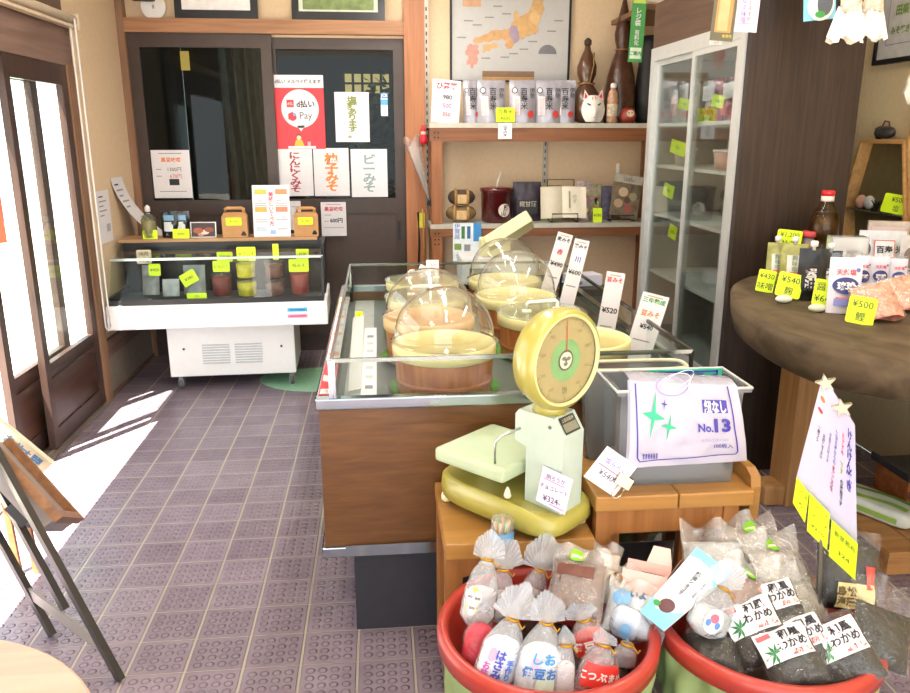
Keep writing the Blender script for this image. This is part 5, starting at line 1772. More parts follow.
f = []
for i in range(len(lay) - 1):
    for k in range(n):
        f.append((i * n + k, i * n + (k + 1) % n, (i + 1) * n + (k + 1) % n, (i + 1) * n + k))
b.add(v, f, SLAB, smooth=True)
b.add([v[(len(lay) - 1) * n + k] for k in range(n)], [tuple(range(n))], SLAB)
b.add([v[k] for k in range(n)], [tuple(range(n))[::-1]], SLAB)
b.build('tabletop', tb)
LEGW = wood('#93683c', '#ae8252', axis=2, rough=0.5)
for k, (lx, ly) in enumerate(((1.72, 2.90), (1.78, 2.34), (2.10, 2.20))):
    b = MB().box(lx - 0.075 - 1.75, lx + 0.075 - 1.75, ly - 0.075 - 2.45, ly + 0.075 - 2.45, 0.0, TZ - 0.10, LEGW, bev=0.006)
    if k == 0:
        leg = b.build('leg', tb)
        MB().box(lx - 0.16 - 1.75, lx + 0.05 - 1.75, ly - 0.06 - 2.45, ly + 0.06 - 2.45, 0.0, 0.085, LEGW, bev=0.012).build('foot_block', leg)
    elif k == 2:
        b.build('leg', tb)


def spot(px, py):
    return P(px, py, Z=TZ + 0.001)


def on_table(x0, x1, y0, yb):
    p = spot((x0 + x1) / 2, yb)
    while p.y > 3.06:
        yb += 1
        p = spot((x0 + x1) / 2, yb)
    a, c, d = P(x0, yb, Y=p.y), P(x1, yb, Y=p.y), P((x0 + x1) / 2, y0, Y=p.y)
    return p, c.x - a.x, d.z - p.z


FACE = rad(-32)            # things on this table face the shop, roughly towards the viewer
# spouted pouches
GOLD = mat('#9c9a58', 0.3, 0.3, 0.25, 30)
for k, (x0, x1, y0, yb, c, lab) in enumerate(((766, 783, 243, 281, 0, 'gold and silver spouted pouch nearest the left end of table'), (780, 803, 244, 284, 0, 'gold and silver spouted pouch second from the table end'),
                                              (797, 821, 249, 300, 1, 'black spouted pouch with white label on the slab table'), (816, 836, 251, 297, 1, 'black spouted pouch half hidden by the white salt bag'))):
    p, w, h = on_table(x0, x1, y0, yb)
    t = thing('spout_pouch', lab, 'pouch', tuple(p), (rad(-4), 0, FACE + rad(14)))
    b = pouch(w * 1.05, h, 0.06, mat('#0e0e10', 0.35) if c else GOLD, 0.008, seedv=k * 2.0)
    f = pouch_fn(w, h, 0.07)
    if c:
        b.rect(-w * 0.28, w * 0.12, h * 0.25, h * 0.62, mat('#d9d9d6', 0.4), fn=lambda a, z: (a, f(a, z)[1] - 0.007, z))
        b.text('醤油', -w * 0.08, h * 0.45, 0.042, INK, fn=lambda a, z: (a, f(a, z)[1] - 0.009, z), vert=True, bold=0.03)
    else:
        b.rect(-w * 0.3, w * 0.3, h * 0.22, h * 0.72, mat('#c9cac6', 0.3, 0.2), fn=lambda a, z: (a, f(a, z)[1] - 0.007, z))
        b.text('麹味噌', 0, h * 0.52, 0.03, mat('#5a7a4a'), fn=lambda a, z: (a, f(a, z)[1] - 0.009, z), vert=True, fit=h * 0.4)
        b.rect(-w * 0.2, w * 0.25, h * 0.24, h * 0.32, mat('#c96a6a'), fn=lambda a, z: (a, f(a, z)[1] - 0.009, z))
    b.build('bag', t)
    MB().solid([(0.006, h - 0.006), (0.006, h + 0.006), (0.0125, h + 0.008), (0.0125, h + 0.024), (0.009, h + 0.027)], WHITE, 14).build('cap', t)
for k, (x0, x1, y0, yb, lab) in enumerate(((812, 824, 236, 275, 'small white capped olive bottle behind the black pouches'), (823, 833, 243, 277, 'small white capped olive bottle beside the white salt bag'))):
    p, w, h = on_table(x0, x1, y0, yb)
    t = thing('dressing_bottle', lab, 'bottle', tuple(p))
    MB().solid([(0.02, 0), (0.024, 0.006), (0.024, h * 0.6), (0.012, h * 0.8), (0.010, h * 0.86)], mat('#6f6638', 0.3), 16).build('body', t)
    MB().solid([(0.014, h * 0.84), (0.014, h), (0.01, h + 0.004)], WHITE, 14).build('cap', t)
p, w, h = on_table(797, 815, 231, 270)
t = thing('jar', 'jar with flat red lid behind the black spouted pouches', 'jar', tuple(p))
MB().solid([(0.026, 0), (0.03, 0.006), (0.03, h - 0.035), (0.026, h - 0.022)], clear('#e8d8c0', 0.25, 1.5, 0.03), 22).build('glass_body', t)
MB().solid([(0.024, 0.004), (0.027, 0.01), (0.027, h - 0.04)], mat('#8a4a34', 0.5, var=0.3), 18).build('contents', t)
MB().solid([(0.033, h - 0.024), (0.034, h - 0.02), (0.034, h - 0.002), (0.03, h)], mat('#b8313a', 0.4), 22).build('lid', t)
# big soy bottle
p, w, h = on_table(803, 833, 191, 264)
t = thing('soy_bottle', 'large clear soy sauce bottle with red cap', 'bottle', tuple(p))
s = h / 0.30
MB().solid([(0.045 * s, 0), (0.051 * s, 0.008 * s), (0.051 * s, 0.12 * s), (0.047 * s, 0.13 * s), (0.05 * s, 0.14 * s), (0.05 * s, 0.19 * s), (0.036 * s, 0.235 * s), (0.019 * s, 0.262 * s), (0.017 * s, 0.272 * s)], clear('#f0dcb0', 0.0, 1.45, 0.03, 0.8), 28).build('bottle_wall', t)
MB().solid([(0.043 * s, 0.003), (0.048 * s, 0.012 * s), (0.048 * s, 0.118 * s), (0.045 * s, 0.13 * s), (0.047 * s, 0.142 * s), (0.047 * s, 0.185 * s), (0.034 * s, 0.228 * s)], mat('#2c1508', 0.3, var=0.3, scale=8), 24).build('soy_sauce', t)
MB().solid([(0.021 * s, 0.266 * s), (0.021 * s, 0.284 * s)], mat('#ead9d0', 0.4), 20).build('neck_band', t)
MB().solid([(0.022 * s, 0.284 * s), (0.022 * s, 0.298 * s), (0.018 * s, 0.302 * s)], mat('#c9222c', 0.35), 20).build('cap', t)
# clear box and salt bags
p, w, h = on_table(825, 858, 236, 290)
o = MB().box(-w / 2, w / 2, -0.035, 0.035, 0, h, clear('#dfe2e2', 0.35, 1.5, 0.05, 1.4), bev=0.006).build('clear_box', None, tuple(p), (0, 0, FACE + rad(16)))
tag(o, 'clear plastic box standing behind the front white salt bag', 'box')


def salt_bag(lab, x0, x1, y0, yb, depth=0.05, text='琉球', back=False, group=None):
    p, w, h = on_table(x0, x1, y0, yb)
    t = thing('salt_bag', lab, 'salt bag', tuple(p), (rad(-5), 0, FACE + rad(16)))
    b = pouch(w, h, depth, mat('#d3d0dc', 0.4, var=0.06), 0.005, seedv=x0)
    f = pouch_fn(w, h, depth + 0.012)
    F = lambda d: (lambda a, z: (a, f(a, z)[1] - 0.003 - d, z))
    NAVY = mat('#262a6e', 0.4)
    b.disc(0, h * 0.5, w * 0.40, h * 0.15, NAVY, fn=F(0), seg=28)
    b.text(text, 0, h * 0.5, 0.032, WHITE, fn=F(0.0025), bold=0.03, fit=w * 0.55)
    b.text('天然塩', 0, h * 0.74, 0.022, mat('#d0484e'), fn=F(0), bold=0.03, fit=w * 0.6)
    b.disc(w * 0.36, h * 0.78, w * 0.07, w * 0.07, mat('#6a70b8'), fn=F(0))
    b.rect(-w * 0.34, w * 0.34, h * 0.14, h * 0.27, mat('#7f86c8'), fn=F(0))
    b.rect(-w * 0.3, w * 0.3, h * 0.27, h * 0.30, mat('#d0747c'), fn=F(0))
    b.build('bag', t)
    MB().grid(lambda a, v: ((a - 0.5) * w * 1.02, 0.003 * sin(a * 20), h * (0.94 + 0.14 * v)), 12, 2, PLASTIC).build('top_seal', t)
    return t


salt_bag('white salt bag with navy oval label at the table front', 827, 856, 258, 313)
salt_bag('white salt bag with navy oval, partly behind the front one', 853, 867, 256, 296)
salt_bag('white salt bag with navy oval label behind the shavings pack', 869, 885, 257, 295)
salt_bag('white salt bag with navy oval nearest the table wall side', 888, 903, 259, 295)
for k, (x0, x1, y0, yb, lab) in enumerate(((858, 898, 231, 276, 'white rice bag with red framed print behind the salt bags'), (898, 922, 236, 285, 'clear bag with round portrait print at right photo border'))):
    p, w, h = on_table(x0, x1, y0, yb)
    b = pouch(w, h, 0.06, mat('#cfd3da', 0.35, var=0.1) if k == 0 else mat('#b9b4b0', 0.35, var=0.15), 0.006, seedv=k + 9.0)
    f = pouch_fn(w, h, 0.075)
    F = lambda a, z: (a, f(a, z)[1] - 0.005, z)
    F2 = lambda a, z: (a, f(a, z)[1] - 0.007, z)
    if k == 0:
        b.rect(-w * 0.18, w * 0.26, h * 0.42, h * 0.8, mat('#d25a5a'), fn=F).rect(-w * 0.16, w * 0.24, h * 0.44, h * 0.78, mat('#e3e6ea'), fn=F2)
        b.text('百寿', w * 0.04, h * 0.6, 0.04, INK, fn=lambda a, z: (a, f(a, z)[1] - 0.009, z), bold=0.03, fit=w * 0.34)
        b.disc(-w * 0.33, h * 0.6, w * 0.09, h * 0.14, mat('#5a4a44'), fn=F)
        b.text('米', w * 0.37, h * 0.6, 0.03, INK, fn=F, bold=0.02)
    else:
        b.disc(-w * 0.1, h * 0.55, w * 0.28, h * 0.22, mat('#6a5a52'), fn=F)
        b.text('百', 0, h * 0.2, 0.04, INK, fn=F, bold=0.02)
    tag(b.build('rice_bag', None, tuple(p), (rad(-6), 0, FACE + rad(10))), lab, 'bag')
p, w, h = on_table(865, 900, 222, 262)
b = MB().box(-w / 2, w / 2, -0.014, 0.014, 0, h, mat('#b7a79c', 0.4, var=0.2), bev=0.004)
b.rect(-w * 0.4, w * 0.4, h * 0.66, h * 0.9, mat('#c9b3ac'), y=-0.0145).text('味噌', 0, h * 0.78, 0.02, mat('#a0524a'), y=-0.016, bold=0.02)
tag(b.build('carton', None, (p.x + 0.015, p.y + 0.03, p.z), (0, 0, FACE + rad(8))), 'beige printed carton behind the white rice bag', 'carton')
# pack of pink shavings lying on the table edge
for k, (x0, x1, yb, lab) in enumerate(((866, 902, 322, 'clear pack of pink shavings lying at the table front edge'), (896, 930, 312, 'clear pack of pink shavings cut by the right photo border'))):
    p, w, h = on_table(x0, x1, 279, yb)
    t = thing('shavings_pack', lab, 'pack', tuple(p + Vector((0, 0.0, 0.004))), (rad(-42), rad(-14), FACE + rad(20)))
    h = 0.135
    b = pouch(w * 1.02, h, 0.075, mat('#d98f76', 0.6, var=0.55, scale=55, bump=0.8), 0.014, seedv=2.0 + k)
    b.build('shavings', t)
    c = pouch(w * 1.12, h * 1.06, 0.095, clear('#ffffff', 0.08, 1.5, 0.06, 1.6, 0.5), 0.008, seedv=7.0 + k)
    c.build('film', t)
# price tags on this table
for x0, x1, y0, yb, s, r, lab in ((755, 771, 270, 292, '¥430/味噌', 0.15, 'lime tag at the left end of the slab table'), (774, 797, 276, 300, '¥540/麹', 0.18, 'lime tag on a white stone before the gold pouches'),
                                  (811, 832, 283, 309, '醤油/¥640', 0.12, 'lime tag on a white stone before the black pouch'), (845, 870, 297, 324, '¥500/鰹', 0.15, 'lime tag in front of the pack of pink shavings')):
    p, w, h = on_table(x0, x1, y0, yb)
    z = 0.012 if 'stone' in lab else 0.002
    price_tag(lab, w, h, s, (p.x, p.y - 0.004, TZ + z), 0.25, r, FACE + rad(12))
for px, py, lab in ((782, 302, 'white pebble holding lime tag before the gold pouches'), (815, 311, 'pale green pebble holding lime tag before the black pouch')):
    p = spot(px, py)
    b = MB()
    b.grid(lambda a, v: (0.030 * sin(pi * v) * cos(2 * pi * a), 0.020 * sin(pi * v) * sin(2 * pi * a), 0.014 - 0.014 * cos(pi * v)), 18, 10, mat('#dcdacb' if px < 800 else '#c6ccb0', 0.5, var=0.15), wrap=True)
    tag(b.build('pebble', None, (p.x, p.y - 0.010, TZ)), lab, 'pebble')
p, w, h = on_table(773, 795, 230, 272)
price_tag('lime tag standing behind the gold spouted pouches', w, 0.075, '¥1,200/特選', (p.x, p.y, p.z + h - 0.075), 0.05, 0.08, FACE + rad(10))
o = MB().tube([(0, 0, 0), (0, 0, h - 0.06)], 0.003, WHITE, 6).solid([(0.02, 0), (0.02, 0.004)], WHITE, 16).build('tag_stand', None, (p.x, p.y + 0.004, TZ))
tag(o, 'thin white stand behind the gold pouches carrying a lime tag', 'stand')

# under the table: low wooden platform, crate, tray with metal cups, wipes
pl = thing('low_platform', 'low wooden platform on the floor beside the slab table leg', 'platform', (1.98, 2.50, 0))
PW = wood('#9a6a3c', '#b58550', axis=0, rough=0.5)
for k in range(4):
    MB().box(-0.25 + 0.128 * k, -0.25 + 0.128 * k + 0.122, -0.22, 0.30, 0.07, 0.095, PW, bev=0.003).build('board', pl)
for y in (-0.18, 0.24):
    MB().box(-0.24, 0.25, y - 0.025, y + 0.025, 0.0, 0.07, PW).build('runner', pl)
p = P(880, 518, Z=0.096)
t = thing('wipes_pack', 'white and green soft pack lying on the low wooden platform', 'pack', (p.x + 0.01, p.y + 0.05, 0.096), (0, 0, rad(-62)))
b = MB()
sup = lambda q, e: math.copysign(abs(q) ** e, q)
b.grid(lambda a, v: (0.16 * sup(cos(2 * pi * a), 0.3) * sin(pi * v) ** 0.25, 0.075 * sup(sin(2 * pi * a), 0.3) * sin(pi * v) ** 0.25, 0.032 - 0.031 * sup(cos(pi * v), 0.6)), 40, 14, mat('#d9ddd2', 0.35, var=0.05), wrap=True)
b.rect(-0.13, 0.13, 0, 1, mat('#8fb84a', 0.4), fn=lambda a, z: (a, -0.045 + 0.03 * z + 0.012 * sin(a * 22), 0.0645), n=14)
b.rect(-0.13, 0.13, 0, 1, mat('#6f9f3a', 0.4), fn=lambda a, z: (a, 0.02 + 0.022 * z + 0.014 * sin(a * 18 + 1), 0.0645), n=14)
b.rect(-0.12, 0.12, 0, 1, mat('#9cc05a', 0.4), fn=lambda a, z: (a, -0.0765, 0.02 + 0.02 * z), n=8)
b.build('packet', t)
p = P(885, 470, Y=2.72)
t = thing('wooden_crate', 'orange brown wooden crate on the platform under the table', 'crate', (2.12, 2.68, 0.096))
CR = wood('#8a4f2a', '#a5673c', axis=0, rough=0.5)
MB().box(-0.13, 0.16, -0.10, 0.10, 0, 0.12, CR, bev=0.004).build('box', t)
MB().box(-0.13, 0.16, -0.103, -0.10, 0.045, 0.075, mat('#6a3a1e', 0.6)).build('front_slot', t)
o = MB().box(-0.16, 0.16, -0.12, 0.12, 0, 0.008, mat('#33343a', 0.35)).box(-0.16, 0.16, -0.12, -0.112, 0.008, 0.03, mat('#33343a', 0.35)).box(-0.16, -0.152, -0.112, 0.12, 0.008, 0.03, mat('#33343a', 0.35)).box(0.152, 0.16, -0.112, 0.12, 0.008, 0.03, mat('#33343a', 0.35)).build('serving_tray', None, (2.135, 2.68, 0.217))
tag(o, 'dark serving tray on the orange brown crate', 'tray')
for k in range(4):
    b = MB()
    z = 0.226 + 0.016 * k
    b.solid([(0.026, 0), (0.034, 0.012), (0.036, 0.022), (0.033, 0.0225), (0.028, 0.008)], chrome('#c9c9c4', 0.25), 22)
    tag(b.build('metal_cup', None, (2.10, 2.64, z)), ['lowest metal cup of the stack on dark tray', 'second metal cup from the bottom of the tray stack', 'third metal cup from the bottom of the tray stack', 'topmost metal cup of the stack on dark tray'][k], 'cup', 'metal cups on the dark tray')

# ------------------------------------------------------------------ two wooden stands in front of the case
STW = wood('#93672f', '#ad7f45', axis=0, scale=9, rough=0.4)
STL = wood('#8d5a2d', '#a8713f', axis=2, rough=0.45)
Z1, Z2 = 0.515, 0.61
s1x0, s1x1, s1y0, s1y1 = 0.143, 0.520, 1.735, 2.10
t = thing('wooden_stand', 'low brown wooden stand carrying the yellow scale', 'stand', ((s1x0 + s1x1) / 2, (s1y0 + s1y1) / 2, 0))


def st(mb, name, par):
    mb.v = [(x - par.location.x, y - par.location.y, z) for x, y, z in mb.v]
    return mb.build(name, par)


st(MB().box(s1x0, s1x1, s1y0, s1y1, Z1 - 0.045, Z1, STW, bev=0.004), 'top', t)
for x in (s1x0 + 0.003, s1x1 - 0.048):
    for y in (1.775, s1y1 - 0.05):
        st(MB().box(x, x + 0.045, y, y + 0.045, 0, Z1 - 0.045, STL), 'leg', t)
q = [(s1x0 + 0.048, Z1 - 0.045)] + [(s1x0 + 0.048 + (s1x1 - s1x0 - 0.096) * k / 10, Z1 - 0.12 + 0.03 * sin(pi * k / 10)) for k in range(11)] + [(s1x1 - 0.048, Z1 - 0.045)]
T = Matrix(((1, 0, 0, 0), (0, 0, -1, 0), (0, 1, 0, 0), (0, 0, 0, 1)))
b = MB().prism(q, -1.80, -1.778, STL, T)
st(b, 'apron', t)
for x in (s1x0 + 0.012, s1x1 - 0.03):
    st(MB().box(x, x + 0.018, 1.82, s1y1 - 0.05, 0.10, 0.14, STL).box(x, x + 0.018, 1.82, s1y1 - 0.05, Z1 - 0.12, Z1 - 0.045, STL), 'side_rail', t)

s2x0, s2x1, s2y0, s2y1 = 0.527, 0.945, 1.765, 2.085
t = thing('wooden_stand', 'taller wooden stand with raised side board carrying the grey plastic bin', 'stand', ((s2x0 + s2x1) / 2, (s2y0 + s2y1) / 2, 0))
for a, c in ((s2x0, 0.742), (0.745, s2x1 - 0.002)):
    st(MB().box(a, c, s2y0, s2y1, Z2 - 0.042, Z2, STW, bev=0.005), 'top_board', t)
for x in (s2x0 + 0.006, s2x1 - 0.075):
    for y in (s2y0 + 0.01, s2y1 - 0.045):
        st(MB().box(x, x + 0.04, y, y + 0.035, 0, Z2 - 0.042, STL), 'leg', t)
for ya in (s2y0 + 0.016, s2y1 - 0.04):
    st(MB().box(s2x0 + 0.046, s2x1 - 0.075, ya, ya + 0.02, Z2 - 0.112, Z2 - 0.042, STL), 'apron', t)
st(MB().box(s2x0 + 0.048, s2x0 + 0.082, s2y0 + 0.05, s2y1 - 0.02, Z2 - 0.22, Z2 - 0.13, STL), 'side_rail', t)
# right side board rises above the top, rounded front corner
q = [(s2y0 + 0.02, Z2 - 0.15), (s2y0 + 0.02, Z2 + 0.0), (s2y0 + 0.03, Z2 + 0.028), (s2y0 + 0.06, Z2 + 0.04), (s2y1, Z2 + 0.04), (s2y1, Z2 - 0.15)]
T = Matrix(((0, 0, 1, 0), (1, 0, 0, 0), (0, 1, 0, 0), (0, 0, 0, 1)))
st(MB().prism(q, s2x1 - 0.002, s2x1 + 0.024, STW, T), 'side_board', t)

# ------------------------------------------------------------------ the yellow dial scale
SCY = mat('#a79f4e', 0.28, var=0.04, coat=0.35)
SCY2 = mat('#a29b48', 0.3, var=0.05, coat=0.3)
PALE = mat('#aebd9c', 0.35, var=0.04, coat=0.2)
PALE2 = mat('#b3c3b8', 0.35, var=0.04)
SA = rad(-47)
sc = thing('dial_scale', 'yellow and pale green dial scale standing on the low wooden stand', 'scale', (0.335, 1.895, Z1), (0, 0, SA))
b = MB()
base = []
L0, W0 = 0.205, 0.108
for k in range(48):
    a = 2 * pi * k / 48
    base.append((L0 * math.copysign(abs(cos(a)) ** 0.45, cos(a)), W0 * math.copysign(abs(sin(a)) ** 0.5, sin(a)) * (1.0 + 0.12 * cos(a))))
lay = [(0.020, 0.93), (0.022, 0.985), (0.05, 1.0), (0.080, 0.985), (0.088, 0.95), (0.090, 0.90)]
v = []
for z, s in lay:
    for x, y in base:
        lift = 0.004 * (abs(x) / L0) ** 2 if z < 0.03 else (-0.020 * max(0, x / L0) ** 2 if z > 0.045 else 0)
        v.append((x * s, y * s, z + lift))
n = 48
f = [(i * n + k, i * n + (k + 1) % n, (i + 1) * n + (k + 1) % n, (i + 1) * n + k) for i in range(len(lay) - 1) for k in range(n)]
b.add(v, f, SCY2, smooth=True)
b.add(v[-n:], [tuple(range(n))], SCY2)
b.add(v[:n], [tuple(range(n))[::-1]], SCY2)
b.build('base', sc)
for x, y in ((-0.175, -0.065), (-0.175, 0.065), (0.17, -0.07), (0.17, 0.07)):
    MB().solid([(0.010, 0), (0.015, 0.004), (0.016, 0.015), (0.011, 0.032)], mat('#e6e2b8', 0.5), 18, Matrix.Translation((x, y, 0))).build('foot', sc)
# pillar: chamfered pale green box
q = [(0.075, 0.070), (0.185, 0.070), (0.185, 0.270), (0.155, 0.315), (0.050, 0.315), (0.040, 0.302), (0.040, 0.232), (0.075, 0.222)]
T = Matrix(((1, 0, 0, 0), (0, 0, -1, 0), (0, 1, 0, 0), (0, 0, 0, 1)))
b = MB().prism(q, -0.045, 0.045, PALE2, T)
b.build('pillar', sc)
TN = Matrix.Translation((0.1703, 0, 0.2928)) @ Matrix.Rotation(rad(90), 4, 'Z') @ Matrix.Rotation(rad(-35), 4, 'X')
b = MB().rect(-0.032, 0.032, -0.022, 0.022, mat('#3c3c34', 0.4, 0.3), TN, y=-0.0018)
b.rect(-0.028, 0.028, -0.017, 0.004, mat('#8d8c7c', 0.4, 0.3), TN, y=-0.0024)
b.text('上皿自動秤', 0, 0.013, 0.010, mat('#cfcdb4', 0.4), TN, y=-0.0028, fit=0.05)
b.build('name_plate', sc)
for x, z in ((0.145, 0.290), (0.15, 0.10)):
    MB().solid([(0.005, 0), (0.004, 0.002)], mat('#6a706c', 0.4, 0.7), 12, Matrix.Translation((x, -0.045, z)) @ Matrix.Rotation(pi / 2, 4, 'X')).build('screw', sc)
# dial drum, axis along local X
DR, DZ = 0.124, 0.455
DM = Matrix.Translation((0.105, 0, DZ)) @ Matrix.Rotation(rad(-9), 4, 'Z')
TD = DM @ Matrix.Rotation(pi / 2, 4, 'Y')
b = MB()
b.lathe([(0.0001, -0.040), (0.06, -0.038), (0.095, -0.028), (0.115, -0.008), (DR, 0.022), (DR + 0.002, 0.045), (DR - 0.002, 0.058), (DR - 0.010, 0.063)], SCY, 56, TD)
b.build('dial_drum', sc)
b = MB()
b.lathe([(DR - 0.010, 0.061), (DR - 0.013, 0.066), (DR - 0.018, 0.057)], mat('#d8cf8e', 0.35), 56, TD)
b.build('bezel', sc)
FT_ = DM @ Matrix.Translation((0.054, 0, 0)) @ Matrix.Rotation(pi / 2, 4, 'Z')
b = MB()
RF = DR - 0.018
b.disc(0, 0, RF, RF, mat('#a2966a', 0.5, var=0.04), FT_, y=0.0, seg=48)
b.disc(0, 0, 0.052, 0.052, mat('#79a56c', 0.45), FT_, y=-0.0008, seg=36)
b.disc(0, 0, 0.026, 0.026, mat('#5a5f52', 0.4), FT_, y=-0.0014, seg=28)
b.disc(0, 0, 0.021, 0.021, mat('#c8c8b8', 0.4), FT_, y=-0.0018, seg=28)
for k in range(3):
    a = 2 * pi * k / 3 + 0.4
    b.disc(0.009 * cos(a), 0.009 * sin(a), 0.0075, 0.005, mat('#6f7466', 0.4), FT_, y=-0.0024, seg=14)
b.disc(0, 0, 0.004, 0.004, mat('#5a5f52', 0.4), FT_, y=-0.0027, seg=14)
for k in range(100):
    a = 2 * pi * k / 100
    r0 = RF * (0.86 if k % 10 == 0 else (0.90 if k % 5 == 0 else 0.93))
    ca, sa = sin(a), cos(a)
    wd = 0.0007 if k % 5 else 0.0011
    b.add([FT_ @ Vector((ca * r0 - sa * wd, -0.001, sa * r0 + ca * wd)), FT_ @ Vector((ca * RF * 0.97 - sa * wd, -0.001, sa * RF * 0.97 + ca * wd)),
           FT_ @ Vector((ca * RF * 0.97 + sa * wd, -0.001, sa * RF * 0.97 - ca * wd)), FT_ @ Vector((ca * r0 + sa * wd, -0.001, sa * r0 - ca * wd))], [(0, 1, 2, 3)], mat('#7a6f45', 0.6))
for k, s in enumerate(('0', '100', '200', '300', '400', '500', '600', '700', '800', '900')):
    a = 2 * pi * k / 10
    b.text(s, sin(a) * RF * 0.76, cos(a) * RF * 0.76, 0.010, mat('#7a6f45', 0.6), FT_, y=-0.001)
b.text('1kg', 0, -0.072, 0.012, mat('#5f6a45', 0.6), FT_, y=-0.001)
b.build('dial_face', sc)
MB().add([FT_ @ Vector(q_) for q_ in ((-0.002, -0.003, 0.02), (0.002, -0.003, 0.02), (0.0008, -0.003, RF * 0.9), (-0.0008, -0.003, RF * 0.9))], [(0, 1, 2, 3)], mat('#b8322a', 0.4)).build('needle', sc)
b = MB()
b.disc(0, 0, RF + 0.002, RF + 0.002, clear('#ffffff', 0.0, 1.45, 0.03, 0.7), FT_, y=-0.007, seg=48)
b.build('dial_glass', sc)
MB().solid([(0.045, 0.0), (0.038, 0.03)], SCY, 28, Matrix.Translation((0.112, 0, 0.312))).build('neck', sc)
# platter on its post
b = MB().box(-0.168, 0.062, -0.122, 0.122, 0.140, 0.178, PALE, bev=0.010)
b.build('platter', sc)
MB().box(-0.10, -0.06, -0.015, 0.015, 0.08, 0.141, mat('#e6dfae', 0.4)).build('platter_post', sc)
MB().solid([(0.007, 0), (0.010, 0.006), (0.006, 0.022), (0.002, 0.03)], mat('#e8e2c0', 0.4), 14, Matrix.Translation((0.05, -0.085, 0.088))).build('adjuster_knob', sc)
MB().tube([(0.02, -0.10, 0.175), (0.02, -0.10, 0.235), (0.03, -0.09, 0.252), (0.06, -0.035, 0.268)], 0.0035, chrome('#b9bcb8', 0.25), 8).build('wire_arm', sc)

LAV = mat('#d9cfee', 0.55, var=0.03)
SAW = Matrix.Translation((0.335, 1.895, Z1)) @ Matrix.Rotation(SA, 4, 'Z')
w = SAW @ Vector((0.165, -0.062, 0.090))
card('price_card', 'pale lilac handwritten card leaning on the scale pillar', 'price card', 0.088, 0.095,
     [('明ろうが', 0.5, 0.80, 0.13, 'k', dict(rot=rad(4))), ('チョコレート', 0.5, 0.52, 0.13, 'k', dict(rot=rad(4))), ('¥324-', 0.5, 0.22, 0.2, 'k', dict(rot=rad(6)))],
     (w.x, w.y, w.z), 0.12, rad(7), SA, base=LAV, rects=[(0.12, 0.685, 0.8, 0.705, PINK), (0.45, 0.08, 0.95, 0.10, PINK)])
# tape roll / jar with blue label on the stand
p = P(503, 543, Z=Z1)
t = thing('small_jar', 'small clear jar with blue label at the edge of low stand', 'jar', (p.x, p.y + 0.015, Z1))
MB().solid([(0.026, 0), (0.029, 0.004), (0.029, 0.056), (0.027, 0.06)], clear('#ffffff', 0.22, 1.5, 0.04, 1.5), 26).build('jar_wall', t)
b = MB()
b.lathe([(0.0295, 0.004), (0.0295, 0.030)], mat('#6fa9d6', 0.4), 26)
b.build('label', t)
b = MB()
for k in range(7):
    b.tube([(0.012 * cos(k), 0.012 * sin(k), 0.004), (0.017 * cos(k + 0.3), 0.017 * sin(k + 0.3), 0.052)], 0.004, mat(('#c99a62', '#d9b48a', '#7fb07a')[k % 3], 0.5), 6)
b.build('contents', t)

# ------------------------------------------------------------------ grey plastic bin with bag packets
BX0, BX1, BY0, BY1, BZ1 = 0.592, 0.912, 1.815, 1.965, 0.875
BIN = clear('#dfe2e4', 0.42, 1.5, 0.08, 1.2, hazecol='#a3a7ac')
t = thing('plastic_bin', 'grey translucent plastic bin on the taller wooden stand', 'bin', ((BX0 + BX1) / 2, (BY0 + BY1) / 2, Z2 + 0.001))
b = MB()
cx, cy = (BX0 + BX1) / 2, (BY0 + BY1) / 2
H = BZ1 - Z2
tp = 0.008


def ring(z, g):
    return [(BX0 - cx - g, BY0 - cy - g, z), (BX1 - cx + g, BY0 - cy - g, z), (BX1 - cx + g, BY1 - cy + g, z), (BX0 - cx - g, BY1 - cy + g, z)]


v = ring(0, -tp) + ring(H, 0.0) + ring(H, 0.014) + ring(H - 0.012, 0.014)
f = [(0, 3, 2, 1)] + [(i * 4 + k, i * 4 + (k + 1) % 4, (i + 1) * 4 + (k + 1) % 4, (i + 1) * 4 + k) for i in range(3) for k in range(4)]
b.add(v, f, BIN)
b.build('bin_wall', t)
MB().tube([(p_[0], p_[1], H) for p_ in ring(0, 0.014)], 0.004, mat('#c9cbca', 0.35), 6, closed=True).build('rim', t)
o = MB()
for k in range(9):
    o.grid(lambda a, q_, k=k: (-0.14 + 0.28 * a, -0.055 + 0.009 * k + 0.004 * noise.noise(Vector((a * 5, q_ * 5, k))), 0.004 + (0.15 + 0.02 * (k % 3)) * q_), 12, 8, clear('#ffffff', 0.25, 1.5, 0.06, 1.6, 0.6))
tag(o.build('plastic_bags', None, (cx, cy, Z2 + 0.002)), 'clear plastic bags standing filed inside the grey bin', 'plastic bags')
PUR = mat('#3a2f9a', 0.4, var=0.03)
zc = P(640, 367, Y=2.0).z
t = thing('storage_tub', 'grey translucent tub with beige rounded rim behind the plastic bin', 'tub', (0.695, 2.032, Z2 + 0.001))
rr_ = []
for k in range(40):
    a = 2 * pi * k / 40
    rr_.append((0.145 * math.copysign(abs(cos(a)) ** 0.45, cos(a)), 0.045 * math.copysign(abs(sin(a)) ** 0.5, sin(a))))
hz_ = zc - Z2 - 0.001
b = MB()
v = [(x * s_, y * s_, z) for z, s_ in ((0.0, 0.93), (hz_ - 0.004, 1.0)) for x, y in rr_]
b.add(v, [(k, (k + 1) % 40, 40 + (k + 1) % 40, 40 + k) for k in range(40)] + [tuple(range(40))[::-1]], clear('#d9dcdd', 0.55, 1.5, 0.08, 1.2, hazecol='#8d9194'), smooth=True)
b.build('tub_wall', t)
MB().tube([(x, y, hz_ - 0.004) for x, y in rr_], 0.0055, mat('#c6bfa4', 0.4), 8, closed=True).build('rim', t)
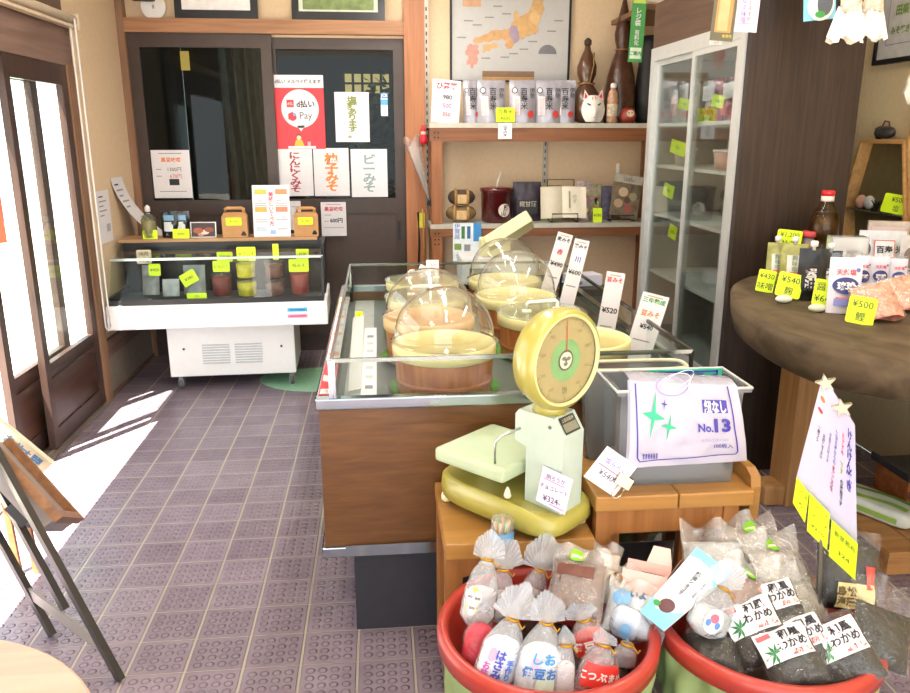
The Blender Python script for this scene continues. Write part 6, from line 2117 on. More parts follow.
# the white printed packet folded over the front of the bin
A, B_, C_, D_ = P(630, 381, Y=1.795), P(737, 386, Y=1.795), P(747, 461, Y=1.775), P(628, 468, Y=1.765)
t = thing('bag_packet', 'printed packet of clear bags hung over the front of the grey bin', 'packet', tuple((A + B_) / 2))
o_ = Vector(t.location)
PKT = clear('#f4f2fb', 0.74, 1.5, 0.06, 1.6, 0.25, hazecol='#e2dff0')


def pk_(a, q_, off=0.0):
    top = A.lerp(B_, a)
    bot = D_.lerp(C_, a)
    p_ = top.lerp(bot, q_)
    return tuple(p_ - o_ + Vector((0, -0.010 * sin(pi * q_) - off + 0.003 * noise.noise(Vector((a * 6, q_ * 6, 1.0))), 0)))


b = MB()
b.grid(lambda a, q_: pk_(a, 1 - q_), 26, 18, PKT)
b.grid(lambda a, q_: tuple(Vector(pk_(a, 0)) + Vector((0, 0.10 * q_, -0.004 * q_ + 0.010 * sin(pi * q_)))), 20, 6, PKT)
b.grid(lambda a, q_: tuple(Vector(pk_(1.02 * a - 0.01, 1 - q_)) + Vector((0.0, 0.012, 0.0))), 20, 12, PKT)
W_, Hh = (B_ - A).length, (D_ - A).length


def pf_(x, z):               # packet print coordinates: x 0..1 from left, z 0..1 from bottom
    return pk_(x, 1 - z, 0.0022)


def strokes(pts, wd, m):
    for (x0, z0), (x1, z1) in zip(pts[:-1], pts[1:]):
        d = Vector((x1 - x0, z1 - z0))
        nn = Vector((-d.y, d.x)).normalized() * wd
        n_ = max(2, int(d.length * 14))
        b.grid(lambda a, q_: pf_(x0 + (x1 - x0) * a + nn.x * (q_ - 0.5) * 2, z0 + (z1 - z0) * a + nn.y * (q_ - 0.5) * 2), n_, 1, m)


strokes([(0.045, 0.98), (0.07, 0.12), (0.09, 0.075), (0.90, 0.115), (0.92, 0.15), (0.905, 0.99)], 0.006, PUR)
T4 = mat('#22b183', 0.4)
for cx_, cz_, rx_, rz_, m in ((0.20, 0.62, 0.105, 0.28, T4), (0.335, 0.49, 0.075, 0.17, T4), (0.305, 0.755, 0.032, 0.075, PUR)):
    pts_ = []
    for k in range(8):
        a = pi / 2 + k * pi / 4 - 0.12
        r_ = 1.0 if k % 2 == 0 else 0.22
        pts_.append((cx_ + rx_ * r_ * cos(a) + 0.18 * rx_ * r_ * sin(a), cz_ + rz_ * r_ * sin(a)))
    b.add([pf_(cx_, cz_)] + [pf_(*p_) for p_ in pts_], [(0, 1 + k, 1 + (k + 1) % 8) for k in range(8)], m)
b.grid(lambda a, q_: pk_(0.645 + 0.225 * a, 1 - (0.66 + 0.16 * q_), 0.0022), 6, 2, PUR)


def ptext(s, x, z, h_, m, wmax, bold=0.0, off=0.004):
    v_, f_, w_, hh_ = text_mesh(s, bold, 1.0)
    k = h_ / 0.80
    kx = k * Hh / W_
    if w_ * kx > wmax:
        kx = wmax / w_
    b.add([pk_(x + a * kx, 1 - (z + c * k), off) for a, c in v_], f_, m)


ptext('紐なし', 0.757, 0.74, 0.13, WHITE, 0.20, 0.03)
ptext('No.', 0.655, 0.475, 0.115, PUR, 0.13, 0.03)
ptext('13', 0.805, 0.505, 0.185, PUR, 0.15, 0.04)
ptext('0.02×230×340', 0.73, 0.315, 0.04, mat('#8f8ab8', 0.5), 0.34)
ptext('100枚入', 0.80, 0.235, 0.055, mat('#4a4499', 0.5), 0.16, 0.01)
for k in range(18):
    if k % 3 != 2:
        b.grid(lambda a, q_, k=k: pk_(0.115 + 0.0075 * (k + 0.7 * a), 1 - (0.10 + 0.07 * q_), 0.0022), 1, 1, PUR)
b.build('film', t)
# second, green packet behind it
A2, B2 = P(650, 372, Y=1.93), P(724, 371, Y=1.93)
t2 = thing('bag_packet', 'green printed packet of bags standing in the grey bin behind the white one', 'packet', (A2.x, 1.945, A2.z - 0.15))
b = MB()
w2 = (B2 - A2).length
GP = mat('#18a088', 0.35, coat=0.3)
b.box(0, w2, -0.006, 0.006, 0, 0.15, GP)
b.rect(0.012, 0.018, 0.01, 0.148, PUR, y=-0.0065).rect(w2 - 0.018, w2 - 0.012, 0.01, 0.148, PUR, y=-0.0065).rect(0.012, w2 - 0.012, 0.142, 0.147, PUR, y=-0.0065)
b.text('紐', w2 * 0.62, 0.115, 0.05, PUR, y=-0.0075, bold=0.04).text('なし', w2 * 0.82, 0.115, 0.045, PUR, y=-0.0075, bold=0.04)
b.build('film', t2)
# twisted clear loop on top of the packets
o = MB()
for k in range(3):
    o.tube([tuple(P(672 + 16 * cos(j * pi / 9 + k * 0.4) + 3 * k, 386 + 10 * sin(j * pi / 9) - 3 * k, Y=1.785)) for j in range(18)], 0.0009, mat('#9a8fd8', 0.3) if k == 0 else mat('#e8e8f2', 0.3), 5, closed=True)
tag(o.build('tie_loop'), 'loop of clear and lilac ties lying over the white packet', 'ties')
# price card in a binder clip on the bin corner
ctr = P(613, 467, Y=1.775)
card('price_card', 'white handwritten card held in a binder clip on the bin', 'price card', 0.098, 0.098, [('塩みろく', 0.5, 0.70, 0.15, 'b', dict(rot=0)), ('¥540-', 0.5, 0.36, 0.2, 'k', dict(rot=0))],
     tuple(ctr + Vector((-0.034, 0.0, -0.052))), 0.05, rad(36), rad(-3), base=mat('#e6e4f2', 0.55), rects=[(0.08, 0.5, 0.92, 0.53, PINK)], scrib=[(0.15, 0.85, 0.90, mat('#c08ab0'))])
cl = P(622, 482, Y=1.772)
t = thing('binder_clip', 'silver binder clip gripping the white handwritten card', 'clip', tuple(cl), (0, rad(35), 0))
MB().add([(-0.022, -0.006, 0.02), (0.022, -0.006, 0.02), (0.022, -0.012, -0.008), (-0.022, -0.012, -0.008), (-0.022, 0.006, 0.02), (0.022, 0.006, 0.02), (0.022, 0.012, -0.008), (-0.022, 0.012, -0.008)],
         [(0, 1, 2, 3), (7, 6, 5, 4), (3, 2, 6, 7), (0, 3, 7, 4), (1, 5, 6, 2)], chrome('#b5ad9d', 0.25)).build('body', t)
for s in (-1, 1):
    MB().tube([(-0.010, s * 0.012, -0.008), (-0.013, s * 0.014, -0.03), (-0.006, s * 0.015, -0.042), (0.006, s * 0.015, -0.042), (0.013, s * 0.014, -0.03), (0.010, s * 0.012, -0.008)], 0.002, chrome('#cfc8ba', 0.2), 6).build('wire_handle', t)

# ------------------------------------------------------------------ counter machine behind the case
o = thing('side_cabinet', 'low dark cabinet behind the display case', 'cabinet', (0.80, 4.25, 0))
MB().box(-0.42, 0.42, -0.24, 0.24, 0.0, 0.70, mat('#37302b', 0.5), bev=0.004).build('body', o)
MB().box(-0.40, -0.01, -0.246, -0.24, 0.04, 0.66, mat('#453b34', 0.5)).build('door', o)
MB().box(0.01, 0.40, -0.246, -0.24, 0.04, 0.66, mat('#453b34', 0.5)).build('door', o)
p = P(483, 262, Y=4.06)
t = thing('register', 'white desk printer standing behind the rear dome lid', 'printer', (0.63, 4.22, 0.701))
MB().box(-0.20, 0.20, -0.14, 0.14, 0.0, 0.16, mat('#c9cacc', 0.4), bev=0.012).build('body', t)
MB().box(-0.16, -0.04, -0.146, -0.14, 0.06, 0.11, mat('#2b2c30', 0.3)).build('paper_slot', t)
A, B = P(487, 246, Y=4.18), P(530, 219, Y=4.18)
t = thing('cream_calculator', 'cream tilted desk calculator with grey display above the rear dome', 'calculator', (0.60, 4.20, 0.862))
CC = mat('#d5cf9e', 0.45, var=0.04)
d = (B - A)
ang = math.atan2(d.z, d.x)
L_ = d.length
off = (A + B) / 2 - Vector((0.60, 4.20, 0.862))
T = Matrix.Translation(off) @ Matrix.Rotation(-ang, 4, 'Y') @ Matrix.Rotation(rad(-28), 4, 'X')
MB().box(-L_ / 2, L_ / 2, -0.08, 0.06, -0.04, 0.03, CC, T, bev=0.008).build('body', t)
MB().box(-L_ / 2 + 0.02, 0.0, -0.06, 0.05, 0.028, 0.033, mat('#6f6a58', 0.3), T).box(-L_ / 2 + 0.03, -L_ / 2 + 0.05, -0.05, 0.0, 0.033, 0.035, mat('#58b09a', 0.3), T).build('display', t)
MB().box(-0.06, 0.10, -0.05, 0.06, 0.0, off.z - 0.03, CC, bev=0.01).build('stand', t)
o = MB().box(-0.09, 0.09, -0.06, 0.06, 0, 0.06, mat('#c9c6d2', 0.5), bev=0.004).box(-0.091, -0.03, -0.061, 0.061, 0.01, 0.03, mat('#7a6fb0', 0.5)).build('tissue_box', None, (1.10, 4.15, 0.701), (0, 0, 0.2))
tag(o, 'pale tissue box with violet stripe on the low dark cabinet', 'box')

# ------------------------------------------------------------------ two red rimmed tubs in the front, full of bagged sweets
TR, TZR = 0.248, 0.43
REDT = mat('#a5342a', 0.35, var=0.06, coat=0.2)
CLOTH = mat('#8c9f6a', 0.6, var=0.12, scale=18)


def tub(lab, x, y, k):
    t = thing('round_tub', lab, 'tub', (x, y, 0))
    b = MB()

    def wrapf(a, v):
        th = 2 * pi * a
        f = 0.008 * noise.noise(Vector((cos(th) * 2.2 + k, sin(th) * 2.2, v * 2.0))) + 0.006 * sin(9 * th + 7 * v + k) * (0.4 + v) + 0.004 * sin(23 * th - 11 * v)
        r = 0.196 + 0.042 * v + f
        return (r * cos(th), r * sin(th), 0.0 + (TZR - 0.045) * v)
    b.grid(wrapf, 130, 20, CLOTH, wrap=True)
    b.build('cloth_wrap', t)
    b = MB()
    b.lathe([(0.228, TZR - 0.050), (TR, TZR - 0.045), (TR + 0.002, TZR - 0.012), (TR - 0.003, TZR - 0.002), (TR - 0.012, TZR), (TR - 0.021, TZR - 0.003), (TR - 0.026, TZR - 0.02), (TR - 0.034, TZR - 0.16), (0.17, 0.03), (0.0001, 0.02)], REDT, 72)
    b.build('red_rim', t)
    MB().solid([(0.0001, 0.305), (0.19, 0.30), (0.195, 0.21)][::-1], mat('#4a3a34', 0.8), 36).build('filler', t)
    return t


T1 = (0.356, 1.522)
T2 = (0.858, 1.492)
tub('red rimmed green wrapped tub of white sweets bags, left of the two', *T1, 0.0)
tub('red rimmed green wrapped tub of seaweed bags, right of the two', *T2, 3.0)

FILM = clear('#fbfdff', 0.26, 1.5, 0.05, 2.2, 0.8, hazecol='#eef3fa')
FILM3 = clear('#ffffff', 0.025, 1.5, 0.05, 1.0, 0.6)
FILM2 = clear('#ffffff', 0.20, 1.5, 0.05, 2.2, 0.55)
GOLDT = mat('#b98a2e', 0.3, 0.8)


def tied_bag(lab, base, top, rb=0.055, neck=0.70, fan=0.055, content='#eceaf0', decal=None, twist=0.0, flat=0.6, tie=True, film=None, fill=0.6, var=0.06, group=None, facing=0.0):
    """a gathered cellophane bag from its bottom point to the tip of its fan, both world points"""
    base, top = Vector(base), Vector(top)
    ax = top - base
    L_ = ax.length
    z = ax.normalized()
    y = Vector((sin(facing), cos(facing), 0))
    y = (y - z * y.dot(z)).normalized()
    x = y.cross(z)
    M = Matrix((x, y, z)).transposed().to_4x4()
    t = thing('sweets_bag', lab, 'bag', base, M.to_euler(), group)
    sd = random.random() * 50
    nk = neck * L_

    def body(a, v):
        th = 2 * pi * a
        r = rb * (0.15 + 0.85 * min(1, (v * 5.5)) ** 0.5) if v < 0.18 else rb * (1 - 0.12 * ((v - 0.18) / 0.82))
        if v > 0.62:
            s = (v - 0.62) / 0.38
            r = rb * 0.93 * (1 - s) ** 0.8 + 0.010 * s
        cr = 1 + 0.05 * noise.noise(Vector((cos(th) * 1.8 + sd, sin(th) * 1.8, v * 4))) + (0.10 * max(0, v - 0.5)) * sin(15 * th + sd)
        return (r * cr * cos(th), r * cr * sin(th) * (flat + (1 - flat) * max(0, v - 0.6) * 2), v * nk)
    b = MB()
    b.grid(body, 48, 22, film or FILM, wrap=True)
    Lf = L_ - nk

    def fanf(s):
        def g(a, v):
            ph = rad(-82 + 164 * a)
            R = Lf * (0.06 + 0.94 * v) * (1 + 0.05 * sin(7 * ph + sd) * v) * (0.86 + 0.14 * cos(ph))
            w = fan / max(0.02, Lf)
            y_ = 0.009 * (1 - v * 0.5) * cos(ph) + 0.0045 * v * sin(34 * ph + sd) + 0.012 * v * sin(2.3 * ph + sd)
            return (R * sin(ph) * min(1.3, max(0.7, w)) + 0.008 * (2 * a - 1) * (1 - v), s * y_ if v < 0.4 else y_ + s * 0.0012, nk + R * cos(ph) * 1.0)
        return g
    FANM = clear('#fbfdff', 0.30, 1.5, 0.06, 2.0, 0.6, hazecol='#eef3fa')
    b.grid(fanf(-1), 70, 7, FANM)
    b.grid(fanf(1), 70, 7, FANM)
    b.build('film', t)
    ci = mat(content, 0.55, var=var, scale=24, bump=0.3)
    b = MB()

    def inner(a, v):
        th = 2 * pi * a
        p_ = body(a, 0.02 + v * fill)
        s = 0.90 * (math.sqrt(max(0, 1 - max(0, (v - 0.80) / 0.2) ** 2)) if v > 0.80 else 1)
        nn = 1 + 0.08 * noise.noise(Vector((cos(th) * 3 + sd, sin(th) * 3, v * 7)))
        return (p_[0] * s * nn, p_[1] * s * nn, p_[2])
    b.grid(inner, 30, 14, ci, wrap=True)
    b.build('contents', t)
    if tie:
        MB().tube([(0.0125 * cos(k * pi / 7), 0.0125 * sin(k * pi / 7), nk) for k in range(14)], 0.003, GOLDT, 6, closed=True).tube([(0.011, -0.008, nk), (0.022, -0.014, nk - 0.012), (0.026, -0.013, nk - 0.004)], 0.002, GOLDT, 5).build('twist_tie', t)
    if decal:
        b = MB()

        def F(a, z, d=0.0):
            v = max(0.02, min(0.98, z))
            th = -pi / 2 + a
            p_ = Vector(body(((th / (2 * pi)) % 1), v))
            rr = Vector((p_.x, p_.y, 0))
            return tuple(p_ + rr.normalized() * (0.002 + d))
        for it in decal:
            if it[0] == 'rect':
                _, x0, x1, z0, z1, m = it
                b.grid(lambda a, q: F(x0 + (x1 - x0) * a, z0 + (z1 - z0) * q), 8, 6, m)
            elif it[0] == 'disc':
                _, x0, z0, rx, rz, m, d = it
                b.disc(x0, z0, rx, rz, m, fn=lambda a, q: F(a, q, d), seg=22)
            else:
                _, s, x0, z0, h_, m, vert = it
                v_, f_, w_, hh = text_mesh('\n'.join(s) if vert else s, 0.035, 0.92)
                k = h_ / nk / 0.88
                kx = h_ / rb / 0.88
                b.add([F(x0 + a * kx, z0 + c * k, 0.0015) for a, c in v_], f_, m)
        b.build('label', t)
    return t


def bagp(x0, y0, z0, x1, y1, dy=0.0, dz=None):
    """base at pixel (x0, y0) at height z0; tip on the same depth plane (+dy) at pixel (x1, y1)"""
    a = P(x0, y0, Z=z0)
    return a, P(x1, y1, Y=a.y + dy)


CB = mat('#3d6fd0', 0.45)
a, c = bagp(478, 640, 0.36, 483, 533, 0.03)
BK = random.Random(4)
a, c = P(475, 628, Y=1.53), P(492, 532, Y=1.58)
tied_bag('clear sweets bag with yellow and white face stickers at left rim', a, c, 0.040, 0.72, 0.032, '#d9d3d6', [('disc', -0.5, 0.42, 0.40, 0.2, mat('#e6dc5a'), 0.0), ('disc', -0.72, 0.48, 0.24, 0.11, WHITE, 0.0012), ('disc', -0.28, 0.47, 0.24, 0.11, WHITE, 0.0012), ('disc', -0.5, 0.33, 0.24, 0.11, WHITE, 0.0012),
                                                          ('text', 'oo', -0.72, 0.48, 0.010, INK, False), ('text', 'oo', -0.28, 0.47, 0.010, INK, False), ('text', 'oo', -0.5, 0.33, 0.010, INK, False)], var=0.15)
a, c = P(498, 622, Y=1.62), P(506, 537, Y=1.66)
tied_bag('clear sweets bag with fanned top between two gold tied ones', a, c, 0.034, 0.62, 0.036, '#c9c2c2', None, var=0.2)
a, c = P(524, 618, Y=1.66), P(551, 537, Y=1.68)
tied_bag('gold tied sweets bag at the back with fanned top to the right', a, c, 0.036, 0.60, 0.036, '#b5a08e', [('disc', 0.1, 0.3, 0.5, 0.2, mat('#e0c070'), 0.0), ('disc', 0.1, 0.3, 0.3, 0.12, mat('#9a3a34'), 0.001)], var=0.4)
o_ = P(474, 640, Y=1.47)
tied_bag('bag of red wrapped sweets at the left rim of the left tub', P(476, 668, Y=1.45), P(484, 602, Y=1.50), 0.038, 0.85, 0.02, '#c01f3a', None, tie=False, fill=0.8, var=0.25, film=FILM3)
a, c = P(490, 688, Y=1.385), P(524, 583, Y=1.43)
tied_bag('white paper sweets bag with blue and pink lettering, big fanned top', a, c, 0.048, 0.66, 0.046, '#e9e9ee',
         [('disc', -0.55, 0.52, 0.20, 0.10, mat('#ef9ab4'), 0.0), ('text', 'はさみ', -0.15, 0.40, 0.020, mat('#3a4ab0'), True), ('text', '手作り', 0.32, 0.36, 0.014, CB, True), ('text', 'お味', -0.62, 0.30, 0.016, mat('#b04a9a'), True)], fill=0.74, flat=0.55)
a, c = P(533, 702, Y=1.365), P(551, 594, Y=1.40)
tied_bag('white sweets bag with light blue lettering and gold tie', a, c, 0.052, 0.74, 0.040, '#e3e8ea',
         [('text', 'しお', 0.05, 0.62, 0.024, mat('#2f8fd0'), False), ('text', '伊豆お', -0.1, 0.44, 0.022, mat('#3a6fb8'), False), ('disc', -0.32, 0.56, 0.16, 0.07, mat('#e8a8b8'), 0.0), ('disc', 0.2, 0.30, 0.4, 0.14, mat('#cfe2d4'), 0.0)], fill=0.74, flat=0.55)
a, c = P(563, 700, Y=1.355), P(566, 630, Y=1.38)
tied_bag('small pale bag squeezed between blue lettered and red labelled bags', a, c, 0.024, 0.80, 0.022, '#e6dcdc', None, fill=0.7)
REDL = mat('#d8352c', 0.4)
a, c = P(590, 648, Y=1.46), P(581, 606, Y=1.47)
tied_bag('clear bag with red label panel and gold tie near tub middle', P(594, 658, Y=1.46), P(579, 602, Y=1.47), 0.042, 0.70, 0.040, '#e2432f', [('rect', -0.9, 0.8, 0.22, 0.62, REDL), ('text', '伊豆', -0.4, 0.46, 0.022, WHITE, False)], fill=0.72, flat=0.5)
a, c = P(590, 690, Y=1.375), P(604, 640, Y=1.40)
tied_bag('clear bag with red label in white lettering at front rim', P(592, 704, Y=1.355), P(606, 632, Y=1.40), 0.050, 0.82, 0.03, '#8a3038', [('rect', -0.95, 0.95, 0.32, 0.72, REDL), ('text', 'こつぶまめ', 0.0, 0.52, 0.018, WHITE, False)], fill=0.78, flat=0.5, var=0.3)
tied_bag('gold tied clear bag with dark sweets leaning on right rim', P(622, 668, Y=1.42), P(628, 640, Y=1.43), 0.03, 0.85, 0.015, '#7a5a58', None, fill=0.7, flat=0.6, var=0.5)
tied_bag('clear bag with blue printed sweets lying toward the blue card', P(610, 616, Y=1.53), P(664, 640, Y=1.46), 0.042, 0.78, 0.036, '#cfd9e6', [('disc', 0.2, 0.45, 0.5, 0.14, mat('#7fb0dc'), 0.0)], fill=0.7, flat=0.6, tie=False)


def flat_pack(name, lab, cat, ctr, w, h, t, rot, content, film=None, labels=None, var=0.3, hem=0.18, sd=0.0, bump=0.6, scale=40):
    """pillow pack lying in the pile: contents, clear film with free hem at its top, printed label"""
    o = thing(name, lab, cat, ctr, rot)
    hh = h * (1 - hem)
    b = MB()
    c = mat(content, 0.5, var=var, scale=scale, bump=bump)
    for s in (-1, 1):
        def g(a, q, s=s):
            u = (a - 0.5) * 2
            e = (1 - abs(u) ** 4) * (1 - abs(2 * q - 1) ** 4)
            n_ = 0.25 * noise.noise(Vector((u * 3 + sd, q * 4, s)))
            return (u * w * 0.47, s * t * 0.42 * max(0.02, e + n_ * e), (0.03 + 0.92 * q) * hh)
        b.grid(g if s < 0 else (lambda a, q: g(1 - a, q)), 16, 14, c)
    b.build('contents', o)
    b = MB()

    def front(a, q, s=-1, d=0.0):
        u = (a - 0.5) * 2
        qq = q * h / hh
        e = (1 - abs(u) ** 4) * (1 - min(1, abs(2 * qq - 1)) ** 4) if qq < 1 else 0
        n_ = 0.008 * noise.noise(Vector((u * 4 + sd, q * 6, 2 + s)))
        return (u * w * 0.5 * (1 + 0.02 * sin(q * 9)), s * (t * 0.5 * e + 0.0012 + d) + (n_ + (0.014 * sin(u * 5 + sd) * max(0, qq - 0.9) * 4)), q * h)
    for s in (-1, 1):
        b.grid((lambda a, q, s=s: front(a, q, s)) if s < 0 else (lambda a, q, s=s: front(1 - a, q, s)), 20, 18, film or FILM2)
    b.build('film', o)
    for nm, its in (labels or {}).items():
        b = MB()
        F = lambda x, z, d=0.002: front(x, z, -1, d)
        for it in its:
            if it[0] == 'rect':
                b.grid(lambda a, q: F(it[1] + (it[2] - it[1]) * a, it[3] + (it[4] - it[3]) * q, it[6] if len(it) > 6 else 0.002), 8, 6, it[5])
            elif it[0] == 'disc':
                b.disc(it[1], it[2], it[3], it[3] * w / h, it[4], fn=lambda x, z: F(x, z, it[5]), seg=24)
            elif it[0] == 'text':
                v_, f_, w_, h_ = text_mesh('\n'.join(it[1]) if it[6] else it[1], 0.03, 0.92)
                k = it[4] / 0.88
                b.add([F(it[2] + x * k / w, it[3] + z * k / h, 0.004) for x, z in v_], f_, it[5])
            elif it[0] == 'leaf':
                cx_, cz_, r_ = it[1:4]
                for k in range(7):
                    aa = rad(-60 + 40 * k) + pi / 2
                    b.add([F(cx_, cz_, 0.0035), F(cx_ + r_ * 0.45 * cos(aa + 0.3) / w, cz_ + r_ * 0.45 * sin(aa + 0.3) / h, 0.0035), F(cx_ + r_ * cos(aa) / w, cz_ + r_ * sin(aa) / h, 0.0035), F(cx_ + r_ * 0.45 * cos(aa - 0.3) / w, cz_ + r_ * 0.45 * sin(aa - 0.3) / h, 0.0035)], [(0, 1, 2, 3)], it[4])
        b.build(nm, o)
    return o


def lie(px, py, z):
    return tuple(P(px, py, Z=z))


STK = mat('#7cc61e', 0.4)
# left tub: packs behind
flat_pack('sweets_pack', 'clear pack of brown sweets with green round sticker in left tub', 'pack', lie(572, 618, 0.42), 0.13, 0.17, 0.06, (rad(-48), rad(0), rad(-24)), '#6b4a3c',
          labels={'sticker': [('disc', 0.42, 0.84, 0.13, STK, 0.003), ('rect', 0.33, 0.51, 0.82, 0.86, mat('#e8e0d0'), 0.0045), ('text', '手造り', 0.42, 0.84, 0.009, RED, False)], 'content_label': [('rect', 0.12, 0.80, 0.52, 0.68, mat('#6a3c30'))]}, sd=1.0, scale=60)
flat_pack('sweets_pack', 'pale paper pack with brown nuts at the back of left tub', 'pack', lie(594, 588, 0.42), 0.10, 0.12, 0.04, (rad(-52), rad(0), rad(-28)), '#cfc3b2',
          labels={'content_label': [('disc', 0.42, 0.5, 0.24, mat('#6a4638', 0.5, var=0.5, scale=70), 0.003)]}, sd=2.0)
flat_pack('sweets_pack', 'cream pack of nut sweets beside the pink box in left tub', 'pack', lie(611, 606, 0.42), 0.085, 0.11, 0.04, (rad(-54), rad(0), rad(-36)), '#d2c8ba',
          labels={'content_label': [('disc', 0.45, 0.55, 0.2, mat('#8a6a40', 0.5, var=0.5, scale=70), 0.003)]}, sd=3.0)
flat_pack('sweets_pack', 'clear bag with pale blue prints behind the red labelled bags', 'pack', lie(626, 636, 0.40), 0.12, 0.13, 0.045, (rad(-50), rad(0), rad(-30)), '#c2ccd6',
          labels={'content_label': [('disc', 0.3, 0.6, 0.18, mat('#6fa0cf'), 0.003), ('text', 'いよ', 0.6, 0.7, 0.018, mat('#4a5a78'), False)]}, sd=4.0)
# pink open box
pb = P(648, 598, Z=0.43)
t = thing('pink_box', 'small open pale pink carton between the two tubs', 'box', (pb.x - 0.01, pb.y, 0.415), (rad(-24), rad(0), rad(-30)))
PKM = mat('#ecc0b8', 0.5, var=0.03)
b = MB().box(-0.055, 0.05, -0.028, -0.0265, 0, 0.075, PKM).box(-0.055, 0.05, 0.0265, 0.028, 0, 0.095, PKM).box(-0.055, -0.0535, -0.0265, 0.0265, 0, 0.075, PKM).box(0.0485, 0.05, -0.0265, 0.0265, 0, 0.075, PKM).box(-0.055, 0.05, -0.028, 0.028, 0, 0.0015, PKM)
b.build('carton', t)
b = MB().add([(0.05, -0.028, 0.075), (0.05, 0.028, 0.075), (0.072, 0.026, 0.118), (0.072, -0.026, 0.118)], [(0, 1, 2, 3)], PKM)
b.add([(-0.01, 0.028, 0.095), (0.05, 0.028, 0.095), (0.04, 0.042, 0.135), (0.0, 0.042, 0.135)], [(0, 1, 2, 3)], PKM)
b.build('flap', t)
t2 = MB().box(-0.035, 0.03, -0.02, 0.02, 0, 0.06, mat('#5a332a', 0.4), bev=0.008).build('chocolate_block', None, tuple(Vector((pb.x + 0.004, pb.y - 0.002, 0.426))), (rad(-24), 0, rad(-30)))
tag(t2, 'dark chocolate block inside the open pale pink carton', 'chocolate')
# white and blue card leaning between tubs
A, B_, C_ = P(640, 612, Y=1.50), P(664, 631, Y=1.42), P(732, 573, Y=1.50)
D_ = P(697, 547, Y=1.58)
t = thing('shop_card', 'white and light blue printed card leaning between the two tubs', 'card', tuple(A))
o_ = Vector(A)
b = MB()


def qd(u, v, off=0.0):
    p_ = A.lerp(B_, u).lerp(D_.lerp(C_, u), v)
    nrm = (B_ - A).cross(D_ - A).normalized()
    if nrm.y > 0:
        nrm = -nrm
    return tuple(p_ - o_ + nrm * off)


b.grid(lambda u, v: qd(u, v), 6, 8, mat('#dfe6f2', 0.45, var=0.02))
b.grid(lambda u, v: qd(u, v, -0.002), 6, 8, mat('#c9d2e0', 0.5))
SKY = mat('#7fc4e8', 0.45)
b.add([qd(0.0, 1.0, 0.0012), qd(0.0, 0.86, 0.0012), qd(0.25, 0.90, 0.0012), qd(0.6, 0.88, 0.0012), qd(1.0, 0.72, 0.0012), qd(1.0, 1.0, 0.0012)], [(0, 1, 2, 3, 4, 5)], SKY)
b.add([qd(0, 0, 0.0012), qd(1, 0, 0.0012), qd(1, 0.3, 0.0012), qd(0.8, 0.22, 0.0012), qd(0.3, 0.14, 0.0012), qd(0, 0.24, 0.0012)], [(0, 1, 2, 3, 4, 5)], SKY)
b.add([qd(0.5 + 0.24 * cos(k * pi / 8), 0.24 + 0.085 * sin(k * pi / 8), 0.002) for k in range(16)], [tuple(range(16))], mat('#5b3038', 0.4))
b.add([qd(0.22 + 0.12 * cos(k * pi / 6), 0.20 + 0.035 * sin(k * pi / 6), 0.0025) for k in range(12)], [tuple(range(12))], GREEN)


def ctext(s, u, v, h_, m):
    v_, f_, w_, hh = text_mesh('\n'.join(s), 0.03, 0.95)
    k = h_ / 0.88
    W_, Hh = (B_ - A).length, (D_ - A).length
    b.add([qd(u + y_ * -1 * k / W_ * -1 * 0 + x_ * k / W_, v + y_ * k / Hh, 0.0022) for x_, y_ in v_], f_, m)


ctext('醤油ショコラ', 0.50, 0.60, 0.011, INK)
ctext('伊勢のくに名物', 0.82, 0.60, 0.0065, mat('#6a6f88'))
ctext('チョコレート', 0.18, 0.62, 0.006, mat('#8a8fa8'))
b.build('print', t)

# right tub: labelled seaweed bags, clear bags behind
LBL = mat('#e6e6ec', 0.45, var=0.03)


def seaweed(lab, px, py, z, w, h, rot, sd, film=None):
    flat_pack('seaweed_bag', lab, 'bag', lie(px, py, z), w, h, 0.045, rot, '#1b1c16', film=film or FILM3, var=0.7, sd=sd, hem=0.08, scale=70,
              labels={'label': [('rect', 0.06, 0.94, 0.42, 0.90, LBL), ('text', '和風', 0.64, 0.78, 0.020, INK, False), ('text', 'わかめ', 0.64, 0.63, 0.019, INK, False),
                                ('rect', 0.55, 0.92, 0.455, 0.53, RED, 0.003), ('text', '磯の風味', 0.735, 0.49, 0.011, WHITE, False), ('rect', 0.10, 0.34, 0.78, 0.86, mat('#d8606a'), 0.003), ('leaf', 0.28, 0.54, 0.024, mat('#2f7d4a'))]})


seaweed('seaweed bag with white label tilted left in the right tub', 772, 664, 0.41, 0.125, 0.15, (rad(-50), rad(-26), rad(-8)), 1.0)
seaweed('seaweed bag with white label at the front rim, near the rod', 806, 690, 0.40, 0.120, 0.14, (rad(-52), rad(-22), rad(-4)), 2.0)
seaweed('seaweed bag with white label half behind the metal rod', 824, 678, 0.405, 0.105, 0.14, (rad(-50), rad(-24), rad(-6)), 3.0)
seaweed('seaweed bag with white label right of the metal rod', 864, 688, 0.40, 0.120, 0.15, (rad(-46), rad(-28), rad(-6)), 4.0)
seaweed('seaweed bag whose label shows behind the front bags', 790, 636, 0.43, 0.11, 0.13, (rad(-46), rad(-20), rad(-6)), 5.0)
flat_pack('seaweed_bag', 'dark seaweed bag without visible label at the front left of right tub', 'bag', lie(716, 672, 0.385), 0.11, 0.11, 0.045, (rad(-58), rad(-8), rad(-20)), '#1d1e18', var=0.7, sd=8.0, hem=0.2, scale=70, film=FILM3)
flat_pack('seaweed_bag', 'dark seaweed bag with clear top at right rim of right tub', 'bag', lie(878, 668, 0.41), 0.13, 0.19, 0.045, (rad(-42), rad(18), rad(-14)), '#1d1e18', var=0.7, sd=6.0, hem=0.3, scale=70, film=FILM3)
